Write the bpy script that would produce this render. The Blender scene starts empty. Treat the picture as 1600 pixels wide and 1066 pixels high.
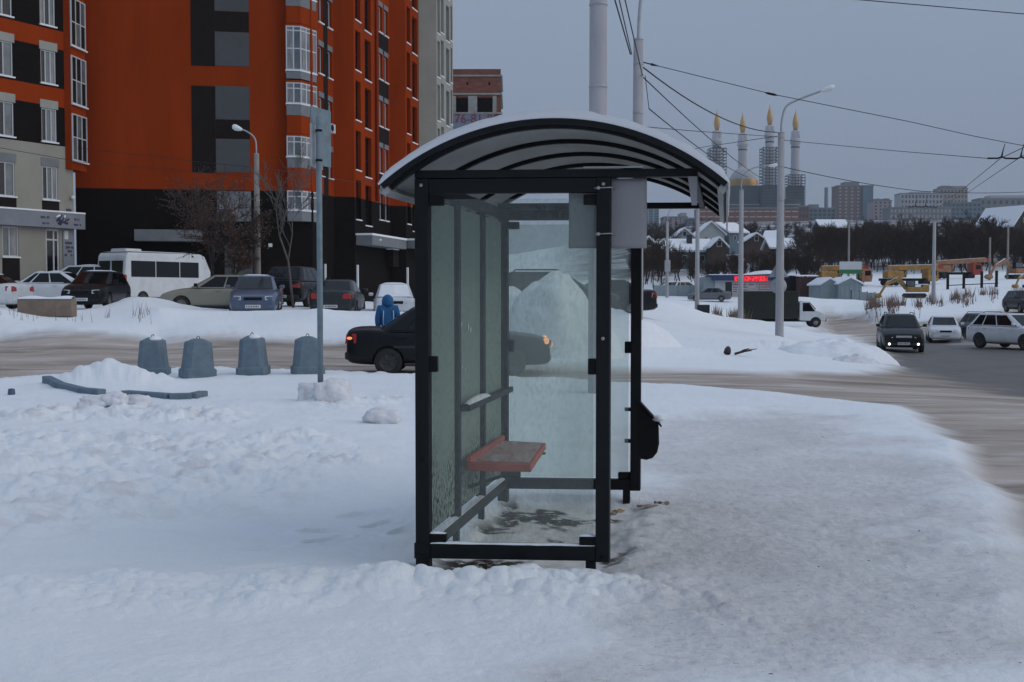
import bpy, bmesh, math, random
import numpy as np
from mathutils import Vector, Matrix
R = math.radians
random.seed(7); np.random.seed(7)
scene = bpy.context.scene
C = scene.collection

# ---------------------------------------------------------------- camera
F_PX, CX, CY, HOR = 1800.0, 800.0, 533.0, 460.0      # focal length and image centre in photo pixels
EYE = 1.6
PITCH = math.atan((CY - HOR) / F_PX)
cam = bpy.data.cameras.new('camera'); cam.sensor_width = 36.0; cam.lens = F_PX / 1600 * 36.0
cam.clip_start = 0.1; cam.clip_end = 6000
camo = bpy.data.objects.new('camera', cam); C.objects.link(camo)
camo.location = (0, 0, EYE); camo.rotation_euler = (R(90) - PITCH, 0, 0)
scene.camera = camo

# ---------------------------------------------------------------- sky, overcast winter afternoon
SUN_EL, SUN_ROT = R(26), R(105)
world = bpy.data.worlds.new('World'); scene.world = world; world.use_nodes = True
nt = world.node_tree; nt.nodes.clear()
def wn(t, **k):
    n = nt.nodes.new(t)
    for a, b in k.items(): setattr(n, a, b)
    return n
sky = wn('ShaderNodeTexSky', sky_type='NISHITA', sun_disc=False, sun_elevation=SUN_EL, sun_rotation=SUN_ROT,
         air_density=1.6, dust_density=4.0, ozone_density=2.0)
tc = wn('ShaderNodeTexCoord'); sx = wn('ShaderNodeSeparateXYZ')
nt.links.new(tc.outputs['Generated'], sx.inputs[0])
# overcast layer: luminance (1 + 2 sin h) / 3 as for a standard overcast sky, the same all the way round
clampz = wn('ShaderNodeMath', operation='MAXIMUM'); nt.links.new(sx.outputs[2], clampz.inputs[0]); clampz.inputs[1].default_value = 0
lum = wn('ShaderNodeMath', operation='MULTIPLY_ADD'); nt.links.new(clampz.outputs[0], lum.inputs[0]); lum.inputs[1].default_value = 1.05; lum.inputs[2].default_value = 1.0
nz = wn('ShaderNodeTexNoise'); nz.inputs['Scale'].default_value = 1.6; nz.inputs['Detail'].default_value = 4
nt.links.new(tc.outputs['Generated'], nz.inputs['Vector'])
nzr = wn('ShaderNodeMapRange'); nzr.inputs['To Min'].default_value = 0.93; nzr.inputs['To Max'].default_value = 1.07
nt.links.new(nz.outputs['Fac'], nzr.inputs[0])
lm2 = wn('ShaderNodeMath', operation='MULTIPLY'); nt.links.new(lum.outputs[0], lm2.inputs[0]); nt.links.new(nzr.outputs[0], lm2.inputs[1])
grey = wn('ShaderNodeVectorMath', operation='SCALE'); grey.inputs[0].default_value = (2.16, 2.66, 3.60)
nt.links.new(lm2.outputs[0], grey.inputs['Scale'])
mixs = wn('ShaderNodeMix', data_type='RGBA'); mixs.inputs[0].default_value = 0.97
nt.links.new(sky.outputs[0], mixs.inputs[6]); nt.links.new(grey.outputs[0], mixs.inputs[7])
bg = wn('ShaderNodeBackground'); bg.inputs['Strength'].default_value = 0.10
nt.links.new(mixs.outputs[2], bg.inputs[0])
out = wn('ShaderNodeOutputWorld'); nt.links.new(bg.outputs[0], out.inputs[0])

sun = bpy.data.lights.new('sun', 'SUN'); sun.energy = 1.05; sun.angle = R(70); sun.color = (1.0, 0.95, 0.86)
suno = bpy.data.objects.new('sun', sun); C.objects.link(suno)
suno.rotation_euler = (R(90) - SUN_EL, 0, R(180) - SUN_ROT)

scene.view_settings.view_transform = 'Standard'; scene.view_settings.look = 'None'
scene.view_settings.gamma = 1.0; scene.view_settings.exposure = 0.0; scene.view_settings.use_curve_mapping = False
scene.render.engine = 'CYCLES'
scene.cycles.max_bounces = 10; scene.cycles.transparent_max_bounces = 24
scene.cycles.diffuse_bounces = 3; scene.cycles.glossy_bounces = 3; scene.cycles.transmission_bounces = 4; scene.cycles.volume_bounces = 0
scene.cycles.use_denoising = True

# ---------------------------------------------------------------- helpers
_cp, _sp = math.cos(PITCH), math.sin(PITCH)
def ray(px, py):
    a = (px - CX) / F_PX; b = -(py - CY) / F_PX
    return Vector((a, _cp + b * _sp, -_sp + b * _cp))
def at(px, py, d):
    """world point seen at a photo pixel at distance d along +Y"""
    r = ray(px, py); return Vector((0, 0, EYE)) + r * (d / r.y)
def pxs(d): return F_PX / d                       # photo pixels per metre at distance d

class MB:
    """collects geometry for one mesh object"""
    def __init__(s): s.v = []; s.f = []; s.sm = []
    def add(s, verts, faces, smooth=False):
        n = len(s.v); s.v.extend([tuple(p) for p in verts]); s.f.extend([tuple(i + n for i in f) for f in faces]); s.sm.extend([smooth] * len(faces)); return s
    def box(s, c, size, rz=0.0, ry=0.0, rx=0.0, taper=1.0):
        hx, hy, hz = size[0] / 2, size[1] / 2, size[2] / 2
        vs = [(-hx, -hy, -hz), (hx, -hy, -hz), (hx, hy, -hz), (-hx, hy, -hz), (-hx * taper, -hy * taper, hz), (hx * taper, -hy * taper, hz), (hx * taper, hy * taper, hz), (-hx * taper, hy * taper, hz)]
        if rz or ry or rx:
            m = Matrix.Rotation(rz, 3, 'Z') @ Matrix.Rotation(ry, 3, 'Y') @ Matrix.Rotation(rx, 3, 'X')
            vs = [m @ Vector(q) for q in vs]
        return s.add([(q[0] + c[0], q[1] + c[1], q[2] + c[2]) for q in vs], [(3, 2, 1, 0), (4, 5, 6, 7), (0, 1, 5, 4), (1, 2, 6, 5), (2, 3, 7, 6), (3, 0, 4, 7)])
    def bb(s, x0, x1, y0, y1, z0, z1): return s.box(((x0 + x1) / 2, (y0 + y1) / 2, (z0 + z1) / 2), (abs(x1 - x0), abs(y1 - y0), abs(z1 - z0)))
    def hexa(s, p):       # 8 points: bottom ring 4, top ring 4
        return s.add(p, [(3, 2, 1, 0), (4, 5, 6, 7), (0, 1, 5, 4), (1, 2, 6, 5), (2, 3, 7, 6), (3, 0, 4, 7)])
    def bar(s, p, q, w, h, up=(0, 0, 1)):
        p, q = Vector(p), Vector(q); d = (q - p).normalized(); u = Vector(up)
        x = d.cross(u)
        if x.length < 1e-4: x = d.cross(Vector((1, 0, 0)))
        x.normalize(); u = x.cross(d).normalized(); x *= w / 2; u *= h / 2
        return s.hexa([p - x - u, p + x - u, q + x - u, q - x - u, p - x + u, p + x + u, q + x + u, q - x + u])
    def tube(s, path, r, n=8, cap=True, smooth=True):
        path = [Vector(q) for q in path]; m = len(path)
        rs = r if isinstance(r, (list, tuple)) else [r] * m
        vs = []; fs = []; px_ = None
        for i, p in enumerate(path):
            d = (path[min(i + 1, m - 1)] - path[max(i - 1, 0)]).normalized()
            if px_ is None:
                a = Vector((0, 0, 1)) if abs(d.z) < 0.9 else Vector((1, 0, 0))
                x = d.cross(a).normalized()
            else:
                x = (px_ - d * px_.dot(d)).normalized()
            px_ = x; y = d.cross(x)
            for k in range(n):
                t = 2 * math.pi * k / n; vs.append(p + (x * math.cos(t) + y * math.sin(t)) * rs[i])
        for i in range(m - 1):
            for k in range(n):
                a = i * n + k; b = i * n + (k + 1) % n; fs.append((a, b, b + n, a + n))
        s.add(vs, fs, smooth)
        if cap: s.add(vs[:n], [tuple(range(n))[::-1]]); s.add(vs[-n:], [tuple(range(n))])
        return s
    def lathe(s, prof, n=16, c=(0, 0, 0), smooth=True, cap=True):
        vs = []; fs = []
        for r, z in prof:
            for k in range(n):
                t = 2 * math.pi * k / n; vs.append((c[0] + r * math.cos(t), c[1] + r * math.sin(t), c[2] + z))
        for i in range(len(prof) - 1):
            for k in range(n):
                a = i * n + k; b = i * n + (k + 1) % n; fs.append((a, b, b + n, a + n))
        s.add(vs, fs, smooth)
        if cap: s.add(vs[:n], [tuple(range(n))[::-1]]); s.add(vs[-n:], [tuple(range(n))])
        return s
    def prism(s, poly, vec, smooth=False):          # poly: 3D points, extruded by vec
        n = len(poly); vec = Vector(vec); a = [Vector(q) for q in poly]; b = [q + vec for q in a]
        s.add(a + b, [tuple(range(n))[::-1], tuple(range(n, 2 * n))])
        s.add(a + b, [(i, (i + 1) % n, n + (i + 1) % n, n + i) for i in range(n)], smooth); return s
    def grid(s, fn, nu, nv, smooth=True, closed_u=False):
        vs = [fn(i / nu, j / nv) for j in range(nv + 1) for i in range(nu + 1)]
        fs = [(j * (nu + 1) + i, j * (nu + 1) + i + 1, (j + 1) * (nu + 1) + i + 1, (j + 1) * (nu + 1) + i) for j in range(nv) for i in range(nu)]
        return s.add(vs, fs, smooth)
    def xform(s, m): s.v = [tuple(m @ Vector(q)) for q in s.v]; return s
    def mesh(s, name):
        me = bpy.data.meshes.new(name); me.from_pydata(s.v, [], s.f)
        me.polygons.foreach_set('use_smooth', s.sm)
        bm = bmesh.new(); bm.from_mesh(me); bmesh.ops.remove_doubles(bm, verts=bm.verts, dist=1e-5)
        bmesh.ops.recalc_face_normals(bm, faces=bm.faces); bm.to_mesh(me); bm.free(); return me
    def build(s, name, mat, parent=None, bevel=0.0, sub=0):
        me = s.mesh(name)
        if mat: me.materials.append(MAT[mat] if isinstance(mat, str) else mat)
        o = bpy.data.objects.new(name, me); C.objects.link(o)
        if parent is not None: o.parent = parent
        if bevel:
            b = o.modifiers.new('bevel', 'BEVEL'); b.width = bevel; b.segments = 2; b.limit_method = 'ANGLE'; b.angle_limit = R(35)
        if sub:
            b = o.modifiers.new('sub', 'SUBSURF'); b.levels = sub; b.render_levels = sub
        return o
def link(me, name, parent=None, loc=None, rz=0):
    o = bpy.data.objects.new(name, me); C.objects.link(o)
    if parent is not None: o.parent = parent
    if loc is not None: o.location = loc
    if rz: o.rotation_euler.z = rz
    return o
def tag(o, label=None, cat=None, group=None, kind=None):
    if label: o['label'] = label
    if cat: o['category'] = cat
    if group: o['group'] = group
    if kind: o['kind'] = kind
    return o
def empty(name, loc, rz=0.0, label=None, cat=None, group=None):
    o = bpy.data.objects.new(name, None); C.objects.link(o); o.location = loc; o.rotation_euler.z = rz
    o.empty_display_size = 0.1
    return tag(o, label, cat, group)
def copy_tree(o, parent=None):
    kids = [k for k in o.children]
    c = o.copy(); C.objects.link(c)
    if parent is not None: c.parent = parent
    for k in kids: copy_tree(k, c)
    return c
def bake(o):
    """apply modifiers of a temporary object and return its mesh"""
    dg = bpy.context.evaluated_depsgraph_get(); dg.update()
    me = bpy.data.meshes.new_from_object(o.evaluated_get(dg)); return me
def text_mesh(s, size, extr=0.01):
    cu = bpy.data.curves.new('t', 'FONT'); cu.body = s; cu.size = size; cu.extrude = extr; cu.align_x = 'CENTER'; cu.align_y = 'CENTER'
    o = bpy.data.objects.new('t', cu); C.objects.link(o); me = bake(o); bpy.data.objects.remove(o); return me

# ---------------------------------------------------------------- materials
MAT = {}
def mat(name, col, rough=0.7, var=0.12, scale=4.0, bump=0.0, metal=0.0, spec=0.4, emit=None, stretch=(1, 1, 1), col2=None, f2=0.5, coat=0.0, bscale=None):
    m = bpy.data.materials.new(name); m.use_nodes = True; t = m.node_tree; b = t.nodes['Principled BSDF']
    b.inputs['Roughness'].default_value = rough; b.inputs['Metallic'].default_value = metal; b.inputs['Specular IOR Level'].default_value = spec
    if coat: b.inputs['Coat Weight'].default_value = coat; b.inputs['Coat Roughness'].default_value = 0.12
    if emit: b.inputs['Emission Color'].default_value = (*emit[0], 1); b.inputs['Emission Strength'].default_value = emit[1]
    tcn = t.nodes.new('ShaderNodeTexCoord'); mp = t.nodes.new('ShaderNodeMapping'); mp.inputs['Scale'].default_value = stretch
    t.links.new(tcn.outputs['Object'], mp.inputs[0])
    n = t.nodes.new('ShaderNodeTexNoise'); n.inputs['Scale'].default_value = scale; n.inputs['Detail'].default_value = 6; n.inputs['Roughness'].default_value = 0.65
    t.links.new(mp.outputs[0], n.inputs['Vector'])
    mx = t.nodes.new('ShaderNodeMix'); mx.data_type = 'RGBA'
    if col2 is None:
        c1 = [max(0, c * (1 - var)) for c in col]; c2 = [min(1, c * (1 + var)) for c in col]
    else: c1, c2 = col, col2
    mx.inputs[6].default_value = (*c1, 1); mx.inputs[7].default_value = (*c2, 1)
    mr = t.nodes.new('ShaderNodeMapRange'); mr.inputs['From Min'].default_value = f2 - 0.18; mr.inputs['From Max'].default_value = f2 + 0.18
    t.links.new(n.outputs['Fac'], mr.inputs[0]); t.links.new(mr.outputs[0], mx.inputs[0]); t.links.new(mx.outputs[2], b.inputs['Base Color'])
    if bump:
        bp = t.nodes.new('ShaderNodeBump'); bp.inputs['Strength'].default_value = bump; bp.inputs['Distance'].default_value = 0.02
        if bscale:
            n2 = t.nodes.new('ShaderNodeTexNoise'); n2.inputs['Scale'].default_value = bscale; n2.inputs['Detail'].default_value = 5
            t.links.new(mp.outputs[0], n2.inputs['Vector']); t.links.new(n2.outputs['Fac'], bp.inputs['Height'])
        else: t.links.new(n.outputs['Fac'], bp.inputs['Height'])
        t.links.new(bp.outputs[0], b.inputs['Normal'])
    MAT[name] = m; return m
SNOW = (0.81, 0.83, 0.85)
mat('snow', SNOW, 0.85, 0.04, 6, 0.25, bscale=25, spec=0.2)
mat('snow_dirty', (0.58, 0.56, 0.545), 0.85, 0.2, 5, 0.5, bscale=20, spec=0.2, col2=(0.76, 0.77, 0.80), f2=0.42)
mat('frame', (0.0050, 0.0062, 0.0072), 0.55, 0.35, 9, 0.1, spec=0.22)
mat('frame_worn', (0.020, 0.023, 0.024), 0.6, 0.35, 7, 0.1, spec=0.25)
mat('black', (0.005, 0.005, 0.0055), 0.65, 0.3, 8, spec=0.2)
mat('concrete', (0.36, 0.355, 0.37), 0.85, 0.13, 3, 0.2, stretch=(1, 1, 0.25), bscale=30)
mat('concrete_old', (0.24, 0.22, 0.20), 0.9, 0.3, 2.5, 0.3, stretch=(1, 1, 0.3))
mat('galv', (0.36, 0.38, 0.40), 0.5, 0.12, 5, metal=0.3)
mat('postpaint', (0.16, 0.21, 0.24), 0.55, 0.2, 6)
mat('blockpaint', (0.135, 0.185, 0.225), 0.8, 0.16, 4, 0.3, bscale=22)
mat('wire', (0.02, 0.021, 0.024), 0.7, 0.1)
mat('glass_dark', (0.008, 0.010, 0.012), 0.08, 0.1, spec=0.4)
mat('glass_grey', (0.10, 0.12, 0.13), 0.12, 0.35, 1.2, spec=0.6)
mat('white_frame', (0.52, 0.53, 0.55), 0.5, 0.06)
mat('lamp_white', (0.75, 0.77, 0.78), 0.35, 0.05)
mat('tyre', (0.022, 0.021, 0.021), 0.85, 0.3, 10)
mat('rim', (0.20, 0.20, 0.20), 0.45, 0.3, 6, metal=0.5)
mat('rim_dark', (0.05, 0.048, 0.045), 0.6, 0.3, 6)
mat('plate', (0.62, 0.63, 0.64), 0.5, 0.05)
mat('text_dark', (0.05, 0.05, 0.06), 0.6, 0.1)
mat('redlight', (0.35, 0.02, 0.02), 0.2, 0.2, spec=0.6)
mat('redlit', (0.5, 0.06, 0.03), 0.3, 0.1, emit=((1.0, 0.25, 0.08), 1.2))
mat('headlamp', (0.45, 0.48, 0.52), 0.15, 0.2, 20, spec=0.7)
mat('headlit', (0.9, 0.9, 0.9), 0.2, 0.05, emit=((1.0, 0.95, 0.85), 3.0))
mat('amberlit', (0.8, 0.4, 0.2), 0.3, 0.05, emit=((1.0, 0.42, 0.18), 1.1))
mat('bark', (0.055, 0.045, 0.040), 0.9, 0.3, 8)
mat('bark_grey', (0.11, 0.10, 0.095), 0.9, 0.3, 8)
mat('twig', (0.026, 0.018, 0.014), 0.95, 0.4, 0.05, spec=0.1, col2=(0.085, 0.056, 0.042), f2=0.52)
mat('leaf_dead', (0.105, 0.052, 0.032), 0.8, 0.4, 3)
# ---------------------------------------------------------------- terrain
def hash2(ix, iy, seed):
    h = (ix.astype(np.int64) * 374761393 + iy.astype(np.int64) * 668265263 + seed * 1442695041) & 0xffffffff
    h = ((h ^ (h >> 13)) * 1274126177) & 0xffffffff
    return ((h ^ (h >> 16)) & 0xffff) / 65535.0
def vnoise(x, y, seed=0):
    ix = np.floor(x); iy = np.floor(y); fx = x - ix; fy = y - iy
    ux = fx * fx * fx * (fx * (fx * 6 - 15) + 10); uy = fy * fy * fy * (fy * (fy * 6 - 15) + 10)
    a = hash2(ix, iy, seed); b = hash2(ix + 1, iy, seed); c = hash2(ix, iy + 1, seed); d = hash2(ix + 1, iy + 1, seed)
    return (a + (b - a) * ux) * (1 - uy) + (c + (d - c) * ux) * uy
def fbm(x, y, oct=4, seed=0, gain=0.5):
    s = 0; a = 1; t = 0
    for i in range(oct):
        s = s + a * (vnoise(x, y, seed + i * 17) - 0.5); t += a; a *= gain; x = x * 2.03 + 11.3; y = y * 2.03 + 4.7
    return s / t
def lumps(x, y, cell, seed=0):
    """rounded clods: max over jittered cells of a dome, 0..1"""
    x = x / cell; y = y / cell; ix = np.floor(x); iy = np.floor(y); best = np.zeros_like(x)
    for dx in (-1, 0, 1):
        for dy in (-1, 0, 1):
            jx = ix + dx; jy = iy + dy
            cx = jx + 0.15 + 0.7 * hash2(jx, jy, seed); cy = jy + 0.15 + 0.7 * hash2(jx, jy, seed + 5); r = 0.25 + 0.45 * hash2(jx, jy, seed + 9)
            q = 1 - ((x - cx) ** 2 + (y - cy) ** 2) / (r * r)
            best = np.maximum(best, np.sqrt(np.maximum(q, 0)) * r / 0.7)
    return best
CP = []                                           # control heights: photo column, distance, height
for px in (-900, -300, 0, 400, 800, 1200, 1600, 2100): CP += [(px, 1.0, 0), (px, 3, 0), (px, 6, 0), (px, 10, 0), (px, 16, 0.0 if px < 1500 else -0.04)]
for px in (-900, -300, 0, 250, 500): CP += [(px, 22, 0), (px, 27, 0.08), (px, 33.0, 0.33), (px, 36.0, 1.22), (px, 38, 1.08), (px, 41, 0.95), (px, 46, 1.02), (px, 51, 1.08), (px, 56, 1.35), (px, 63, 1.35), (px, 120, 2), (px, 400, 8), (px, 800, 20), (px, 3000, 30)]
CP += [(650, 24, 0), (650, 29, 0.12), (650, 33, 0.35), (650, 36, 1.1), (650, 41, 0.85), (650, 63, 1.0), (750, 24, 0), (800, 36, 0.8), (800, 41, 0.8), (800, 60, 1.0), (800, 120, 1.5), (800, 400, 9), (800, 800, 22), (800, 3000, 35),
       (950, 20, 0), (950, 25.5, 0), (1000, 40, 0.45), (1000, 46, 0.7), (1000, 60, 0.75), (1000, 31, 0.0),
       (1100, 25.5, 0), (1100, 31, 0.02), (1110, 48, 0.05), (1060, 70, 0.35), (1218, 48, -0.13), (1157, 74, -0.24), (1089, 92, 0.07), (1042, 126, 1.25), (1040, 105, 0.8),
       (1200, 20, 0), (1200, 25, -0.03), (1200, 33, -0.08), (1300, 25, -0.10), (1300, 33, -0.25), (1250, 48, -0.55), (1300, 48, -0.75),
       (1400, 20, -0.08), (1400, 25, -0.16), (1400, 33, -0.42), (1600, 20, -0.15), (1600, 28, -0.42), (1600, 40, -0.75), (2100, 28, -0.4),
       (1400, 44, -0.78), (1400, 55, -0.95), (1600, 55, -0.95), (2100, 55, -1.0), (1470, 66, -1.0), (1350, 66, -1.1), (1230, 62, -0.75), (1200, 80, -0.9), (1220, 95, -1.26), (1290, 95, -1.3), (1350, 85, -1.2), (1150, 95, -0.75),
       (1540, 72, -0.75), (1590, 90, 0.25), (1800, 90, 0.8), (1600, 120, 1.9), (2100, 120, 3.0), (1458, 108, 0.1), (1450, 90, -0.55), (1420, 115, 1.1), (1500, 115, 1.25), (1300, 130, 1.35), (1130, 130, 1.5), (1340, 115, 0.75), (1250, 112, 0.2), (1160, 112, 0.2), (1080, 126, 1.1),
       (1000, 150, 1.9), (1200, 150, 2.3), (1400, 150, 2.7), (1600, 150, 3.6), (2100, 150, 5)]
for px in (1000, 1200, 1400, 1600, 2100): CP += [(px, 200, 5.6 + (px - 1000) * 0.002), (px, 300, 12.5 + (px - 1000) * 0.005), (px, 450, 26 + (px - 1000) * 0.005), (px, 800, 50), (px, 1100, 54), (px, 3000, 60)]
_cp_ = np.array(CP, float)
def _uv(u, y): return u * 2.2, np.log(np.maximum(y, 0.5))
_cu, _cv = _uv((_cp_[:, 0] - CX) / F_PX, _cp_[:, 1])
_K = np.sqrt((_cu[:, None] - _cu[None]) ** 2 + (_cv[:, None] - _cv[None]) ** 2) + np.eye(len(_cu)) * -0.004
_W = np.linalg.solve(np.block([[_K, np.ones((len(_cu), 1))], [np.ones((1, len(_cu))), np.zeros((1, 1))]]), np.concatenate([_cp_[:, 2], [0]]))
def macro(x, y):
    x = np.asarray(x, float); y = np.asarray(y, float)
    r = np.maximum(np.hypot(x, y), 0.5); yy = np.maximum(y, 0.5 * r)
    u, v = _uv(np.clip(x / yy, -1.2, 1.2), yy)
    s = np.full(u.shape, _W[-1])
    for i in range(len(_cu)): s = s + _W[i] * np.sqrt((u - _cu[i]) ** 2 + (v - _cv[i]) ** 2)
    near = np.clip((r - 14) / 8, 0, 1); return s * near
def hit(px, py, dmin=2.0, dmax=900.0):
    """where the ray through a photo pixel meets the smooth terrain"""
    r = ray(px, py); d = np.exp(np.linspace(math.log(dmin), math.log(dmax), 1500))
    x = r.x / r.y * d; z = EYE + r.z / r.y * d; g = macro(x, d); k = np.argmax(z < g)
    return (float(x[k]), float(d[k]))
def poly_px(pts): return np.array([hit(*p) for p in pts])
def sdist(P, x, y):
    """signed distance to a closed polygon, negative inside"""
    n = len(P); best = np.full(x.shape, 1e9); ins = np.zeros(x.shape, bool)
    for i in range(n):
        ax, ay = P[i]; bx, by = P[(i + 1) % n]; ex, ey = bx - ax, by - ay
        t = np.clip(((x - ax) * ex + (y - ay) * ey) / (ex * ex + ey * ey + 1e-9), 0, 1)
        best = np.minimum(best, (x - ax - t * ex) ** 2 + (y - ay - t * ey) ** 2)
        c = ((ay > y) != (by > y)) & (x < ex * (y - ay) / (ey if abs(ey) > 1e-9 else 1e-9) + ax); ins ^= c
    best = np.sqrt(best); return np.where(ins, -best, best)
def sstep(a, b, t): t = np.clip((t - a) / (b - a), 0, 1); return t * t * (3 - 2 * t)

ROAD = poly_px([(-500, 600), (-200, 596), (0, 590), (150, 583), (300, 576), (500, 578), (650, 583), (820, 590), (1000, 598), (1150, 606), (1300, 622), (1385, 629), (1450, 660), (1510, 705), (1560, 770), (1600, 850), (1660, 1000),
                (2300, 1000), (2300, 520), (1800, 480), (1600, 474), (1560, 486), (1470, 500), (1380, 503), (1290, 488), (1272, 496), (1285, 520), (1330, 522), (1372, 545), (1398, 572), (1330, 580), (1200, 580), (1000, 574), (820, 567), (700, 548), (560, 532), (300, 528), (0, 527), (-500, 522)])
ASPH = poly_px([(1352, 538), (1400, 566), (1450, 580), (1600, 607), (2000, 660), (2000, 560), (1640, 548), (1600, 541), (1520, 537), (1440, 524), (1405, 520)])
PATH = np.array([hit(*p) for p in [(940, 905), (955, 780), (1000, 700), (1060, 655), (1200, 640), (1330, 650), (1400, 690), (1480, 770), (1580, 900), (1700, 1066), (900, 1066), (1010, 960)]])
INSIDE = np.array([(-0.50, 6.5), (0.56, 6.45), (1.0, 8.9), (-0.06, 9.05)])
BERM = poly_px([(1000, 606), (1150, 615), (1300, 632), (1380, 640), (1440, 675), (1500, 725), (1560, 805), (1640, 960)])
def pl_dist(P, x, y):
    best = np.full(x.shape, 1e9)
    for i in range(len(P) - 1):
        ax, ay = P[i]; bx, by = P[i + 1]; ex, ey = bx - ax, by - ay
        t = np.clip(((x - ax) * ex + (y - ay) * ey) / (ex * ex + ey * ey + 1e-9), 0, 1)
        best = np.minimum(best, (x - ax - t * ex) ** 2 + (y - ay - t * ey) ** 2)
    return np.sqrt(best)
FRONT = np.array([(-9, 6.6), (-3.0, 6.15), (-1.6, 6.2), (-0.6, 6.25), (0.1, 6.25), (0.45, 6.2), (1.0, 6.0), (1.6, 5.0), (2.0, 3.5)])
HEAPS = []                                                          # (x, y, rx, ry, height)
for px, d, rx, ry, h in [(735, 30.5, 2.0, 1.5, 0.35), (960, 31, 2.2, 1.6, 0.3),
                         (1030, 58, 3.2, 4, 0.75), (1075, 74, 4, 4, 0.55), (1195, 60, 3.0, 3.0, 0.62), (1262, 36, 2.2, 2, 0.18),
                         (1275, 92, 3, 3, 0.4), (1195, 84, 3, 3, 0.5), (1290, 112, 5, 3, 0.9), (1220, 112, 4, 3, 0.4), (1345, 100, 6, 4, 0.5), (1410, 100, 6, 4, 0.6), (1540, 108, 8, 4, 0.7), (1470, 104, 5, 4, 0.4),
                         (232, 43.5, 1.5, 1.3, 0.6), (165, 20.7, 0.7, 0.6, 0.26), (215, 20.2, 0.7, 0.5, 0.15), (120, 20.2, 0.8, 0.5, 0.12)]:
    HEAPS.append(((px - CX) / F_PX * d, d, rx, ry, h))
def height(x, y):
    z = macro(x, y); r = np.hypot(x, y)
    w = fbm(x * 0.9, y * 0.9, 3, 3)
    sd = sdist(ROAD, x, y) + w * np.clip(r * 0.035, 0.25, 3.0)
    road = sstep(0.35, -0.35, sd / np.clip(r / 20, 0.6, 4))
    sp = sdist(PATH, x, y) + fbm(x * 0.9, y * 0.9, 5, 31, 0.65) * 2.2
    path = sstep(0.7, -0.7, sp) * (1 - road); sinside = sdist(INSIDE, x, y) + fbm(x * 4, y * 4, 3, 77) * 0.25
    inside = sstep(0.12, -0.10, sinside)
    z = z - (0.05 + 0.05 * sstep(18, 24, r)) * road - 0.015 * path - 0.05 * inside
    loose = (1 - road) * (1 - path) * (1 - inside)
    for hx, hy, rx, ry, h in HEAPS:
        wob = 1 + 0.5 * fbm(x * 1.3 / max(rx, 0.5), y * 1.3 / max(rx, 0.5), 3, int(abs(hx * 31)) % 900)
        q = ((x - hx) / rx) ** 2 + ((y - hy) / ry) ** 2; z = z + h * np.exp(-q * 1.1) * wob * (1 - 0.9 * road)
    far = np.clip(r / 60, 0, 1)
    z = z + loose * (fbm(x * 0.45, y * 0.45, 4, 5) * (0.14 - 0.08 * sstep(0.5, 2.0, x)) + fbm(x * 0.11, y * 0.11, 3, 8) * 0.28 * far)
    # churned, ploughed snow on the left, plus the line of clods before the shelter
    ch = sstep(9.5, 11.0, y + fbm(x * 0.5, y * 0.5, 3, 41) * 4) * sstep(18.6, 16.8, y + fbm(x * 0.6, y * 0.6, 3, 43) * 4) * sstep(-0.9, -2.0, x + fbm(y * 0.5, x * 0.5, 2, 47) * 1.5)
    ch = ch * (0.12 + 0.88 * sstep(-0.08, 0.14, fbm(x * 0.45, y * 0.6, 4, 51)))
    ch2 = sstep(3.8, 2.6, np.hypot((x + 5.3) * 0.9, (y - 10.3))) * 0.7
    ch = np.clip(np.maximum(ch, ch2), 0, 1) * loose
    edge = np.exp(-(sd / 0.9) ** 2) * (r < 60) * (x < -1) * 0.4
    ch = np.maximum(ch, edge * loose)
    cl = lumps(x, y, 0.42, 3) * 0.6 + lumps(x, y, 0.2, 4) * 0.42 + lumps(x, y, 0.09, 6) * 0.2
    z = z + ch * (cl * 0.13 + fbm(x * 1.6, y * 1.6, 4, 61) * 0.14 - np.abs(fbm(x * 3.1, y * 3.1, 4, 63)) * 0.16 + 0.02)
    hz = np.zeros_like(x)
    for hx, hy, rx, ry, h in HEAPS:
        if hy < 40: hz = np.maximum(hz, np.exp(-(((x - hx) / rx) ** 2 + ((y - hy) / ry) ** 2) * 1.1))
    z = z + hz * (1 - road) * (lumps(x, y, 0.35, 13) * 0.09 + lumps(x, y, 0.16, 14) * 0.06)
    df = pl_dist(FRONT, x, y) + fbm(x * 1.2, y * 1.2, 3, 71) * 0.5
    ridge = np.exp(-(df / 0.34) ** 2) * (1 - 0.6 * sstep(0.7, 1.4, x))
    near_sh = sstep(-2.2, -0.7, x) * sstep(1.6, 0.9, x)
    z = z + ridge * (0.03 + 0.015 * near_sh + near_sh * 0.05 * lumps(x, y, 0.17, 21) + 0.04 * lumps(x, y, 0.55, 22) + 0.02 * lumps(x, y, 0.09, 23)) * (1 - 0.85 * inside)
    bowl = np.exp(-(((x + 1.55) / 1.3) ** 2 + ((y - 8.2) / 1.3) ** 2)); z = z - 0.07 * bowl * loose
    for fx, fy, fa in [(-1.15, 8.7, 0.4), (-1.35, 8.15, 0.2), (-0.95, 8.25, 0.9), (-1.6, 7.4, 0.1), (-0.75, 7.9, 1.2), (-1.25, 7.7, 0.7), (-2.6, 8.4, 0.2), (-1.45, 6.75, 0.1)]:
        ca, sa = math.cos(fa), math.sin(fa); u = (x - fx) * ca + (y - fy) * sa; v = -(x - fx) * sa + (y - fy) * ca
        q = (u / 0.15) ** 2 + (v / 0.07) ** 2; z = z - 0.055 * np.exp(-q ** 2) + 0.016 * np.exp(-((np.sqrt(q) - 1.35) / 0.3) ** 2)
    db = pl_dist(BERM, x, y) + fbm(x * 0.8, y * 0.8, 3, 81) * 0.5
    z = z + 0.045 * np.exp(-(db / 0.6) ** 2) * (1 - road) * (1 + 0.8 * fbm(x * 2.5, y * 2.5, 3, 83))
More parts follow.
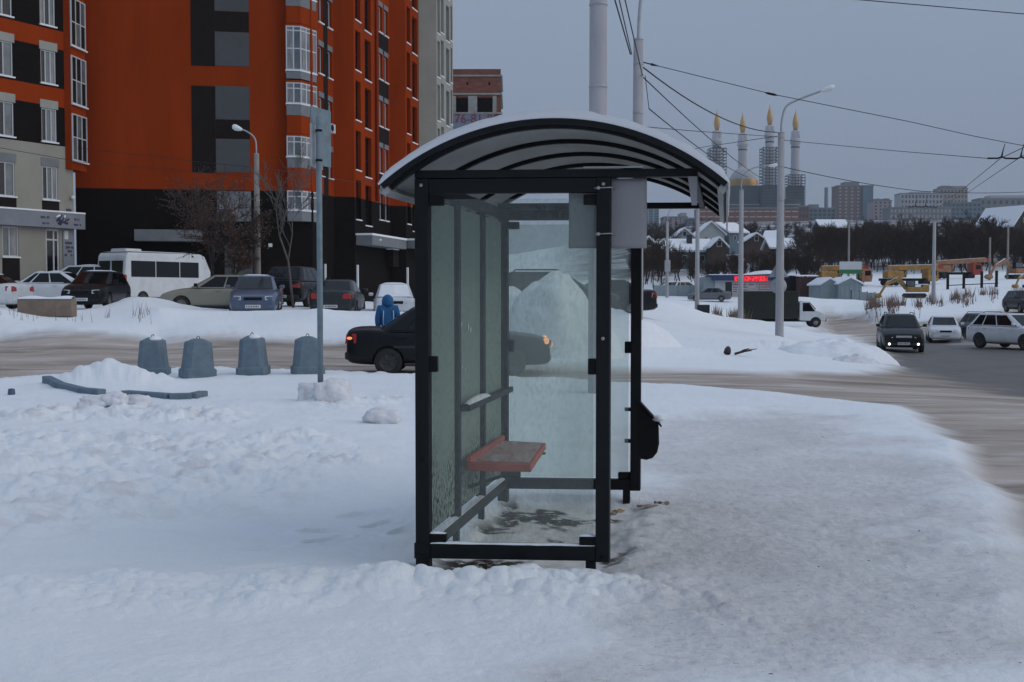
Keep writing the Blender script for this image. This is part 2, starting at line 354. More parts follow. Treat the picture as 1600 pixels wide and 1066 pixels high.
    z = z + loose * (fbm(x * 1.1, y * 2.6, 4, 91) * 0.035 + fbm(x * 7, y * 7, 3, 93) * 0.013 + fbm(x * 24, y * 24, 2, 94) * 0.006) + path * (fbm(x * 3, y * 3, 4, 95) * 0.022 + fbm(x * 12, y * 12, 2, 96) * 0.014 + fbm(x * 30, y * 30, 2, 98) * 0.007) + inside * fbm(x * 6, y * 6, 3, 97) * 0.03
    z = z + road * (fbm(x * 0.25, y * 1.6, 4, 99) * 0.05 * np.clip(r / 20, 0, 1))
    return z, road, path, inside, ch, sd
def gz(x, y): return float(height(np.array([float(x)]), np.array([float(y)]))[0][0])

# rings finer near the camera, columns finer in front of it
rings = np.concatenate([np.linspace(0.4, 3.3, 14), 1 / np.linspace(1 / 3.5, 1 / 46.0, 560), np.exp(np.linspace(math.log(46.4), math.log(2600), 230))])
angs = np.concatenate([np.linspace(-180, -34, 30), np.linspace(-33, -28, 20), np.arange(-27.5, 27.51, 0.078), np.linspace(28, 33, 20), np.linspace(34, 180, 30)[:-1]])
nr, na = len(rings), len(angs)
rr, aa = np.meshgrid(rings, np.radians(angs), indexing='ij')
X = (rr * np.sin(aa)).ravel(); Y = (rr * np.cos(aa)).ravel()
Z, roadm, pathm, insm, chm, sdm = height(X, Y)
asph = sstep(0.8, -0.8, (sdist(ASPH, X, Y) + fbm(X * 0.5, Y * 0.5, 3, 101) * 2.5)) * roadm
mud = np.clip(insm * sstep(0.02, 0.12, fbm(X * 3, Y * 3, 4, 111) + 0.22 * np.exp(-((X + 0.42) / 0.28) ** 2) * np.exp(-((Y - 6.65) / 0.3) ** 2) * 2 + 0.16 * np.exp(-((X - 0.02) / 0.25) ** 2 - ((Y - 8.9) / 0.5) ** 2) - 0.115), 0, 1)
wood = sstep(0.0, 1.0, (Y - 172) / 25 + fbm(X * 0.02, Y * 0.02, 3, 121) * 2) * sstep(0.02, 0.08, X / np.maximum(Y, 1))
idx = np.arange(nr * na).reshape(nr, na)
q = np.stack([idx[:-1, :], np.roll(idx, -1, 1)[:-1, :], np.roll(idx, -1, 1)[1:, :], idx[1:, :]], -1).reshape(-1, 4)[:, ::-1]
fr = roadm[q].mean(1); fp = pathm[q].mean(1)
kindf = np.where(fr > 0.5, 1, np.where(fp > 0.5, 2, 0))

gm = bpy.data.materials.new('winter_ground'); gm.use_nodes = True; t = gm.node_tree; L = t.links.new
b = t.nodes['Principled BSDF']; b.inputs['Specular IOR Level'].default_value = 0.25
def node(tp, **k):
    n = t.nodes.new(tp)
    for a, v in k.items(): setattr(n, a, v)
    return n
def att(n): a = node('ShaderNodeAttribute'); a.attribute_name = n; return a.outputs['Fac']
def noise(scale, detail=5, stretch=None, rough=0.6):
    n = node('ShaderNodeTexNoise'); n.inputs['Scale'].default_value = scale; n.inputs['Detail'].default_value = detail; n.inputs['Roughness'].default_value = rough
    co = node('ShaderNodeTexCoord').outputs['Object']
    if stretch: mp = node('ShaderNodeMapping'); mp.inputs['Scale'].default_value = stretch; L(co, mp.inputs[0]); co = mp.outputs[0]
    L(co, n.inputs['Vector']); return n.outputs['Fac']
def ramp(src, a, b_): m = node('ShaderNodeMapRange'); m.inputs['From Min'].default_value = a; m.inputs['From Max'].default_value = b_; L(src, m.inputs[0]); return m.outputs[0]
def mixc(f, c1, c2):
    m = node('ShaderNodeMix', data_type='RGBA')
    if isinstance(f, float): m.inputs[0].default_value = f
    else: L(f, m.inputs[0])
    for s_, c in ((6, c1), (7, c2)):
        if isinstance(c, tuple): m.inputs[s_].default_value = (*c, 1)
        else: L(c, m.inputs[s_])
    return m.outputs[2]
def mul(a, c):
    m = node('ShaderNodeMath', operation='MULTIPLY'); L(a, m.inputs[0])
    if isinstance(c, float): m.inputs[1].default_value = c
    else: L(c, m.inputs[1])
    return m.outputs[0]
snow_c = mixc(ramp(noise(0.7, 6), 0.3, 0.7), (0.84, 0.865, 0.875), (0.885, 0.905, 0.915))
# churned snow carries grit in patches
c1 = mixc(mul(att('churn'), ramp(noise(2.6, 7), 0.50, 0.72)), snow_c, (0.62, 0.585, 0.57))
grit = mul(ramp(noise(38, 4, (1, 0.55, 1)), 0.66, 0.74), 0.35)
c1 = mixc(mul(grit, ramp(noise(0.35, 3), 0.45, 0.65)), c1, (0.50, 0.47, 0.45))
# trodden path
pth = mixc(ramp(noise(1.1, 6), 0.32, 0.68), (0.63, 0.62, 0.615), (0.76, 0.755, 0.75))
pth = mixc(mul(ramp(noise(9, 6, (1, 2.2, 1)), 0.52, 0.68), 0.5), pth, (0.50, 0.455, 0.44))
pth = mixc(ramp(noise(42, 3, (1, 1.8, 1)), 0.64, 0.70), pth, (0.36, 0.30, 0.27))
pmask = ramp(att('path'), 0.1, 0.9)
c2 = mixc(pmask, c1, pth)
# compacted, sanded road snow with wheel tracks along the street
rd = mixc(ramp(noise(0.55, 6, (0.3, 1.0, 1)), 0.34, 0.66), (0.34, 0.285, 0.235), (0.54, 0.465, 0.41))
rd = mixc(mul(ramp(noise(1.2, 7, (0.16, 1.0, 1)), 0.52, 0.64), 0.75), rd, (0.20, 0.165, 0.135))
rd = mixc(mul(ramp(noise(2.2, 7, (0.3, 1, 1)), 0.55, 0.66), 0.5), rd, (0.66, 0.63, 0.61))
c3 = mixc(att('road'), c2, rd)
asp = mixc(ramp(noise(0.8, 6), 0.3, 0.7), (0.095, 0.085, 0.075), (0.15, 0.135, 0.12))
c4 = mixc(att('asphalt'), c3, asp)
md = mixc(ramp(noise(22, 5), 0.35, 0.6), (0.018, 0.015, 0.012), (0.085, 0.07, 0.055))
c5 = mixc(mul(att('mud'), ramp(noise(13, 5), 0.36, 0.46)), c4, md)
und = mixc(ramp(noise(0.09, 6), 0.42, 0.6), (0.055, 0.045, 0.04), (0.50, 0.51, 0.54))
c6 = mixc(att('wood'), c5, und)
L(c6, b.inputs['Base Color'])
rg = mixc(att('asphalt'), (0.85, 0.85, 0.85), (0.5, 0.5, 0.5)); L(rg, b.inputs['Roughness'])
bp = node('ShaderNodeBump'); bp.inputs['Strength'].default_value = 0.7; bp.inputs['Distance'].default_value = 0.02
nadd = node('ShaderNodeMath', operation='ADD'); L(noise(34, 8, None, 0.72), nadd.inputs[0]); L(noise(5, 6), nadd.inputs[1]); L(nadd.outputs[0], bp.inputs['Height']); L(bp.outputs[0], b.inputs['Normal'])
MAT['ground'] = gm

def ground_piece(name, sel, label=None):
    f = q[sel]; used, inv = np.unique(f, return_inverse=True); inv = inv.reshape(-1, 4); nv, nf = len(used), len(f)
    me = bpy.data.meshes.new(name); me.vertices.add(nv); me.vertices.foreach_set('co', np.stack([X[used], Y[used], Z[used]], 1).astype(np.float32).ravel())
    me.loops.add(nf * 4); me.loops.foreach_set('vertex_index', inv.ravel().astype(np.int32))
    me.polygons.add(nf); me.polygons.foreach_set('loop_start', (np.arange(nf) * 4).astype(np.int32)); me.polygons.foreach_set('use_smooth', np.ones(nf, bool))
    for an, arr in (('road', roadm), ('path', pathm), ('asphalt', asph), ('mud', mud), ('churn', chm), ('wood', wood)):
        a = me.attributes.new(an, 'FLOAT', 'POINT'); a.data.foreach_set('value', arr[used].astype(np.float32))
    me.update(calc_edges=True); me.validate(); me.materials.append(gm)
    o = bpy.data.objects.new(name, me); C.objects.link(o); tag(o, label, None, None, 'structure'); return o
ground_piece('ground', kindf == 0, 'snow covered ground with ploughed clods and drifts')
ground_piece('road', kindf == 1, 'sanded snowy road with brown wheel tracks and bare asphalt')
ground_piece('pavement', kindf == 2, 'trodden icy pavement beside the bus shelter')
# ---------------------------------------------------------------- buildings on the left
mat('orange', (0.262, 0.036, 0.0055), 0.95, 0.13, 0.7, 0.06, bscale=14, spec=0.05, stretch=(1, 1, 0.22))
mat('brown_tile', (0.0085, 0.0065, 0.006), 0.9, 0.25, 1.4, 0.12, stretch=(1, 1, 4), spec=0.1)
mat('brown_panel', (0.013, 0.009, 0.008), 0.8, 0.15, 2, spec=0.15)
mat('grey_panel', (0.070, 0.073, 0.078), 0.75, 0.10, 0.8)
mat('grey_trim', (0.17, 0.18, 0.19), 0.75, 0.12, 2)
mat('beige_wall', (0.285, 0.275, 0.235), 0.9, 0.08, 0.7, 0.1, bscale=18)
mat('beige_light', (0.30, 0.295, 0.265), 0.85, 0.08, 1)
mat('fascia', (0.20, 0.215, 0.25), 0.5, 0.12, 0.8)
mat('sill_snow', (0.74, 0.77, 0.80), 0.8, 0.05, 4)
mat('red_brick', (0.17, 0.062, 0.045), 0.9, 0.35, 1.2, 0.2, stretch=(1, 1, 3))
mat('slab', (0.26, 0.26, 0.24), 0.9, 0.2, 1)
mat('banner', (0.15, 0.175, 0.22), 0.7, 0.1, 1)
mat('banner_red', (0.20, 0.022, 0.04), 0.7, 0.2, 3)
mat('curtain', (0.20, 0.205, 0.21), 0.25, 0.5, 1.6, stretch=(2.5, 2.5, 0.4), spec=0.6)

class Face:
    """a vertical wall face from plan point a to plan point b (left to right seen from the street)"""
    def __init__(s, a, b, zref=0.0):
        s.a = Vector((a[0], a[1])); d = Vector((b[0], b[1])) - s.a; s.len = d.length; s.d = d / s.len; s.n = Vector((s.d.y, -s.d.x))
    def pt(s, u, z, off=0.0): p = s.a + s.d * u + s.n * off; return Vector((p.x, p.y, z))
    def u(s, px):
        k = (px - CX) / F_PX; return (k * s.a.y - s.a.x) / (s.d.x - k * s.d.y)
    def z(s, px, py):
        p = s.pt(s.u(px), 0); r = ray(px, py); return EYE + r.z / r.y * p.y
    def box(s, mb, u0, u1, z0, z1, o0, o1):
        mb.hexa([s.pt(u0, z0, o0), s.pt(u1, z0, o0), s.pt(u1, z0, o1), s.pt(u0, z0, o1), s.pt(u0, z1, o0), s.pt(u1, z1, o0), s.pt(u1, z1, o1), s.pt(u0, z1, o1)]); return mb
    def wall(s, mb, u0, u1, z0, z1, holes=(), dep=0.16, off=0.0):
        """wall skin with rectangular openings and their reveals"""
        hs = [(max(h[0], u0), min(h[1], u1), max(h[2], z0), min(h[3], z1)) for h in holes]; hs = [h for h in hs if h[0] < h[1] - 1e-4 and h[2] < h[3] - 1e-4]
        us = sorted({u0, u1, *[h[0] for h in hs], *[h[1] for h in hs]}); zs = sorted({z0, z1, *[h[2] for h in hs], *[h[3] for h in hs]})
        for i in range(len(us) - 1):
            for j in range(len(zs) - 1):
                cu, cz = (us[i] + us[i + 1]) / 2, (zs[j] + zs[j + 1]) / 2
                if any(h[0] < cu < h[1] and h[2] < cz < h[3] for h in hs): continue
                mb.add([s.pt(us[i], zs[j], off), s.pt(us[i + 1], zs[j], off), s.pt(us[i + 1], zs[j + 1], off), s.pt(us[i], zs[j + 1], off)], [(0, 1, 2, 3)])
        for h in hs:
            c = [(h[0], h[2]), (h[1], h[2]), (h[1], h[3]), (h[0], h[3])]
            for k in range(4):
                (ua, za), (ub, zb) = c[k], c[(k + 1) % 4]
                mb.add([s.pt(ua, za, off), s.pt(ub, zb, off), s.pt(ub, zb, off - dep), s.pt(ua, za, off - dep)], [(0, 1, 2, 3)])
        return mb
def window(parent, fc, u0, u1, z0, z1, vert=(0.5,), horiz=(), off=-0.10, fm='white_frame', gm_='glass_dark', fw=0.055, sill=0.10, name='window', sm='sill_snow'):
    f = MB(); t = 0.06
    fc.box(f, u0, u0 + fw, z0, z1, off, off + t); fc.box(f, u1 - fw, u1, z0, z1, off, off + t)
    fc.box(f, u0 + fw, u1 - fw, z0, z0 + fw, off, off + t); fc.box(f, u0 + fw, u1 - fw, z1 - fw, z1, off, off + t)
    xs = [u0 + fw] + [u0 + (u1 - u0) * v for v in vert] + [u1 - fw]
    for v in vert: fc.box(f, u0 + (u1 - u0) * v - fw * 0.45, u0 + (u1 - u0) * v + fw * 0.45, z0 + fw, z1 - fw, off, off + t * 0.9)
    zz = [z0 + fw] + [z0 + (z1 - z0) * h for h in horiz] + [z1 - fw]
    for h in horiz: fc.box(f, u0 + fw, u1 - fw, z0 + (z1 - z0) * h - fw * 0.45, z0 + (z1 - z0) * h + fw * 0.45, off, off + t * 0.8)
    w = f.build(name, fm, parent)
    for i in range(len(xs) - 1):
        for j in range(len(zz) - 1):
            p = MB(); fc.box(p, xs[i], xs[i + 1], zz[j], zz[j + 1], off + 0.005, off + 0.02)
            g = gm_ if isinstance(gm_, str) else gm_[(i + j * 2 + int(z0 * 3)) % len(gm_)]
            p.build('pane', g, w)
    if sill:
        p = MB(); fc.box(p, u0 - 0.06, u1 + 0.06, z0 - 0.07, z0 - 0.002, off + 0.04, sill); p.build('sill', sm, w)
    return w
GL = ['glass_dark', 'glass_grey', 'curtain']

# --- pale and orange wing at the left edge
dW = Vector((1030, 1800)).normalized(); A0 = Vector((-24.4, 55.0))
WL = Face(A0 - dW * 9, A0 + dW * 4.31)
wing = empty('apartment_wing', (0, 0, 0), label='orange, brown and beige apartment wing with grey shop fascia at left edge', cat='building')
TOP = 24.0
u_in = 9.0
rowz = [6.31 + 2.86 * k for k in range(6)]
wins = []
for k, z in enumerate(rowz):
    for (p0, p1, kd) in ((-2, 27, 0), (70, 93.5, 1)):
        u0, u1 = WL.u(p0), WL.u(p1); wins.append((u0, u1, z, z + 1.62, k, kd))
    for q_ in (2.3, 5.2): wins.append((u_in - q_ - 1.5, u_in - q_ - 0.3, z, z + 1.62, k, 0))
gw = [(WL.u(6), WL.u(31), 3.42, 4.85), (2.0, 3.2, 3.42, 4.85), (5.0, 6.2, 3.42, 4.85)]
door = (WL.u(73.5), WL.u(94.5), 1.9, 4.85)
holes = [w[:4] for w in wins] + gw + [door]
WL.wall(MB(), 0, WL.len, 0.0, 9.02, holes).build('wall', 'beige_wall', wing)
mo = MB(); mb_ = MB()
z = 9.02
while z < TOP:
    WL.wall(mb_, 0, WL.len, z, z + 1.93, holes); WL.wall(mo, 0, WL.len, z + 1.93, z + 2.86, holes); z += 2.86
mb_.build('wall', 'brown_tile', wing); mo.build('wall', 'orange', wing)
sh = MB(); back = WL.n * -9
sh.prism([WL.pt(0, 0, -0.3), WL.pt(WL.len - 0.02, 0, -0.3), WL.pt(WL.len - 0.02, 0, -9), WL.pt(0, 0, -9)], (0, 0, z)); sh.build('inner_wall', 'beige_wall', wing)
for (u0, u1, z0, z1, k, kd) in wins:
    if u1 < 5: continue
    window(wing, WL, u0, u1, z0, z1, (0.5,) if kd == 0 else (0.33, 0.66), gm_=GL)
    p = MB(); WL.box(p, u0 - 0.08, u1 + 0.08, z1 + 0.005, z1 + 0.42, -0.02, 0.03); p.build('lintel', 'beige_light' if k else 'grey_trim', wing)
    if k == 0: p = MB(); WL.box(p, u0 - 0.05, u1 + 0.05, 5.75, 6.22, -0.02, 0.03); p.build('spandrel_panel', 'brown_panel', wing)
for g in gw:
    if g[1] > 5: window(wing, WL, *g, (0.45,), gm_=GL); p = MB(); WL.box(p, g[0] - 0.03, g[1] + 0.03, 1.2, 3.32, -0.02, 0.03); p.build('spandrel_panel', 'brown_panel', wing)
dw = window(wing, WL, *door, (0.62,), (0.82,), fw=0.09, sill=0, name='door'); p = MB(); WL.box(p, door[0] + 0.62, door[0] + 0.66, 3.0, 3.5, -0.05, 0.0); p.build('handle', 'black', dw)
p = MB(); WL.box(p, 1, WL.len + 0.35, 4.90, 5.66, 0.01, 0.42); fa = p.build('fascia_board', 'fascia', wing)
p = MB(); WL.box(p, 1, WL.len + 0.36, 5.665, 5.74, 0.0, 0.44); p.build('snow_cap', 'snow', fa)
def marks(fc, px0, px1, py0, py1, off, mname, parent, name, rows=1, seed=0, fill=0.7):
    """short strokes standing for lettering that is too small to read in the photograph"""
    rnd = random.Random(seed); m = MB(); u0, u1 = fc.u(px0), fc.u(px1); pm = (px0 + px1) / 2; z1, z0 = fc.z(pm, py0), fc.z(pm, py1); hh = (z1 - z0) / (rows * 1.6 - 0.6)
    for r_ in range(rows):
        zt = z1 - r_ * hh * 1.6; u = u0
        while u < u1:
            w = hh * rnd.uniform(0.35, 0.7)
            if rnd.random() < fill + 0.12: fc.box(m, u, min(u + w * 0.75, u1), zt - hh * rnd.uniform(0.75, 1.0), zt, off, off + 0.012)
            u += w
    return tag(m.build(name, mname, parent), kind='stuff')
mat('sign_blue', (0.055, 0.05, 0.10), 0.6, 0.2, 3)
marks(WL, 56, 71, 338.5, 342, 0.422, 'sign_blue', fa, 'lettering', 1, 1); marks(WL, 58, 70, 348, 351, 0.422, 'sign_blue', fa, 'lettering', 1, 2)
marks(WL, 110, 118, 342, 346, 0.422, 'sign_blue', fa, 'lettering', 1, 3); marks(WL, 109, 120, 350.5, 354, 0.422, 'sign_blue', fa, 'lettering', 1, 4)
lg = MB()
for (a_, b_, c_, d_) in ((82, 346, 90, 337), (84, 350, 101, 343), (90, 346, 99, 350), (86, 338, 88, 352), (94, 341, 89, 348)):
    lg.tube([WL.pt(WL.u(a_), WL.z(a_, b_), 0.44), WL.pt(WL.u(c_), WL.z(c_, d_), 0.44)], 0.05, 6)
lo = lg.build('logo', 'sign_blue', fa); lg = MB(); lg.tube([WL.pt(WL.u(81), WL.z(81, 340), 0.45), WL.pt(WL.u(87), WL.z(87, 337), 0.45)], 0.05, 6); lg.tube([WL.pt(WL.u(92), WL.z(92, 346), 0.45), WL.pt(WL.u(95), WL.z(95, 337), 0.45)], 0.035, 6); lg.build('snow_cap', 'snow', lo)
p = MB(); WL.box(p, WL.u(106), WL.u(113.5), WL.z(110, 332), WL.z(110, 326.5), 0.0, 0.03); hn = p.build('house_number_plate', 'sign_blue', wing)
p = MB(); WL.box(p, WL.u(99.5), WL.u(117), 2.2, 4.8, 0.0, 0.05); sb = p.build('notice_board', 'fascia', wing)
for (y0, y1) in ((361, 375), (378, 382), (385, 389), (391, 395), (397, 401)): marks(WL, 101.5, 115, y0, y1, 0.052, 'plate' if y0 < 370 else 'sign_blue', sb, 'lettering', 1, y0, 0.5)
# glazed balcony stack at the end of the wing
BAL = Face(at(113, 300, 58.3).xy, at(136, 300, 59.9).xy)
m = MB(); m.prism([BAL.pt(0, 7.9), BAL.pt(BAL.len, 7.9), BAL.pt(BAL.len, 7.9, -3.2), BAL.pt(0, 7.9, -1.6)], (0, 0, 16.0)); m.build('balcony_stack', 'orange', wing)
for z0, z1 in ((8.36, 10.7), (11.2, 13.6), (14.1, 16.5), (17.0, 19.4)):
    window(wing, BAL, 0.01, BAL.len - 0.02, z0, z1, (0.33, 0.66), (0.5,), off=0.01, fw=0.06, sill=0.14, gm_=['brown_panel', 'glass_grey', 'brown_panel'], name='balcony_glazing')
m = MB(); m.lathe([(0.0, 0), (0.09, 0.02), (0.12, 0.12), (0.04, 0.2)], 10, WL.pt(WL.u(114), WL.z(114, 312), 0.15)); m.tube([WL.pt(WL.u(114), WL.z(114, 310), 0.0), WL.pt(WL.u(114), WL.z(114, 310), 0.2)], 0.02, 6); m.build('wall_camera', 'lamp_white', wing)

# --- orange tower
tower = empty('apartment_tower', (0, 0, 0), label='tall orange apartment tower with dark brown base behind parked cars', cat='building')
Cn = [at(118, 300, 60.8).xy, at(488, 300, 63.0).xy]
f_dir = (Vector(Cn[1]) - Vector(Cn[0])).normalized(); s_dir = Vector((370, 1800)).normalized()
def meet(p, d, px):
    k = (px - CX) / F_PX; t_ = (k * p.y - p.x) / (d.x - k * d.y); return p + d * t_
pts = [Vector(Cn[0]), Vector(Cn[1])]
for d_, px in ((s_dir, 523), (f_dir, 555), (s_dir, 610), (f_dir, 635), (s_dir, 655)): pts.append(meet(pts[-1], d_, px))
FB = [Face(pts[i], pts[i + 1]) for i in range(6)]
ZB = FB[0].z(300, 296.5)
F0, S1, P1, S2, P2, S3 = FB
holes = {i: [] for i in range(6)}; todo = []
FL = 2.86
def colm(i, p0, p1, zs, hgt, kind, **k):
    u0, u1 = FB[i].u(p0), FB[i].u(p1)
    for z0 in zs: holes[i].append((u0, u1, z0, z0 + hgt)); todo.append((i, u0, u1, z0, z0 + hgt, kind, k))
zs1 = [S1.z(511, y) for y in (198, 119)]; step = zs1[1] - zs1[0]
zl = [zs1[0] - step * 1, zs1[0], zs1[1], zs1[1] + step, zs1[1] + 2 * step]
colm(1, 500.5, 507.5, zl, 1.5, 'win'); colm(1, 514.5, 521, zl, 1.5, 'win')
z2 = [S2.z(561, y) for y in (380, 295)]; st2 = FL
zl2 = [5.7 + FL * k for k in range(7)]
colm(3, 557.5, 565.5, [z + 0.25 for z in zl2], 2.25, 'log'); colm(3, 572, 581.5, zl2, 2.35, 'log')
colm(3, 593.5, 599, [z + 0.5 for z in zl2], 1.55, 'win1'); colm(3, 602, 607.5, [z + 0.5 for z in zl2], 1.55, 'win1')
colm(5, 637, 642.5, [z + 0.4 for z in zl2], 2.25, 'log'); colm(5, 645.5, 653, zl2, 2.3, 'log')
for i, fc in enumerate(FB):
    lo_ = MB(); fc.wall(lo_, 0, fc.len, 0.0, ZB, holes[i], 0.3 if i else 0.1); lo_.build('wall', 'brown_tile', tower)
    hi = MB(); fc.wall(hi, 0, fc.len, ZB, TOP, holes[i], 0.3 if i else 0.1); hi.build('wall', 'orange', tower)
for (i, u0, u1, z0, z1, kind, k) in todo:
    fc = FB[i]
    if kind == 'log':
        w = window(tower, fc, u0, u1, z0, z1, (0.5,), (0.42,), off=-0.26, fm='brown_panel', gm_='glass_dark', fw=0.05, sill=0.05, name='loggia_glazing')
    else: window(tower, fc, u0, u1, z0, z1, (0.5,) if kind == 'win' else (), gm_=['glass_dark', 'glass_grey'], off=-0.2, fw=0.06, sill=0.09); p = MB(); fc.box(p, u0 - 0.06, u1 + 0.06, z1 + 0.01, z1 + 0.3, -0.02, 0.03); p.build('lintel', 'grey_trim', tower)
for z0 in zl: p = MB(); S1.box(p, S1.u(507.7), S1.u(514.3), z0 - 1.1 if z0 > 8 else z0, z0 + 1.75, -0.02, 0.015); p.build('spandrel_panel', 'brown_panel', tower)
for z0 in zl2[1:]: p = MB(); S2.box(p, S2.u(592), S2.u(608.5), z0 - 0.72, z0 + 0.42, -0.02, 0.015); p.build('spandrel_panel', 'brown_panel' if int(z0 * 7) % 2 else 'orange', tower)
p = MB(); p.tube([S2.pt(S2.u(588), ZB + 0.05, 0.12), S2.pt(S2.u(588), TOP, 0.12)], 0.09, 8); p.build('drain_pipe', 'orange', tower)
# painted rectangles on the blank front
for (p0, p1, y0, y1, mn, o) in ((303, 340, 134.5, 270, 'brown_panel', 0.02), (340.2, 393, 187.5, 217, 'brown_panel', 0.02), (340.2, 393, 135, 187, 'grey_panel', 0.025), (340.2, 393, 217.5, 269.5, 'grey_panel', 0.025),
                             (303, 340, -120, 103, 'brown_panel', 0.02), (340.2, 393, 18.5, 50, 'brown_panel', 0.02), (340.2, 393, 50.5, 103.5, 'grey_panel', 0.025), (340.2, 393, -40, 18, 'grey_panel', 0.025),
                             (341, 394, 299, 346, 'grey_trim', 0.02), (352, 396, 380, 432, 'grey_panel', 0.02)):
    zc = F0.z((p0 + p1) / 2, y0), F0.z((p0 + p1) / 2, y1); p = MB(); F0.box(p, F0.u(p0), F0.u(p1), min(zc), max(zc), 0.002, o); p.build('painted_panel', mn, tower)
p = MB(); F0.box(p, F0.u(216), F0.u(318), F0.z(260, 378), F0.z(260, 360.5), 0.02, 1.1); p.build('entrance_canopy', 'grey_trim', tower)
p = MB(); F0.box(p, F0.u(420.5), F0.u(426.5), F0.z(423, 386), F0.z(423, 380.5), 0.01, 0.04); p.build('notice_plate', 'plate', tower)
# roof and back
p = MB(); poly = [FB[0].pt(0, 0, -0.35)] + [f.pt(f.len, 0, -0.35) for f in (F0,)] + [Vector((q_.x - 0.4, q_.y + 0.3, 0)) for q_ in pts[2:]] + [Vector((pts[-1].x - 1, pts[-1].y + 2, 0)), Vector((pts[0].x, pts[0].y + 16, 0))]
p.prism(poly, (0, 0, TOP - 0.05)); p.build('inner_wall', 'orange', tower)
# corner bay windows, three sided
def bay(z0, z1, zb):
    e = 0.62; a = F0.pt(F0.u(450.5), 0, 0.0); k1 = F0.pt(F0.u(450.5), 0, e); k2 = F0.pt(F0.u(473), 0, e); k3 = F0.pt(F0.len, 0, 0.0) + Vector((*(S1.n * 0.10), 0)) + Vector((*(s_dir * 0.5), 0)); k4 = S1.pt(0.5, 0, 0)
    m = MB(); ring = [a, k1, k2, k3, k4]
    m.prism([Vector((q_.x, q_.y, zb)) for q_ in ring], (0, 0, z0 - zb)); bo = m.build('bay_window', 'grey_trim', tower)
    m = MB(); m.prism([Vector((q_.x, q_.y, z1)) for q_ in ring], (0, 0, 0.12)); m.build('bay_roof', 'orange', bo)
    m = MB(); m.prism([Vector((q_.x, q_.y, z0)) + (Vector((q_.x, q_.y, 0)) - Vector((*F0.pt(F0.len, 0, -0.3).xy, 0))).normalized() * 0.06 for q_ in ring], (0, 0, 0.06)); m.build('sill', 'sill_snow', bo)
    fr = MB(); tall = z1 - z0 > 2
    for g_, (q0, q1, nv) in enumerate(((k1, k2, 2), (k2, k3, 3), (a, k1, 1))):
        fc = Face(q0.xy, q1.xy)
        for v in range(nv + 1): fc.box(fr, max(0, fc.len * v / nv - 0.035), min(fc.len, fc.len * v / nv + 0.035), z0 + 0.06, z1, -0.05, 0.01 + g_ * 0.002)
        for zz_ in [z0 + 0.09, z1 - 0.035, z1 - (0.32 if not tall else 0.25)] + ([(z0 + z1) / 2] if tall else []): fc.box(fr, 0.036, fc.len - 0.036, zz_ - 0.03, zz_ + 0.03, -0.05, 0.004 + g_ * 0.002)
        for v in range(nv):
            pm_ = MB(); fc.box(pm_, fc.len * v / nv + 0.01, fc.len * (v + 1) / nv - 0.01, z0 + 0.07, z1 - 0.01, -0.03, -0.015); pm_.build('pane', ['curtain', 'glass_grey', 'curtain'][v] if g_ != 1 else 'curtain', bo)
    fr.build('frame', 'white_frame', bo)
for z0, z1, zb in ((6.08, 7.18, 5.55), (8.95, 10.1, 8.4), (11.78, 12.95, 11.2), (13.55, 15.95, 13.15), (17.5, 19.8, 17.0), (20.5, 21.7, 20.0)): bay(z0, z1, zb)
# column of orange wall between the bays
for z0, z1 in ((7.32, 8.4), (10.24, 11.2), (16.1, 17.0)):
    a = F0.pt(F0.u(451), 0, 0); k2 = F0.pt(F0.u(473), 0, 0.60); k3 = F0.pt(F0.len, 0, 0) + Vector((*(S1.n * 0.08), 0)) + Vector((*(s_dir * 0.5), 0)); m = MB()
    m.prism([Vector((q_.x, q_.y, z0)) for q_ in (a, F0.pt(F0.u(451), 0, 0.60), k2, k3, S1.pt(0.5, 0, 0))], (0, 0, z1 - z0)); m.build('bay_wall', 'orange', tower)
# entrance canopies on the receding side, air conditioner
for fc, p0, p1, y0, y1, dpt in ((S2, 553.5, 614, 368, 383, 1.0), (S3, 633, 656, 376, 388, 0.9)):
    m = MB(); zc = fc.z(p0 + 4, y1), fc.z(p0 + 4, y0); fc.box(m, fc.u(p0 + 3), fc.u(p1 - 2), *zc, 0.02, dpt); cp_ = m.build('entrance_canopy', 'grey_trim', tower)
    m = MB(); fc.box(m, fc.u(p0 + 3) - 0.03, fc.u(p1 - 2) + 0.03, zc[1] + 0.004, zc[1] + 0.12, 0.0, dpt + 0.03); m.build('snow_cap', 'snow', cp_)
    m = MB(); m.lathe([(0.0, 0), (0.1, 0.02), (0.1, 0.1), (0.0, 0.14)], 8, fc.pt(fc.u(p0 + 15), (zc[0] + zc[1]) / 2, dpt + 0.02)); m.build('lamp', 'lamp_white', cp_)
m = MB(); S1.box(m, S1.u(509), S1.u(516), S1.z(512, 208), S1.z(512, 194), 0.05, 0.4); ac = m.build('air_conditioner', 'white_frame', tower, bevel=0.02)
m = MB(); m.lathe([(0.20, 0), (0.20, 0.02)], 14); m.xform(Matrix.Translation(S1.pt(S1.u(510.5), S1.z(512, 201), 0.41)) @ Matrix(((S1.d.x, 0, S1.n.x), (S1.d.y, 0, S1.n.y), (0, 1, 0))).to_4x4()); m.build('fan_grille', 'black', ac)
m = MB(); S2.box(m, S2.u(603), S2.u(614), S2.z(608, 417), S2.z(608, 391), 0.1, 0.5); wb_ = m.build('wall_box', 'brown_panel', tower); m = MB(); S2.box(m, S2.u(602), S2.u(615), S2.z(608, 391) + 0.004, S2.z(608, 389), 0.08, 0.53); m.build('snow_cap', 'snow', wb_)
for px in (505.5, 556, 634): fc = S1 if px < 520 else (S2 if px < 600 else S3); m = MB(); fc.box(m, fc.u(px + 1), fc.u(px + 2.5), 1.5, 3.3, 0.01, 0.1); m.build('door_light_strip', 'lamp_white', tower)

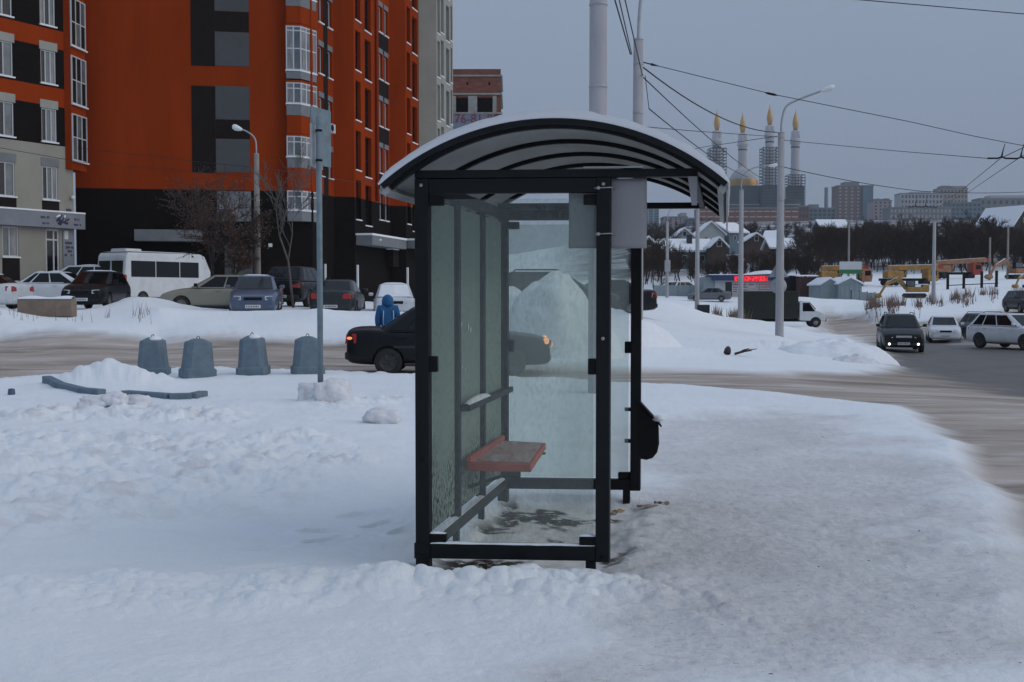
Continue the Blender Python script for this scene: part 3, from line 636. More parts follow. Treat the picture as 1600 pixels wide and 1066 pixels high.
# --- beige block behind
bb = empty('beige_apartment_block', (0, 0, 0), label='grey beige apartment block behind the orange tower', cat='building')
q0 = pts[-1] + f_dir * 0.02; q1 = meet(q0, f_dir, 683); q2 = meet(q1, s_dir, 708.5)
G0, G1 = Face(q0, q1), Face(q1, q2); hs = []
zg = [4.5 + FL * k for k in range(8)]
cols = ((684.3, 688.5), (690, 694.5), (698, 703), (705, 707.5))
for k, (p0, p1) in enumerate(cols):
    for z0 in zg: hs.append((G1.u(p0), G1.u(p1), z0 + 0.25 * (k % 2), z0 + 2.35 + 0.25 * (k % 2)))
G0.wall(MB(), 0, G0.len, 0, TOP, ()).build('wall', 'beige_wall', bb); G1.wall(MB(), 0, G1.len, 0, TOP, hs, 0.3).build('wall', 'beige_light', bb)
for h in hs: window(bb, G1, *h, (0.5,), (0.4,), off=-0.26, fm='grey_trim', fw=0.05, sill=0.04, name='loggia_glazing')
p = MB(); p.prism([G0.pt(0.02, 0, -0.35), G0.pt(G0.len, 0, -0.35), G1.pt(G1.len, 0, -0.35), G1.pt(G1.len, 0, -8), G0.pt(-1.5, 0, -8)], (0, 0, TOP - 0.05)); p.build('inner_wall', 'beige_wall', bb)

# --- unfinished brick building with a telephone banner
D = 130.0
br = empty('unfinished_brick_building', (0, 0, 0), label='unfinished red brick building with telephone banner behind shelter roof', cat='building')
BF = Face(at(640, 300, D).xy, at(782.5, 300, D).xy); sc_ = D / F_PX
zt = lambda y: BF.z(745, y)
hs = [(BF.u(a_), BF.u(b_), zt(176), zt(152)) for a_, b_ in ((713, 732), (746, 770))] + [(BF.u(a_), BF.u(a_ + 2.6), zt(133), zt(128.5)) for a_ in (729.5, 763.5)]
BF.wall(MB(), 0, BF.len, 0, zt(108), hs, 0.8).build('wall', 'red_brick', br)
for a_, b_ in ((708, 713), (732, 746), (770, 776)): p = MB(); BF.box(p, BF.u(a_), BF.u(b_), zt(177), zt(150), 0.01, 0.06); p.build('concrete_column', 'slab', br)
p = MB(); p.prism([BF.pt(0.05, 0, -0.85), BF.pt(BF.len - 0.05, 0, -0.85), BF.pt(BF.len - 0.05, 0, -12), BF.pt(0.05, 0, -12)], (0, 0, zt(108.5))); p.build('inner_wall', 'brown_panel', br)
for y_ in (118.5, 147, 177): p = MB(); BF.box(p, 0, BF.len + 0.18, zt(y_ + 1.3), zt(y_ - 1.2), -10, 0.16); p.build('floor_slab', 'slab', br)
p = MB(); BF.box(p, BF.u(690), BF.u(774), zt(204), zt(179), 0.17, 0.25); bn = p.build('banner', 'banner', br)
tm = text_mesh('276-81-80', 1.32, 0.01); tm.materials.append(MAT['banner_red']); to = link(tm, 'lettering', bn); c_ = BF.pt((BF.u(705) + BF.u(776)) / 2, zt(186.8), 0.262); to.matrix_local = Matrix.Translation(c_) @ Matrix.Rotation(R(90), 4, 'X') @ Matrix.Scale(1.04, 4)
# ---------------------------------------------------------------- bus shelter
def glassmat(name, tint, film, filmcol, nscale, lo_, hi_, gl=0.12, speck=0.0, speckcol=(0.03, 0.03, 0.025), zlim=None, transl=0.0, streak=None):
    m = bpy.data.materials.new(name); m.use_nodes = True; t = m.node_tree; t.nodes.clear(); L = t.links.new
    N = t.nodes.new
    o = N('ShaderNodeOutputMaterial'); tr = N('ShaderNodeBsdfTransparent'); tr.inputs[0].default_value = (*tint, 1)
    g = N('ShaderNodeBsdfGlossy'); g.inputs['Roughness'].default_value = 0.06; g.inputs[0].default_value = (0.9, 0.95, 0.95, 1)
    fr = N('ShaderNodeFresnel'); fr.inputs[0].default_value = 1.45
    gm_ = N('ShaderNodeMath'); gm_.operation = 'MULTIPLY'; L(fr.outputs[0], gm_.inputs[0]); gm_.inputs[1].default_value = gl * 8
    mg = N('ShaderNodeMixShader'); L(gm_.outputs[0], mg.inputs[0]); L(tr.outputs[0], mg.inputs[1]); L(g.outputs[0], mg.inputs[2])
    d = N('ShaderNodeBsdfDiffuse'); tl = N('ShaderNodeBsdfTranslucent')
    tcn = N('ShaderNodeTexCoord'); mp = N('ShaderNodeMapping'); mp.inputs['Scale'].default_value = streak or (1, 1, 1); L(tcn.outputs['Object'], mp.inputs[0])
    n = N('ShaderNodeTexNoise'); n.inputs['Scale'].default_value = nscale; n.inputs['Detail'].default_value = 7; n.inputs['Roughness'].default_value = 0.65; L(mp.outputs[0], n.inputs['Vector'])
    mr = N('ShaderNodeMapRange'); mr.inputs['From Min'].default_value = 0.3; mr.inputs['From Max'].default_value = 0.7; mr.inputs['To Min'].default_value = lo_; mr.inputs['To Max'].default_value = hi_; L(n.outputs['Fac'], mr.inputs[0])
    col = N('ShaderNodeMix'); col.data_type = 'RGBA'; col.inputs[6].default_value = (*filmcol, 1); col.inputs[7].default_value = (*speckcol, 1)
    fac = mr.outputs[0]
    if speck:
        n2 = N('ShaderNodeTexNoise'); n2.inputs['Scale'].default_value = 55; n2.inputs['Detail'].default_value = 3; mp2 = N('ShaderNodeMapping'); mp2.inputs['Scale'].default_value = (1, 1, 0.5); L(tcn.outputs['Object'], mp2.inputs[0]); L(mp2.outputs[0], n2.inputs['Vector'])
        r2 = N('ShaderNodeMapRange'); r2.inputs['From Min'].default_value = 0.50; r2.inputs['From Max'].default_value = 0.56; L(n2.outputs['Fac'], r2.inputs[0])
        sp = r2.outputs[0]
        if zlim:
            sz = N('ShaderNodeSeparateXYZ'); L(tcn.outputs['Object'], sz.inputs[0]); n3 = N('ShaderNodeTexNoise'); n3.inputs['Scale'].default_value = 4; L(tcn.outputs['Object'], n3.inputs['Vector'])
            ad = N('ShaderNodeMath'); ad.operation = 'MULTIPLY_ADD'; L(n3.outputs['Fac'], ad.inputs[0]); ad.inputs[1].default_value = 0.7; L(sz.outputs[2], ad.inputs[2])
            rz_ = N('ShaderNodeMapRange'); rz_.inputs['From Min'].default_value = zlim + 0.35 + 0.15; rz_.inputs['From Max'].default_value = zlim + 0.35 - 0.25; L(ad.outputs[0], rz_.inputs[0])
            mm = N('ShaderNodeMath'); mm.operation = 'MULTIPLY'; L(sp, mm.inputs[0]); L(rz_.outputs[0], mm.inputs[1]); sp = mm.outputs[0]
        ms = N('ShaderNodeMath'); ms.operation = 'MULTIPLY'; L(sp, ms.inputs[0]); ms.inputs[1].default_value = speck; sp = ms.outputs[0]
        L(sp, col.inputs[0]); mx = N('ShaderNodeMath'); mx.operation = 'MAXIMUM'; L(fac, mx.inputs[0]); L(sp, mx.inputs[1]); fac = mx.outputs[0]
    else: col.inputs[0].default_value = 0
    L(col.outputs[2], d.inputs[0]); L(col.outputs[2], tl.inputs[0])
    md_ = N('ShaderNodeMixShader'); md_.inputs[0].default_value = transl; L(d.outputs[0], md_.inputs[1]); L(tl.outputs[0], md_.inputs[2])
    mf = N('ShaderNodeMixShader'); L(fac, mf.inputs[0]); L(mg.outputs[0], mf.inputs[1]); L(md_.outputs[0], mf.inputs[2]); L(mf.outputs[0], o.inputs[0]); MAT[name] = m
glassmat('glass_end', (0.955, 0.985, 0.965), 0, (0.44, 0.48, 0.46), 1.1, 0.045, 0.11, 0.08, 0.14, (0.26, 0.27, 0.25), None, 0.35, (1.6, 1.6, 0.5))
glassmat('glass_far', (0.95, 0.985, 0.965), 0, (0.56, 0.61, 0.59), 1.3, 0.14, 0.30, 0.06, 0.14, (0.22, 0.23, 0.23), None, 0.35, (1.6, 1.6, 0.4))
glassmat('glass_frost', (0.75, 0.83, 0.80), 0, (0.365, 0.43, 0.375), 1.5, 0.90, 0.98, 0.05, 0.95, (0.05, 0.045, 0.035), 0.62, 0.30, (1, 1, 0.5))
glassmat('polycarb', (0.6, 0.62, 0.63), 0, (0.68, 0.675, 0.66), 3, 0.92, 1.0, 0.03, 0.0, (0, 0, 0), None, 0.45, (6, 1, 1))
glassmat('snow_thin', (0.6, 0.62, 0.63), 0, (0.82, 0.84, 0.88), 3, 0.99, 1.0, 0.0, 0.0, (0, 0, 0), None, 0.35)
mat('flute_grey', (0.40, 0.40, 0.39), 0.6, 0.2, 4)
mat('seat_red', (0.42, 0.085, 0.055), 0.6, 0.25, 7)
mat('seat_worn', (0.40, 0.13, 0.10), 0.75, 0.2, 7, 0.1, col2=(0.52, 0.47, 0.45), f2=0.47, stretch=(3, 0.6, 1))
mat('sheet_plastic', (0.27, 0.265, 0.275), 0.55, 0.06, 3)
mat('eave_metal', (0.30, 0.30, 0.30), 0.45, 0.2, 5, metal=0.4, stretch=(1, 1, 4))
mat('wire_steel', (0.35, 0.36, 0.37), 0.4, 0.1, metal=0.6)

SA = Vector((math.cos(R(4.0)), -math.sin(R(4.0)), 0)); SB = Vector((math.sin(R(10.5)), math.cos(R(10.5)), 0))
_d0 = EYE * F_PX / (897 - 458.5); O3 = Vector(((648 - CX) / F_PX * _d0, _d0, 0.0))
def SP(a, b_, z): return SA * a + SB * b_ + Vector((0, 0, z))
def sa(px, b_=0.0):
    k = (px - CX) / F_PX; o = O3 + SB * b_; return (k * o.y - o.x) / (SA.x - k * SA.y)
def sz(px, py, b_=0.0):
    a_ = sa(px, b_); p = O3 + SP(a_, b_, 0); r = ray(px, py); return EYE + r.z / r.y * p.y
def sbx(m, a0, a1, b0, b1, z0, z1):
    m.hexa([SP(a0, b0, z0), SP(a1, b0, z0), SP(a1, b1, z0), SP(a0, b1, z0), SP(a0, b0, z1), SP(a1, b0, z1), SP(a1, b1, z1), SP(a0, b1, z1)]); return m
LEN = 2.42
W = sa(953); PW = 0.078
shel = empty('bus_shelter', O3, label='dark framed glass bus shelter with curved snow capped roof', cat='bus shelter')
ZT = sz(660, 266); ZR = sz(660, 278.5); ZBM1 = sz(660, 851); ZBM0 = sz(660, 873)
AL = sa(915.5); AR = sa(930.5)
for nm, b0 in (('near', 0.0), ('far', LEN)):
    b1 = b0 + PW
    m = MB(); sbx(m, 0.0, PW, b0, b1, -0.10, ZR - 0.002); m.build('post', 'frame', shel, bevel=0.004)
    m = MB(); sbx(m, W - PW, W, b0, b1, ZBM0 - 0.005, ZR - 0.002); m.build('post', 'frame', shel, bevel=0.004)
    m = MB(); sbx(m, AL, AR, b0 + 0.012, b1 - 0.012, -0.10, ZBM0 - 0.003); m.build('leg', 'frame', shel)
    m = MB(); sbx(m, PW + 0.001, W - PW - 0.001, b0 + 0.004, b1 - 0.004, ZBM0, ZBM1); bm_ = m.build('bottom_beam', 'frame', shel, bevel=0.004)
    if nm == 'near':
        def sn(u, v): a_ = PW + 0.004 + u * (W - 2 * PW - 0.008); th = 0.010 + 0.010 * float(fbm(np.array([a_ * 14]), np.array([v * 2.0]), 3, 5)[0]) * 1.5; return SP(a_, b0 + 0.006 + v * (PW - 0.012), ZBM1 + (th * (1 if 0.1 < v < 0.9 else 0.35)))
        m = MB(); m.grid(sn, 40, 4); m.build('snow_cap', 'snow', bm_)
        m = MB(); sbx(m, -0.006, PW + 0.006, b0 - 0.006, b1 + 0.006, ZBM0 + 0.002, ZBM1 - 0.052 + 0.06); m.build('post_collar', 'frame', shel)
    m = MB(); sbx(m, PW + 0.001, W - PW - 0.001, b0 + 0.004, b1 - 0.004, ZR - 0.085, ZR - 0.004); m.build('top_beam', 'frame', shel, bevel=0.004)
    m = MB(); sbx(m, 0.0, sa(1088), b0 + 0.006, b1 - 0.002, ZR, ZT); m.build('roof_beam', 'frame', shel, bevel=0.003)
# longitudinal beams and back wall posts
m = MB(); sbx(m, 0.006, PW - 0.006, PW + 0.002, LEN - 0.002, ZR - 0.083, ZR - 0.006); m.build('back_beam', 'frame', shel)
m = MB(); sbx(m, W - PW + 0.006, W - 0.006, PW + 0.002, LEN - 0.002, ZR + 0.001, ZT - 0.003); m.build('front_beam', 'frame', shel)
m = MB(); sbx(m, sa(1088) - 0.04, sa(1088) - 0.003, PW + 0.002, LEN - 0.002, ZR + 0.003, ZT - 0.004); m.build('eave_beam', 'frame', shel)
m = MB(); sbx(m, 0.010, PW - 0.010, PW + 0.002, LEN - 0.002, ZBM0 + 0.003, ZBM1 - 0.003); bb_ = m.build('back_bottom_beam', 'frame_worn', shel)
m = MB(); m.grid(lambda u, v: SP(0.012 + v * (PW - 0.024), PW + 0.02 + u * (LEN - PW - 0.04), ZBM1 - 0.003 + 0.012 * math.sin(v * math.pi) * (0.6 + 0.5 * math.sin(u * 40))), 50, 4); m.build('snow_cap', 'snow', bb_)
NB = 3; bl = (LEN - PW) / NB
for k in range(1, NB):
    bk = PW + bl * k
    m = MB(); sbx(m, 0.004, PW - 0.012, bk - 0.028, bk + 0.028, ZBM1 - 0.002, ZR - 0.085); m.build('post', 'frame_worn', shel, bevel=0.003)
    m = MB(); sbx(m, 0.018, PW - 0.022, bk - 0.02, bk + 0.02, -0.10, ZBM0); m.build('leg', 'frame_worn', shel)
for k in range(NB):
    b0 = PW + bl * k + (0.03 if k else 0.01); b1 = PW + bl * (k + 1) - 0.03
    m = MB(); sbx(m, 0.026, 0.034, b0, b1, ZBM1 + 0.03, ZR - 0.10); m.build('back_pane', 'glass_frost', shel)
m = MB(); sbx(m, PW - 0.008, PW + 0.05, PW + bl, LEN - 0.02, 0.845, 0.885); rl = m.build('backrest_rail', 'frame_worn', shel, bevel=0.004)
m = MB(); m.grid(lambda u, v: SP(PW - 0.004 + 0.048 * v, PW + bl + 0.01 + u * bl * 0.9, 0.886 + 0.035 * math.sin(v * math.pi) * (0.25 + 0.75 * math.sin(u * math.pi) ** 0.5)), 20, 5); m.build('snow_cap', 'snow', rl)
# splashes of snow stuck to the frosted panes
for i, (b_, z_, r_) in enumerate(((0.98, 1.50, 0.018), (1.02, 1.40, 0.012), (1.22, 1.38, 0.022), (1.30, 1.36, 0.016), (1.72, 1.52, 0.020), (1.74, 1.16, 0.015), (1.05, 1.12, 0.008), (1.14, 1.10, 0.008))):
    m = MB(); m.lathe([(0.0, -r_), (r_ * 0.8, -r_ * 0.6), (r_, 0.0), (r_ * 0.7, r_ * 0.9), (0.0, r_ * 1.8)], 8); m.xform(Matrix.Translation(SP(0.036, b_, z_)) @ Matrix.Rotation(i * 1.3, 4, 'X') @ Matrix.Diagonal((0.35, 1.5, 1, 1))); m.build('snow_spot', 'snow', shel)
# bolts and rubber seals of the near frame
for (a_, z_) in ((PW / 2, ZBM0 + 0.03), (PW / 2, ZR - 0.04), (W - PW / 2, ZBM0 + 0.03), (W - PW / 2, ZR - 0.04), (PW / 2, 0.66), (W - PW / 2, 1.35)):
    m = MB(); m.lathe([(0.0, -0.006), (0.011, -0.006), (0.011, 0.004), (0, 0.004)], 6); m.xform(Matrix.Translation(SP(a_, -0.004, z_)) @ Matrix.Rotation(R(90), 4, 'X')); m.build('bolt', 'eave_metal' if z_ > 1 else 'black', shel)
# end panes with their clamps
def end_pane(b_, gm_, fb):
    m = MB(); sbx(m, PW + 0.012, W - PW - 0.018, b_ + 0.032, b_ + 0.040, ZBM1 + 0.012, ZR - 0.118); g = m.build('end_pane', gm_, shel)
    for (a0, a1, zc) in ((PW - 0.012, PW + 0.085, ZR - 0.125), (PW - 0.02, PW + 0.045, 1.6 - 0.40), (PW - 0.012, PW + 0.095, ZBM1 + 0.03), (W - PW - 0.075, W - PW + 0.01, ZR - 0.125), (W - PW - 0.048, W - PW + 0.012, 1.6 - 0.41), (W - PW - 0.095, W - PW + 0.004, ZBM1 + 0.026)):
        h = 0.045 if abs(zc - 1.2) < 0.1 else 0.028
        m = MB(); sbx(m, a0, a1, b_ + 0.018, b_ + 0.062, zc - h, zc + h); cl = m.build('clamp', 'black', shel, bevel=0.006)
        if zc < 0.5 and b_ < 1: m = MB(); m.grid(lambda u, v: SP(a0 + 0.004 + u * (a1 - a0 - 0.008), b_ + 0.02 + v * 0.04, zc + h + 0.001 + 0.016 * math.sin(v * math.pi) * math.sin(math.pi * min(1, u * 0.9 + 0.08))), 10, 5); m.build('snow_cap', 'snow', cl)
end_pane(0.0, 'glass_end', 0); end_pane(LEN, 'glass_far', 0)
# scribble on the far top beam
m = MB(); rnd = random.Random(3)
for (x0, y0, x1, y1) in ((842, 318, 838, 330), (838, 330, 846, 322), (846, 322, 842, 318), (856, 319, 852, 329), (860, 320, 857, 329), (864, 330, 874, 321), (862, 322, 875, 328), (846, 330, 852, 325)):
    m.tube([SP(sa(x0, LEN), LEN - 0.006, sz(x0, y0 + 3, LEN)), SP(sa(x1, LEN), LEN - 0.006, sz(x1, y1 + 3, LEN))], 0.005, 5)
tag(m.build('scribble', 'black', shel), kind='stuff')
# curved roof
RA0, RA1 = sa(599, -0.10), sa(1134, -0.10); zE = sz(597, 291, -0.10); zA = sz(815, 189, -0.10)
ch_ = RA1 - RA0; sg = zA - zE; RR = ch_ * ch_ / (8 * sg) + sg / 2; ac_ = (RA0 + RA1) / 2; zc_ = zE + sg - RR; th0 = math.asin(ch_ / 2 / RR)
def arc(t_, dr=0.0): th = -th0 + 2 * th0 * t_; return ac_ + (RR + dr) * math.sin(th), zc_ + (RR + dr) * math.cos(th)
RB0, RB1 = -0.12, LEN + 0.20
def arcbar(b0, b1, r0, r1, n=36, t0=0.0, t1=1.0):
    m = MB(); vs = []; fs = []
    for i in range(n + 1):
        t_ = t0 + (t1 - t0) * i / n
        for dr, b_ in ((r0, b0), (r0, b1), (r1, b1), (r1, b0)): a_, z_ = arc(t_, dr); vs.append(SP(a_, b_, z_))
    for i in range(n):
        for k in range(4): fs.append((i * 4 + k, i * 4 + (k + 1) % 4, i * 4 + 4 + (k + 1) % 4, i * 4 + 4 + k))
    fs += [(0, 1, 2, 3), (n * 4, n * 4 + 3, n * 4 + 2, n * 4 + 1)]
    return m.add(vs, fs, False)
nrib = 5
for k in range(nrib):
    b_ = RB0 + 0.05 + (RB1 - RB0 - 0.15) * k / (nrib - 1); arcbar(b_, b_ + 0.036, -0.038, -0.012).build('roof_rib', 'frame', shel)
arcbar(RB0 - 0.012, RB0 + 0.008, -0.022, 0.009).build('roof_edge_trim', 'frame', shel); arcbar(RB1 - 0.008, RB1 + 0.012, -0.03, 0.010).build('roof_edge_trim', 'frame', shel)
for k in range(nrib - 1):
    b0 = RB0 + 0.05 + (RB1 - RB0 - 0.15) * k / (nrib - 1) + 0.02; b1 = b0 + (RB1 - RB0 - 0.15) / (nrib - 1) + 0.0
    if k == 0: b0 = RB0 + 0.009
    if k == nrib - 2: b1 = RB1 - 0.009
    rs = arcbar(b0, b1 - 0.002, -0.010, -0.002, 36).build('roof_sheet', 'polycarb', shel)
    m = MB()                                     # flutes of the twin wall sheet
    for j in range(int((b1 - b0) / 0.03)):
        bb2 = b0 + 0.015 + j * 0.03
        vs = []
        for i in range(25):
            a_, z_ = arc(i / 24, -0.0105); a2, z2_ = arc(i / 24, -0.0122); vs += [SP(a_, bb2, z_), SP(a_, bb2 + 0.004, z_), SP(a2, bb2 + 0.002, z2_)]
        m.add(vs, [f for i in range(24) for f in ((3 * i, 3 * i + 3, 3 * i + 5, 3 * i + 2), (3 * i + 2, 3 * i + 5, 3 * i + 4, 3 * i + 1))])
    tag(m.build('flutes', 'flute_grey', rs), kind='stuff')
for (t0, t1) in ((-0.012, 0.010), (0.990, 1.012)):
    arcbar(RB0, RB1, -0.055, -0.012 if t0 < 0 else -0.012, 3, t0, t1).build('eave_channel', 'eave_metal', shel)
a_, z_ = arc(1.0); m = MB(); sbx(m, a_ - 0.002, a_ + 0.010, RB0, RB1, z_ - 0.115, z_ + 0.004); m.build('eave_flashing', 'eave_metal', shel)
a_, z_ = arc(0.0); m = MB(); sbx(m, a_ - 0.008, a_ + 0.002, RB0, RB1, z_ - 0.045, z_ + 0.004); m.build('eave_flashing', 'eave_metal', shel)
m = MB(); x0, x1 = sa(1073.5), sa(1088); m.hexa([SP(x0 + 0.022, -0.012, sz(1082, 321)), SP(x1, -0.012, sz(1082, 321)), SP(x1, -0.004, sz(1082, 321)), SP(x0 + 0.022, -0.004, sz(1082, 321)), SP(x0, -0.012, ZR - 0.002), SP(x1, -0.012, ZR - 0.002), SP(x1, -0.004, ZR - 0.002), SP(x0, -0.004, ZR - 0.002)]); m.build('bracket_plate', 'sheet_plastic', shel)
m = MB(); sbx(m, sa(912), sa(1005), -0.030, -0.012, ZT + 0.002, ZT + 0.010); m.build('ledge_plate', 'eave_metal', shel)
def snow_roof(u, v):
    t_ = u; b_ = RB0 - 0.014 + v * (RB1 - RB0 + 0.02)
    nn = float(fbm(np.array([t_ * 22.0]), np.array([b_ * 3.0]), 4, 9)[0]); th = 0.036 + 0.022 * nn + 0.012 * math.sin(t_ * math.pi)
    e = min(1.0, u * 30, (1 - u) * 30); ev = 1.0 if 0.001 < v < 0.999 else 0.15
    th *= (0.25 + 0.75 * e); a_, z_ = arc(-0.004 + 1.008 * t_, 0.011 + th * (0.9 if ev == 1 else 0.0)); return SP(a_, b_ - (0.006 if v < 0.03 and ev == 1 else 0), z_)
vlist = [0.0, 0.002, 0.012, 0.03] + [0.03 + 0.94 * i / 14 for i in range(1, 15)] + [0.99, 0.998, 1.0]
m = MB(); nu = 90; vs = [snow_roof(i / nu, v) for v in vlist for i in range(nu + 1)]
m.add(vs, [(j * (nu + 1) + i, j * (nu + 1) + i + 1, (j + 1) * (nu + 1) + i + 1, (j + 1) * (nu + 1) + i) for j in range(len(vlist) - 1) for i in range(nu)], True); m.build('roof_snow', 'snow_thin', shel)
# bench seat
zS = 0.50
def sb_at(py, px):                                # longitudinal position of a point seen at a pixel at seat height
    r = ray(px, py); t_ = (zS - EYE) / r.z; p = Vector((0, 0, EYE)) + r * t_ - O3; det = SA.x * SB.y - SA.y * SB.x
    return (p.x * SB.y - p.y * SB.x) / det, (SA.x * p.y - SA.y * p.x) / det
c00 = sb_at(723, 728); c10 = sb_at(725, 830); c11 = sb_at(691, 853); c01 = sb_at(687, 776)
def quad(m, q, z0, z1, inset=0.0):
    cx_ = sum(p[0] for p in q) / 4; cy_ = sum(p[1] for p in q) / 4; q = [(p[0] + (cx_ - p[0]) * inset, p[1] + (cy_ - p[1]) * inset) for p in q]
    m.hexa([SP(p[0], p[1], z0) for p in q] + [SP(p[0], p[1], z1) for p in q])
qs = [c00, c10, c11, c01]
m = MB(); quad(m, qs, zS - 0.055, zS - 0.004); st = m.build('seat', 'seat_red', shel, bevel=0.008)
m = MB(); quad(m, qs, zS - 0.0035, zS + 0.003, 0.12); m.build('seat_top', 'seat_worn', st)
m = MB(); sbx(m, c00[0] - 0.005, c00[0] + 0.03, c00[1] + 0.02, c01[1] - 0.02, zS - 0.002, zS + 0.035); m.build('seat_lip', 'seat_red', st, bevel=0.006)
for f_ in (0.2, 0.8):
    b_ = c00[1] + (c01[1] - c00[1]) * f_
    m = MB(); m.bar(SP(0.05, b_, zS - 0.20), SP(c10[0] - 0.08, b_, zS - 0.066), 0.03, 0.02); m.bar(SP(0.06, b_, zS - 0.075), SP(c10[0] - 0.06, b_, zS - 0.068), 0.028, 0.012); m.build('seat_bracket', 'frame_worn', shel)
# plastic sheet tied to the near right post
m = MB(); x0, x1 = sa(888, 0.08), sa(1010, 0.08); z0, z1 = sz(985, 388, 0.08), sz(985, 279, 0.08)
m.grid(lambda u, v: SP(x0 + u * (x1 - x0), 0.083 + 0.012 * math.sin(u * 3 + v) + 0.006 * math.sin(v * 5), z0 + v * (z1 - z0)), 14, 14)
o = m.build('plastic_sheet', 'sheet_plastic'); o.location = O3; tag(o, 'blank greyish plastic sheet wired to the right post of the shelter', 'sheet')
so = o.modifiers.new('thick', 'SOLIDIFY'); so.thickness = 0.004
for zz_ in (sz(950, 294), sz(950, 366)):
    m = MB(); loop = [(W - PW - 0.008, -0.006), (W + 0.004, -0.008), (W + 0.02, 0.05), (W + 0.006, 0.098), (W - PW - 0.01, 0.1), (W - PW - 0.008, -0.006)]
    m.tube([SP(a_, b_, zz_ + 0.004 * math.sin(i * 2)) for i, (a_, b_) in enumerate(loop)], 0.0035, 5); m.lathe([(0.0, -0.012), (0.012, -0.006), (0.012, 0.006), (0, 0.012)], 8, SP(W - PW + 0.012, -0.012, zz_)); o2 = m.build('wire_tie', 'wire_steel', o)
# litter bin on the far right post
pb = O3 + SP(sa(992, LEN), LEN + 0.02, 0); scb = pxs(pb.y)
bin_ = empty('litter_bin', (pb.x, pb.y, 0), -R(4), label='black litter bin hung on the far post of the shelter', cat='litter bin')
zb = lambda y: EYE + (458.5 - y) / scb
prof = [(0.005, zb(621)), (0.035, zb(628)), (0.185, zb(662)), (0.190, zb(692)), (0.175, zb(706)), (0.14, zb(715)), (0.09, zb(718)), (0.04, zb(716)), (0.005, zb(708))]
m = MB(); m.prism([Vector((x_, -0.02, z_)) for x_, z_ in prof], (0, 0.30, 0)); m.build('body', 'black', bin_, bevel=0.012)
m = MB(); m.bar((0.03, 0.13, zb(626)), (0.205, 0.13, zb(665)), 0.33, 0.012, (1, 0, 0.6)); m.build('lid', 'frame', bin_)
m = MB(); m.lathe([(0.0, -0.03), (0.04, -0.02), (0.05, 0.0), (0.03, 0.025), (0, 0.03)], 9); m.xform(Matrix.Translation((0.185, 0.02, zb(653))) @ Matrix.Diagonal((1.1, 2.5, 0.7, 1))); m.build('snow_cap', 'snow', bin_)
for z_ in (zb(640), zb(690)): m = MB(); m.bb(-0.075, 0.006, 0.03, 0.10, z_ - 0.012, z_ + 0.012); m.build('hanger', 'frame', bin_)
# scraps of litter on the trodden snow by the shelter
mat('litter_card', (0.30, 0.24, 0.19), 0.8, 0.2, 12); mat('litter_tan', (0.42, 0.27, 0.14), 0.8, 0.2, 12)
for i, (px, py, L_, w_, a_, mn, lab) in enumerate(((966, 791, 0.10, 0.04, 0.2, 'litter_tan', 'tan scrap of paper beside the far leg of the shelter'), (1012, 789, 0.16, 0.05, 0.1, 'litter_card', 'flat brown cardboard strip on snow right of the far leg'), (1034, 786, 0.12, 0.03, -0.3, 'litter_card', 'crumpled brown wrapper farthest right by the shelter leg'), (958, 793, 0.07, 0.03, 0.6, 'litter_card', 'small brown scrap nearest the right post'))):
    x_, y_ = hit(px, py); zz_ = gz(x_, y_)
    m = MB(); m.grid(lambda u, v: ((u - 0.5) * L_, (v - 0.5) * w_, 0.012 + 0.012 * math.sin(u * 7 + i) * math.cos(v * 4 + i)), 8, 4); o = m.build('litter_scrap', mn); o.location = (x_, y_, zz_); o.rotation_euler.z = a_; tag(o, lab, 'litter', 'scraps of litter by the shelter'); o.modifiers.new('t', 'SOLIDIFY').thickness = 0.003
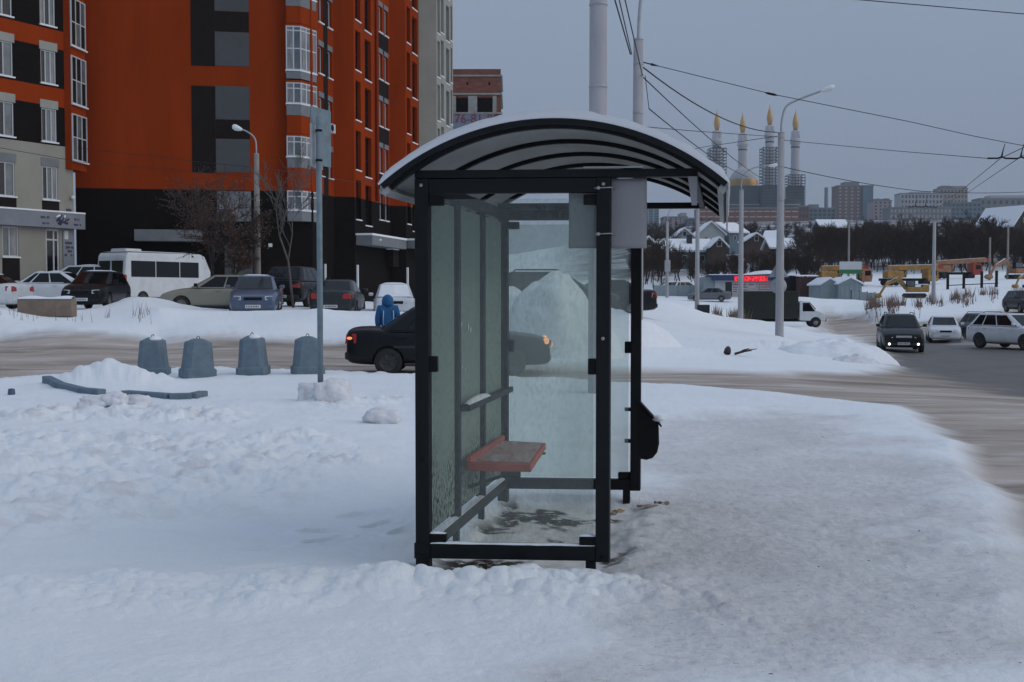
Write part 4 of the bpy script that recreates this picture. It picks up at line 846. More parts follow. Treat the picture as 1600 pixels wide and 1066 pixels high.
# ---------------------------------------------------------------- poles, signs, blocks, wires
POLE = {}
def street_pole(key, px, d, r0, r1, ztop, label, group='street poles', zb=None, arm=None, rings=(), m_='concrete', name='street_lamp', cat='street lamp'):
    x = (px - CX) / F_PX * d; z0 = gz(x, d) if zb is None else zb
    e = empty(name, (x, d, z0), 0, label, cat, group); POLE[key] = (x, d, z0, ztop, r1); h = ztop - z0
    m = MB(); m.lathe([(r0, -0.4), (r0, 0.0), (r0 * 0.97 + r1 * 0.03, h * 0.05), (r1, h)], 18); m.build('pole', m_, e)
    for zr in rings:
        rr_ = r0 + (r1 - r0) * (zr / h); m = MB(); m.lathe([(rr_ * 1.03, zr - 0.02), (rr_ * 1.06, zr - 0.015), (rr_ * 1.06, zr + 0.015), (rr_ * 1.03, zr + 0.02)], 16); m.build('band', 'galv', e)
    if arm:
        m = MB(); path = [Vector((0, 0, h - 0.05))] + [Vector(p) + Vector((0, 0, h)) for p in arm['path']]
        # smooth the bend
        pp = []
        for i in range(len(path) - 1):
            for k in range(6): pp.append((i + k / 6))
        def cat_(t_):
            i = min(int(t_), len(path) - 2); f = t_ - i; P = [path[max(i - 1, 0)], path[i], path[i + 1], path[min(i + 2, len(path) - 1)]]
            return 0.5 * ((2 * P[1]) + (P[2] - P[0]) * f + (2 * P[0] - 5 * P[1] + 4 * P[2] - P[3]) * f * f + (3 * P[1] - P[0] - 3 * P[2] + P[3]) * f ** 3)
        m.tube([cat_(t_) for t_ in pp] + [path[-1]], arm.get('r', 0.045), 8); ar = m.build('lamp_arm', 'galv', e)
        if arm.get('head'):
            q = path[-1]; dr = (path[-1] - path[-2]).normalized(); L_ = arm['head']; m = MB()
            u = Vector((0, 0, 1)); s_ = dr.cross(u).normalized(); u = s_.cross(dr)
            prof = [(0.0, 0.05), (0.12, 0.10), (0.35, 0.15), (0.65, 0.19), (0.9, 0.15), (1.0, 0.05)]
            vs = []
            for t_, w_ in prof:
                for k in range(10):
                    an = 2 * math.pi * k / 10; vs.append(q + dr * (t_ * L_) + s_ * (math.cos(an) * w_ * 0.9) + u * (math.sin(an) * w_ * (0.55 if math.sin(an) > 0 else 0.8)))
            m.add(vs, [(i * 10 + k, i * 10 + (k + 1) % 10, i * 10 + 10 + (k + 1) % 10, i * 10 + 10 + k) for i in range(len(prof) - 1) for k in range(10)] + [tuple(range(10))[::-1], tuple(range(50, 60))], True); hd = m.build('lamp_head', 'lamp_white', e)
    m = MB(); m.lathe([(r1 * 0.5, h), (r1 * 1.05, h), (r1 * 1.05, h + 0.03), (r1 * 0.4, h + 0.05)], 14); m.build('cap', 'galv', e)
    return e
zpx = lambda py, d: EYE + (HOR - py) / pxs(d)
street_pole('big', 933.5, 18.6, 0.150, 0.135, 9.4, 'thickest grey concrete pole right behind the shelter', rings=(4.9, 6.2), name='concrete_pole', cat='pole')
street_pole('A', 995.5, 31, 0.165, 0.128, zpx(67, 31), 'grey concrete lamp pole just right of the thick pole', arm=dict(path=[(0.03, 0, 0.7), (0.12, 0, 1.25), (0.5, 0, 1.75), (1.6, 0, 2.1)], head=0.75), rings=(4.5, 6.1, 7.4))
street_pole('B', 1218, 48, 0.175, 0.135, zpx(210, 48), 'grey lamp pole at the snow bank edge with curved arm', arm=dict(path=[(0.02, 0, 0.5), (0.2, 0, 1.1), (0.75, 0, 1.4), (1.6, 0, 1.72)], head=0.62), rings=(2.2, 5.6, 7.0, 8.2))
street_pole('C', 1157, 74, 0.18, 0.135, zpx(298, 74), 'grey lamp pole before the kiosk with its arm ending at a minaret', arm=dict(path=[(0.0, 0, 0.5), (0.25, 0, 1.1), (0.9, 0, 1.45), (1.7, 0, 1.55)], head=0.62), rings=(3.5, 6.5))
street_pole('D', 1089, 92, 0.19, 0.15, zpx(327, 92), 'plain grey pole seen below the right end of the shelter roof', rings=(2.8, 7.6), name='concrete_pole', cat='pole')
street_pole('E', 1042, 126, 0.19, 0.14, zpx(347, 126), 'grey lamp pole with a box halfway up beside the plastic sheet', arm=dict(path=[(0.03, 0, 0.6), (0.35, 0, 1.3), (1.1, 0, 1.7), (2.8, 0, 1.8)], head=0.7))
eb = C.objects['street_lamp.003']; m = MB(); m.bb(-0.3, 0.3, -0.45, -0.1, zpx(425, 126) - eb.location.z, zpx(407, 126) - eb.location.z); m.build('meter_box', 'concrete', eb, bevel=0.03)
street_pole('F', 1458, 108, 0.19, 0.14, zpx(347, 108), 'grey concrete pole on the snow bank in front of the cranes', name='concrete_pole', cat='pole')
for i, (px, d, y0, lab) in enumerate(((1325, 150, 345, 'thin pole among the trees left of the white and green sign'), (1545, 150, 372, 'thin pole between the red crane cab and the right trees'), (1573, 150, 352, 'thin wooden pole at the far right above the excavator'))):
    street_pole('f%d' % i, px, d, 0.15, 0.11, zpx(y0, d), lab, group='thin far poles', m_='concrete_old', name='utility_pole', cat='pole')
# lamp before the tower
street_pole('L', 403, 46, 0.14, 0.10, zpx(243, 46), 'rust stained lamp pole in front of the orange tower', m_='concrete_old', arm=dict(path=[(-0.02, 0, 0.5), (-0.15, 0, 0.75), (-0.4, 0, 0.92), (-0.55, 0, 0.98)], head=0.42, r=0.03), rings=(4.2,))

# sign post seen from behind
x, y = hit(501, 630); z0 = gz(x, y) - 0.05; sgn = empty('road_sign', (x, y, z0), 0, 'tall grey post with sign boards seen from behind', 'road sign'); k_ = pxs(y)
h = (HOR - 168) / k_ + EYE - z0
m = MB(); m.tube([(0, 0, -0.2), (0, 0, h - 0.15)], 0.043, 12); m.build('post', 'postpaint', sgn)
def board(px0, px1, y0, y1, off, name, mm):
    m = MB(); za, zb_ = EYE + (HOR - y1) / k_ - z0, EYE + (HOR - y0) / k_ - z0; xa, xb = (px0 - 500.5) / k_, (px1 - 500.5) / k_
    p = [Vector((xa, 0.10 - off, 0)), Vector((xb, 0.62 - off, 0))]; n = Vector((0.93, -0.37, 0)) * 0.012
    m.prism([Vector((p[0].x, p[0].y, za)), Vector((p[1].x, p[1].y, za)), Vector((p[1].x, p[1].y, zb_)), Vector((p[0].x, p[0].y, zb_))], n); return m.build(name, mm, sgn)
board(485.5, 508, 166, 256, 0.0, 'sign_board', 'postpaint'); b2 = board(488.5, 498, 196, 262, 0.20, 'sign_board', 'galv')
for py in (206, 252): m = MB(); zz_ = EYE + (HOR - py) / k_ - z0; m.lathe([(0.05, zz_ - 0.015), (0.053, zz_), (0.05, zz_ + 0.015)], 12); m.bar((0, 0.02, zz_), (-0.06, 0.22, zz_), 0.03, 0.02); m.build('clamp', 'black', sgn)
m = MB(); m.grid(lambda u, v: ((486 + 10 * u - 500.5) / k_, 0.02 + 0.10 * u + 0.03 * v, EYE + (HOR - 259) / k_ - z0 + 0.012 * math.sin(v * 3.14)), 6, 3); m.build('snow_cap', 'snow', sgn)

# concrete blocks
DB = 23.0
bdone = []
for i, (px, rot, lean, lab, snow_) in enumerate(((238.5, 0.10, 0.0, 'leftmost of four blue grey concrete blocks by the road', 1), (320.5, 0.5, 0.02, 'second concrete block from the left in the roadside row', 0), (400.5, 0.05, -0.01, 'third concrete block from the left, snow on its flat top', 1), (483, 0.3, 0.0, 'rightmost concrete block, behind the tall sign post', 0))):
    x = (px - CX) / F_PX * DB; z0 = gz(x, DB) + 0.04
    e = empty('concrete_block', (x, DB + [0, -0.6, -0.3, -0.2][i], z0), rot, lab, 'concrete block', 'blue grey concrete blocks along the road'); e.rotation_euler.y = lean * 2; e.rotation_euler.x = [0.02, -0.04, 0.03, 0.01][i]; e.scale = [(1, 1, 1), (1.03, 1.0, 0.97), (0.98, 1.0, 1.02), (1.02, 1.0, 0.98)][i]
    def ring(w, c, z): return [(w - c, -w, z), (w, -w + c, z), (w, w - c, z), (w - c, w, z), (-w + c, w, z), (-w, w - c, z), (-w, -w + c, z), (-w + c, -w, z)]
    m = MB(); rs = [ring(0.305, 0.06, -0.2), ring(0.305, 0.06, 0.09), ring(0.272, 0.09, 0.12), ring(0.232, 0.10, 0.62), ring(0.222, 0.095, 0.64), ring(0.10, 0.04, 0.70), ring(0.05, 0.02, 0.71)]
    m.add([p for r_ in rs for p in r_], [(j * 8 + k, j * 8 + (k + 1) % 8, j * 8 + 8 + (k + 1) % 8, j * 8 + 8 + k) for j in range(6) for k in range(8)] + [tuple(range(48, 56))]); m.build('block', 'blockpaint', e, bevel=0.006)
    m = MB(); m.tube([Vector((math.cos(t_) * 0.03, 0, 0.70 + 0.06 * math.sin(t_))) for t_ in [math.pi * k / 8 for k in range(9)]], 0.007, 6); m.build('lifting_loop', 'black', e)
    if snow_: m = MB(); m.lathe([(0.13, 0.655), (0.12, 0.69), (0.07, 0.725), (0.0, 0.735)], 12); m.xform(Matrix.Translation((0.06, -0.05, 0)) @ Matrix.Diagonal((1.0, 1.2, 1, 1))); m.build('snow_cap', 'snow', e)
# kerb ring half buried
kp = [(73, 604), (95, 610), (130, 616), (160, 619), (195, 621), (228, 624), (265, 627), (300, 626), (318, 622)]
kx = [hit(*p) for p in kp]; ke = empty('kerb_ring', (kx[4][0], kx[4][1], 0), 0, 'curved blue grey concrete kerb poking out of ploughed snow', 'kerb')
for i in range(len(kx) - 1):
    if i in (3,): continue
    a_, b_ = kx[i], kx[i + 1]; za, zb_ = gz(*a_), gz(*b_); m = MB(); o_ = Vector(ke.location); f_ = 0.985
    m.bar(Vector((a_[0], a_[1], za - 0.01)) - o_, Vector((b_[0] * f_ + a_[0] * (1 - f_), b_[1] * f_ + a_[1] * (1 - f_), zb_ - 0.01)) - o_, 0.16, 0.18); m.build('kerb_stone', 'blockpaint', ke, bevel=0.015)

# low concrete slab by the parked cars, snow piles, clods
x, y = (74 - CX) / F_PX * 36.6, 36.6; z_ = gz(x, y)
e = empty('concrete_slab', (x, y, max(z_, zpx(480, y))), -0.05, 'tan concrete slab lying before the black hatchback, snow on top', 'slab')
mat('tan_concrete', (0.22, 0.17, 0.13), 0.9, 0.2, 3, 0.2); m = MB(); m.bb(-0.88, 0.88, -0.2, 0.2, -0.3, 0.26); m.build('slab', 'tan_concrete', e, bevel=0.02)
m = MB(); m.grid(lambda u, v: (-0.87 + 1.74 * u, -0.21 + 0.42 * v, 0.262 + 0.10 * math.sin(v * math.pi) * (0.5 + 0.5 * math.sin(u * 5 + 0.4) ** 2)), 24, 6); m.build('snow_cap', 'snow', e)
def snow_pile(px, d, rx, ry, h, lab, seed, mm='snow_dirty', lump=0.12, zoff=0.0):
    x = (px - CX) / F_PX * d; z0 = gz(x, d) + zoff; nu, nv = 72, 34
    if rx < 0.5:                                   # a broken chunk of packed snow
        from mathutils import noise as mn
        bm = bmesh.new(); bmesh.ops.create_icosphere(bm, subdivisions=4, radius=1.0)
        for v_ in bm.verts:
            p = v_.co.copy(); q_ = Vector((seed * 3.1, seed * 1.7, 0)); k_ = max(abs(p.x), abs(p.y), abs(p.z)); p = p.lerp(p / k_ * 0.86, 0.5)
            p *= 1 + 0.34 * mn.noise(p * 1.4 + q_) + 0.16 * abs(mn.noise(p * 3.3 + q_)) + 0.10 * mn.noise(p * 7 + q_); v_.co = Vector((p.x * rx, p.y * ry, p.z * h * 0.8 + h * 0.22))
        for f_ in bm.faces: f_.smooth = True
        me = bpy.data.meshes.new('snow_clod'); bm.to_mesh(me); bm.free(); me.materials.append(MAT[mm]); o = bpy.data.objects.new('snow_clod', me); C.objects.link(o); o.location = (x, d, z0); return tag(o, lab, 'snow clod', 'loose snow clods')
    th = np.linspace(0, 2 * np.pi, nu, endpoint=False); v = np.linspace(0, 1, nv + 1); T, V = np.meshgrid(th, v)
    r_ = V; px_ = rx * r_ * np.cos(T) * 1.25; py_ = ry * r_ * np.sin(T) * 1.25
    lump = lump * (0.35 if rx < 0.5 else 1.0); pr = (1 - r_ ** (3.2 if rx < 0.5 else 1.7)); zz = h * pr * (1 + 0.5 * fbm(px_ / rx * 1.6 + seed, py_ / ry * 1.6, 3, seed)) - 0.7 * V ** 5
    zz = zz + pr ** 0.5 * (lumps(px_ + seed, py_ + zz * 0.8, 0.45 * rx / 1.4, seed) * lump + lumps(px_ + seed, py_ + zz, 0.2 * rx / 1.4, seed + 1) * lump * 0.5 + fbm(px_ * 4 / rx, py_ * 4 / rx + zz * 2, 4, seed + 2) * lump)
    w = 1 + (0.7 if rx < 0.5 else 0.22) * fbm(np.cos(T) * 1.5 + seed, np.sin(T) * 1.5 + V, 3, seed + 4); vs = np.stack([px_ * w, py_ * w, zz], -1).reshape(-1, 3)
    m = MB(); m.add([tuple(p) for p in vs], [(j * nu + i, j * nu + (i + 1) % nu, (j + 1) * nu + (i + 1) % nu, (j + 1) * nu + i) for j in range(nv) for i in range(nu)], True)
    o = m.build('snow_pile', mm); o.location = (x, d, z0); return tag(o, lab, 'snow pile', 'ploughed snow piles')
snow_pile(868, 28.8, 1.5, 1.7, 1.75, 'tall ploughed snow pile seen through the far shelter glass', 21, 'snow', 0.10)
snow_pile(800, 30.2, 1.7, 1.5, 1.0, 'lower shoulder of snow left of the tall pile behind the glass', 22, 'snow', 0.10)
snow_pile(935, 31.5, 2.0, 1.6, 0.75, 'broad low snow pile behind the right shelter post', 23, 'snow', 0.08)
snow_pile(1296, 34, 1.8, 1.4, 0.34, 'snow pile at the nose of the island, nearest the dark oncoming car', 24, 'snow', 0.10, -0.05)
snow_pile(1335, 31.8, 0.8, 0.7, 0.16, 'lower snow heap at the rounded end of the island', 25, 'snow_dirty', 0.08, -0.05)
snow_pile(518, 16.75, 0.26, 0.24, 0.30, 'snow chunk stacked right of the sign post base', 26, 'snow_dirty', 0.06)
snow_pile(486, 16.9, 0.20, 0.22, 0.22, 'small snow chunk left of the sign post base', 27, 'snow_dirty', 0.05)
snow_pile(597, 14.0, 0.22, 0.18, 0.17, 'lone dirty snow clod left of the shelter', 28, 'snow_dirty', 0.05)
for i, (px, py, r_) in enumerate(((145, 641, 0.20), (180, 641, 0.17), (212, 639, 0.21))):
    x, y = hit(px, py); snow_pile(px, y, r_, r_ * 0.8, r_ * 0.75, ['biggest dirty snow clod of three before the kerb ring, leftmost', 'middle dirty snow clod of three before the kerb ring', 'right dirty snow clod of three before the kerb ring', 'small flat clod left of the kerb ring clods', 'small clod between the flat clod and the kerb ring clods'][i], 31 + i, 'snow_dirty', 0.08)
# branches and rubble lying on the island
x, y = hit(1142, 557); e = empty('rubble', (x, y, gz(x, y)), 0, 'broken dark branches and rubble lying on the snow island', 'rubble')
for i, (a_, b_, r_) in enumerate((((-0.1, 0, 0.05), (-0.05, 0.1, 0.2), 0.10), ((0.1, 0, 0.03), (0.55, 0.05, 0.12), 0.035), ((0.2, 0, 0.05), (0.48, 0, 0.17), 0.028), ((0.3, 0.1, 0.06), (0.7, 0.1, 0.16), 0.02))): m = MB(); m.tube([a_, ((Vector(a_) + Vector(b_)) / 2 + Vector((0, 0, 0.02))), b_], [r_, r_ * 0.9, r_ * 0.5], 6); m.build('branch', 'bark', e)
mat('blue_can', (0.06, 0.10, 0.16), 0.4, 0.2); x, y = hit(18, 616); m = MB(); m.lathe([(0.05, -0.03), (0.06, 0.02), (0.05, 0.09), (0.0, 0.10)], 10); o = m.build('litter_can', 'blue_can'); o.location = (x, y, gz(x, y)); tag(o, 'small blue can on the snow at the left edge', 'can')

# overhead wires: each a thin sagging cable between real points
WIRES = []
def wire(pts, r, lab, n=14, sag=0.0, group='overhead wires', name='overhead_wire'):
    P = [Vector(p) for p in pts]; path = []
    for i in range(len(P) - 1):
        for k in range(n):
            f = k / n; q = P[i].lerp(P[i + 1], f); q.z -= sag * 4 * f * (1 - f); path.append(q)
    path.append(P[-1]); o_ = path[0].copy(); m = MB(); m.tube([q - o_ for q in path], r, 5); o = m.build(name, 'wire'); o.location = o_; return tag(o, lab, 'wire', group)
PA = lambda y, dx=0.13: at(995.5, y, 31) + Vector((dx, 0, 0)); PB = lambda y, dx=0.14: at(1218, y, 48) + Vector((dx, 0, 0))
w1e = at(1600, 228, 36); w1f = w1e + (w1e - at(1520, 212.5, 35.2)) * 3
w1 = wire([PA(97), at(1205, 147, 32.6), at(1420, 190, 34.4), at(1520, 212.5, 35.2), w1e, w1f], 0.011, 'top span wire crossing from the first lamp pole to upper right')
m = MB(); c_ = at(1205, 147, 32.6); dd = (at(1420, 190, 34.4) - PA(97)).normalized() * 0.17; m.tube([c_ - dd * 1.2 - w1.location, c_ - dd * 0.6 - w1.location, c_ + dd * 0.6 - w1.location, c_ + dd * 1.2 - w1.location], [0.015, 0.035, 0.035, 0.015], 7); m.build('insulator', 'black', w1)
m = MB(); c_ = PA(97); dd = (at(1205, 147, 32.6) - c_).normalized() * 0.5; m.tube([c_ - w1.location, c_ + dd * 0.5 - w1.location, c_ + dd * 0.6 - w1.location, c_ + dd - w1.location], [0.016, 0.016, 0.035, 0.012], 7); m.build('tensioner', 'black', w1)
wire([PA(104), PB(207, -0.1)], 0.020, 'thick cable slung from the first to the second lamp pole', sag=0.42)
wire([PA(119), at(1190, 279, 74)], 0.017, 'upper of two cables falling from the first pole towards the dome', sag=0.2)
wire([at(1014, 170, 31.5), at(1168, 277, 72)], 0.017, 'lower of two cables falling from the first pole towards the dome', sag=0.2)
wire([at(1008, 118, 31.1), at(1014, 170, 31.5)], 0.010, 'short drop wire beside the first lamp pole')
wire([PA(198), at(1085, 205, 36), PB(214, -0.1)], 0.011, 'level wire from the shelter roof line to the second pole')
wire([at(1040, 241, 60), at(1105, 229, 55), PB(213, -0.1)], 0.013, 'wire rising from behind the shelter roof to the second pole')
wire([PB(219), at(1400, 236, 42), at(1541, 247.5, 36.5)], 0.011, 'wire from the second pole to the trolley hanger')
w6 = wire([PB(261), at(1440, 299, 60), at(1620, 299, 75), at(1900, 290, 90)], 0.017, 'lowest span wire right of the second pole', sag=0.1)
wire([at(1310, -3, 22), at(1600, 22, 24), at(1800, 38, 25.5)], 0.010, 'wire cutting the top right corner of the sky')
wire([at(955, -20, 24), at(985, 85, 31)], 0.017, 'left of three wires coming down to the first lamp pole')
wire([at(963, -20, 24), at(987, 85, 31)], 0.014, 'middle of three wires coming down to the first lamp pole')
wire([at(972, -20, 24), at(1004, 119, 31)], 0.014, 'right of three wires coming down to the first lamp pole')
t1 = wire([at(1640, 212, 30), at(1564, 247, 36.5), at(1497, 302, 70), at(1430, 334, 130)], 0.012, 'left trolley contact wire running to the far hanger')
t2 = wire([at(1680, 200, 30), at(1593, 246.5, 36.5), at(1512, 301, 70), at(1445, 333, 130)], 0.012, 'right trolley contact wire running to the far hanger')
wire([at(0, 227, 46) + Vector((-4, 0, 0.6)), at(130, 254, 46), at(399, 277, 46)], 0.011, 'thin wire crossing the beige wing to the rusty lamp', group='wires by the tower')
wire([at(120, 231, 56), at(300, 252, 52), at(401, 262, 46.2)], 0.011, 'thin wire crossing the blank orange wall', group='wires by the tower')
wire([at(407, 262, 46), at(560, 285, 55), at(660, 292, 62)], 0.011, 'thin wire from the rusty lamp past the bay windows', group='wires by the tower')
def hanger(c, s_, lab, sub):
    e = empty('trolley_hanger', c, 0, lab, 'wire hanger', 'trolley wire hangers')
    m = MB(); m.tube([Vector(p) * s_ for p in ((-0.45, 0, 0), (-0.2, 0, 0), (-0.12, 0, 0.0), (0.0, 0, 0.05), (0.12, 0, 0), (0.5, 0, -0.01), (0.6, 0, 0.04), (0.75, 0, 0), (1.3, 0, -0.01))], 0.028 * s_, 6); m.build('cross_bar', 'black', e)
    for x_ in (0.0, 0.6):
        m = MB(); m.tube([Vector((x_, 0, 0.04)) * s_, Vector((x_ + 0.03, 0, 0.2)) * s_, Vector((x_ + 0.1, 0, sub)) * s_], [0.03 * s_, 0.018 * s_, 0.010 * s_], 6); m.build('drop_rod', 'black', e)
hanger(at(1565, 247.5, 36.5), 1.0, 'black trolley wire hanger bar near the right edge', 0.46)
hanger(at(1430, 323.5, 130), 1.9, 'far trolley wire hanger bar above the apartment blocks', 0.6)
# ---------------------------------------------------------------- vehicles
def paint(name, c, rough=0.28, coat=0.5, dirt=0.09):
    m = mat(name, c, rough, 0.06, 2.0, coat=coat, spec=0.5); t = m.node_tree; b = t.nodes['Principled BSDF']; L = t.links.new
    src = b.inputs['Base Color'].links[0].from_socket; n = t.nodes.new('ShaderNodeTexNoise'); n.inputs['Scale'].default_value = 2.2; n.inputs['Detail'].default_value = 7
    tcn = t.nodes.new('ShaderNodeTexCoord'); L(tcn.outputs['Object'], n.inputs['Vector']); r = t.nodes.new('ShaderNodeMapRange'); r.inputs['From Min'].default_value = 0.4; r.inputs['From Max'].default_value = 0.75; r.inputs['To Max'].default_value = dirt * 1.6; L(n.outputs['Fac'], r.inputs[0])
    x = t.nodes.new('ShaderNodeMix'); x.data_type = 'RGBA'; L(r.outputs[0], x.inputs[0]); L(src, x.inputs[6]); x.inputs[7].default_value = (0.16, 0.14, 0.13, 1); L(x.outputs[2], b.inputs['Base Color'])
    rr_ = t.nodes.new('ShaderNodeMapRange'); rr_.inputs['To Min'].default_value = rough; rr_.inputs['To Max'].default_value = 0.7; L(r.outputs[0], rr_.inputs[0]); L(rr_.outputs[0], b.inputs['Roughness']); return m
paint('p_black', (0.004, 0.0045, 0.006), 0.3, 0.0, 0.015); MAT['p_black'].node_tree.nodes['Principled BSDF'].inputs['Specular IOR Level'].default_value = 0.25; paint('p_dark', (0.006, 0.0065, 0.008), 0.3, 0.0, 0.03); MAT['p_dark'].node_tree.nodes['Principled BSDF'].inputs['Specular IOR Level'].default_value = 0.3; paint('p_white', (0.60, 0.62, 0.64), 0.35, 0.4, 0.12); paint('p_beige', (0.25, 0.235, 0.175), 0.35); paint('p_blue', (0.055, 0.085, 0.145), 0.3)
paint('p_green', (0.006, 0.013, 0.012), 0.35, 0.2, 0.05); paint('p_grey', (0.11, 0.125, 0.14), 0.3); paint('p_white2', (0.66, 0.69, 0.71), 0.35, 0.4, 0.12); paint('p_brown', (0.045, 0.028, 0.026), 0.35)
mat('glass_car', (0.005, 0.0065, 0.007), 0.05, 0.2, spec=0.3); mat('glass_green', (0.14, 0.22, 0.20), 0.10, 0.2, spec=0.6); mat('chrome', (0.5, 0.5, 0.52), 0.2, 0.1, metal=0.9)
mat('bumper_grey', (0.028, 0.028, 0.029), 0.7, 0.2); mat('grille_white', (0.42, 0.43, 0.45), 0.6, 0.2, 12)
SPEC = {
 'lada': dict(L=4.27, W=1.68, H=1.42, fw=0.80, rw=0.90, wr=0.29, clr=0.20, zf=0.74, zh=0.92, belt=0.93, zt=1.00, xw=1.22, xrf=2.00, xrr=2.92, xrb=3.60, side=[(0.03, 0.20), (0.235, 0.52), (0.55, 0.93)]),
 'sedan': dict(L=4.45, W=1.75, H=1.45, fw=0.86, rw=0.98, wr=0.31, clr=0.19, zf=0.72, zh=0.95, belt=0.96, zt=1.04, xw=1.15, xrf=2.00, xrr=3.20, xrb=3.92, side=[(0.03, 0.16), (0.20, 0.53), (0.56, 0.95)]),
 'vaz': dict(L=4.13, W=1.62, H=1.44, fw=0.70, rw=0.98, wr=0.29, clr=0.20, zf=0.86, zh=0.95, belt=0.93, zt=0.96, xw=1.45, xrf=1.88, xrr=3.05, xrb=3.50, side=[(0.06, 0.48), (0.52, 0.95)]),
 'hatch': dict(L=4.0, W=1.70, H=1.48, fw=0.82, rw=0.70, wr=0.31, clr=0.19, zf=0.74, zh=0.98, belt=0.98, zt=1.02, xw=0.98, xrf=1.85, xrr=3.50, xrb=3.90, side=[(0.03, 0.18), (0.21, 0.52), (0.55, 0.95)]),
 'wagon': dict(L=4.5, W=1.75, H=1.50, fw=0.88, rw=0.95, wr=0.31, clr=0.19, zf=0.72, zh=0.97, belt=0.97, zt=1.02, xw=1.15, xrf=2.0, xrr=3.95, xrb=4.38, side=[(0.03, 0.26), (0.29, 0.58), (0.61, 0.95)]),
 'suv': dict(L=4.6, W=1.88, H=1.72, fw=0.90, rw=0.95, wr=0.37, clr=0.24, zf=0.86, zh=1.12, belt=1.13, zt=1.16, xw=1.18, xrf=2.05, xrr=3.95, xrb=4.45, side=[(0.04, 0.25), (0.28, 0.57), (0.60, 0.95)]),
}
CARMESH = {}
def car_meshes(kind):
    if kind in CARMESH: return CARMESH[kind]
    s = SPEC[kind]; L_, W_, H = s['L'], s['W'], s['H']; hw = W_ / 2; X = lambda f: L_ / 2 - f      # f: distance from the nose
    c = s['clr']; M_ = {}
    st = [(0.0, c + 0.10, s['zf'] - 0.10, 0.80), (0.05, c + 0.02, s['zf'], 0.88), (0.28, c, s['zf'] + 0.08, 0.955), (0.55, c, s['zh'] - 0.06, 0.985), (s['xw'] - 0.12, c, s['zh'], 0.995), (s['xw'] + 0.10, c, s['belt'], 1.0), (L_ * 0.45, c, s['belt'] + 0.01, 1.0), (L_ * 0.62, c, s['belt'] + 0.015, 1.0), (s['xrb'] - 0.25, c, s['belt'] + 0.02, 0.995)]
    if s['xrb'] < L_ - 0.35: st += [(s['xrb'] + 0.05, c, s['zt'] + 0.005, 0.985), (L_ - 0.22, c + 0.02, s['zt'], 0.955), (L_ - 0.05, c + 0.05, s['zt'] - 0.03, 0.90), (L_, c + 0.14, s['zt'] - 0.14, 0.84)]
    else: st += [(L_ - 0.2, c + 0.02, s['zt'] - 0.01, 0.965), (L_ - 0.04, c + 0.05, s['zt'] - 0.02, 0.91), (L_, c + 0.14, s['zt'] - 0.10, 0.86)]
    vs = []; nper = 14
    for f, zb, zt, wf in st:
        w = hw * wf; h = zt - zb
        half = [(0.0, zb), (0.80 * w, zb), (0.965 * w, zb + 0.10 * h), (0.995 * w, zb + 0.36 * h), (1.0 * w, zb + 0.62 * h), (0.965 * w, zb + 0.88 * h), (0.88 * w, zt - 0.006), (0.0, zt + 0.02)]
        ring = half + [(-y, z) for y, z in half[-2:0:-1]]
        vs += [(X(f), y, z) for y, z in ring]
    n = len(st); fs = [(i * nper + k, i * nper + (k + 1) % nper, (i + 1) * nper + (k + 1) % nper, (i + 1) * nper + k) for i in range(n - 1) for k in range(nper)] + [tuple(range(nper)), tuple(range((n - 1) * nper, n * nper))[::-1]]
    m = MB(); m.add(vs, fs, True); bo = m.build('tmp', None); sb_ = bo.modifiers.new('s', 'SUBSURF'); sb_.levels = 2; sb_.render_levels = 2
    wx = [X(s['fw']), X(L_ - s['rw'])]; cm = MB()
    for x in wx:
        for sd in (-1, 1):
            r = s['wr'] + 0.045; cm.add([(x + r * math.cos(t_), y, s['wr'] + r * math.sin(t_)) for y in (sd * (hw - 0.24), sd * (hw + 0.2)) for t_ in [2 * math.pi * k / 28 for k in range(28)]], [(k, (k + 1) % 28, 28 + (k + 1) % 28, 28 + k) for k in range(28)] + [tuple(range(28))[::-1], tuple(range(28, 56))])
    co = cm.build('cut', None); bo2 = bo.modifiers.new('b', 'BOOLEAN'); bo2.operation = 'DIFFERENCE'; bo2.object = co; bo2.solver = 'EXACT'
    me = bake(bo); me.name = kind + '_body'; me.polygons.foreach_set('use_smooth', [True] * len(me.polygons)); me.set_sharp_from_angle(angle=R(38)); M_['body'] = me
    bpy.data.objects.remove(bo); bpy.data.objects.remove(co)
    # greenhouse
    zb = s['belt'] - 0.02; zr = H - 0.035; wb = hw * 0.915; wt = hw * 0.70
    base = [(X(s['xrb']) - 0.0, wb * 0.90), (X(s['xrb']) + 0.16, wb), (X(s['xw']) - 0.22, wb), (X(s['xw']), wb * 0.86)]
    top = [(X(s['xrr']), wt * 0.92), (X(s['xrr']) + 0.10, wt), (X(s['xrf']) - 0.12, wt), (X(s['xrf']), wt * 0.92)]
    cen = [(X(s['xrb']) - 0.06, 0), (X(s['xw']) + 0.10, 0)]; cent = [(X(s['xrr']) - 0.05, 0), (X(s['xrf']) + 0.07, 0)]
    def ring_(q, z, ce): return [(x, y, z) for x, y in q] + [(ce[1][0], 0, z)] + [(x, -y, z) for x, y in q[::-1]] + [(ce[0][0], 0, z)]
    r0 = ring_(base, zb, cen); r1 = ring_(top, zr, cent); r2 = [(p[0] * 0.93 + 0.07 * (X((s['xrf'] + s['xrr']) / 2)), p[1] * 0.80, H - 0.004) for p in r1]
    m = MB(); k = len(r0); m.add(r0 + r1 + r2, [(i, (i + 1) % k, k + (i + 1) % k, k + i) for i in range(k)] + [(k + i, k + (i + 1) % k, 2 * k + (i + 1) % k, 2 * k + i) for i in range(k)] + [tuple(range(2 * k, 3 * k))], False)
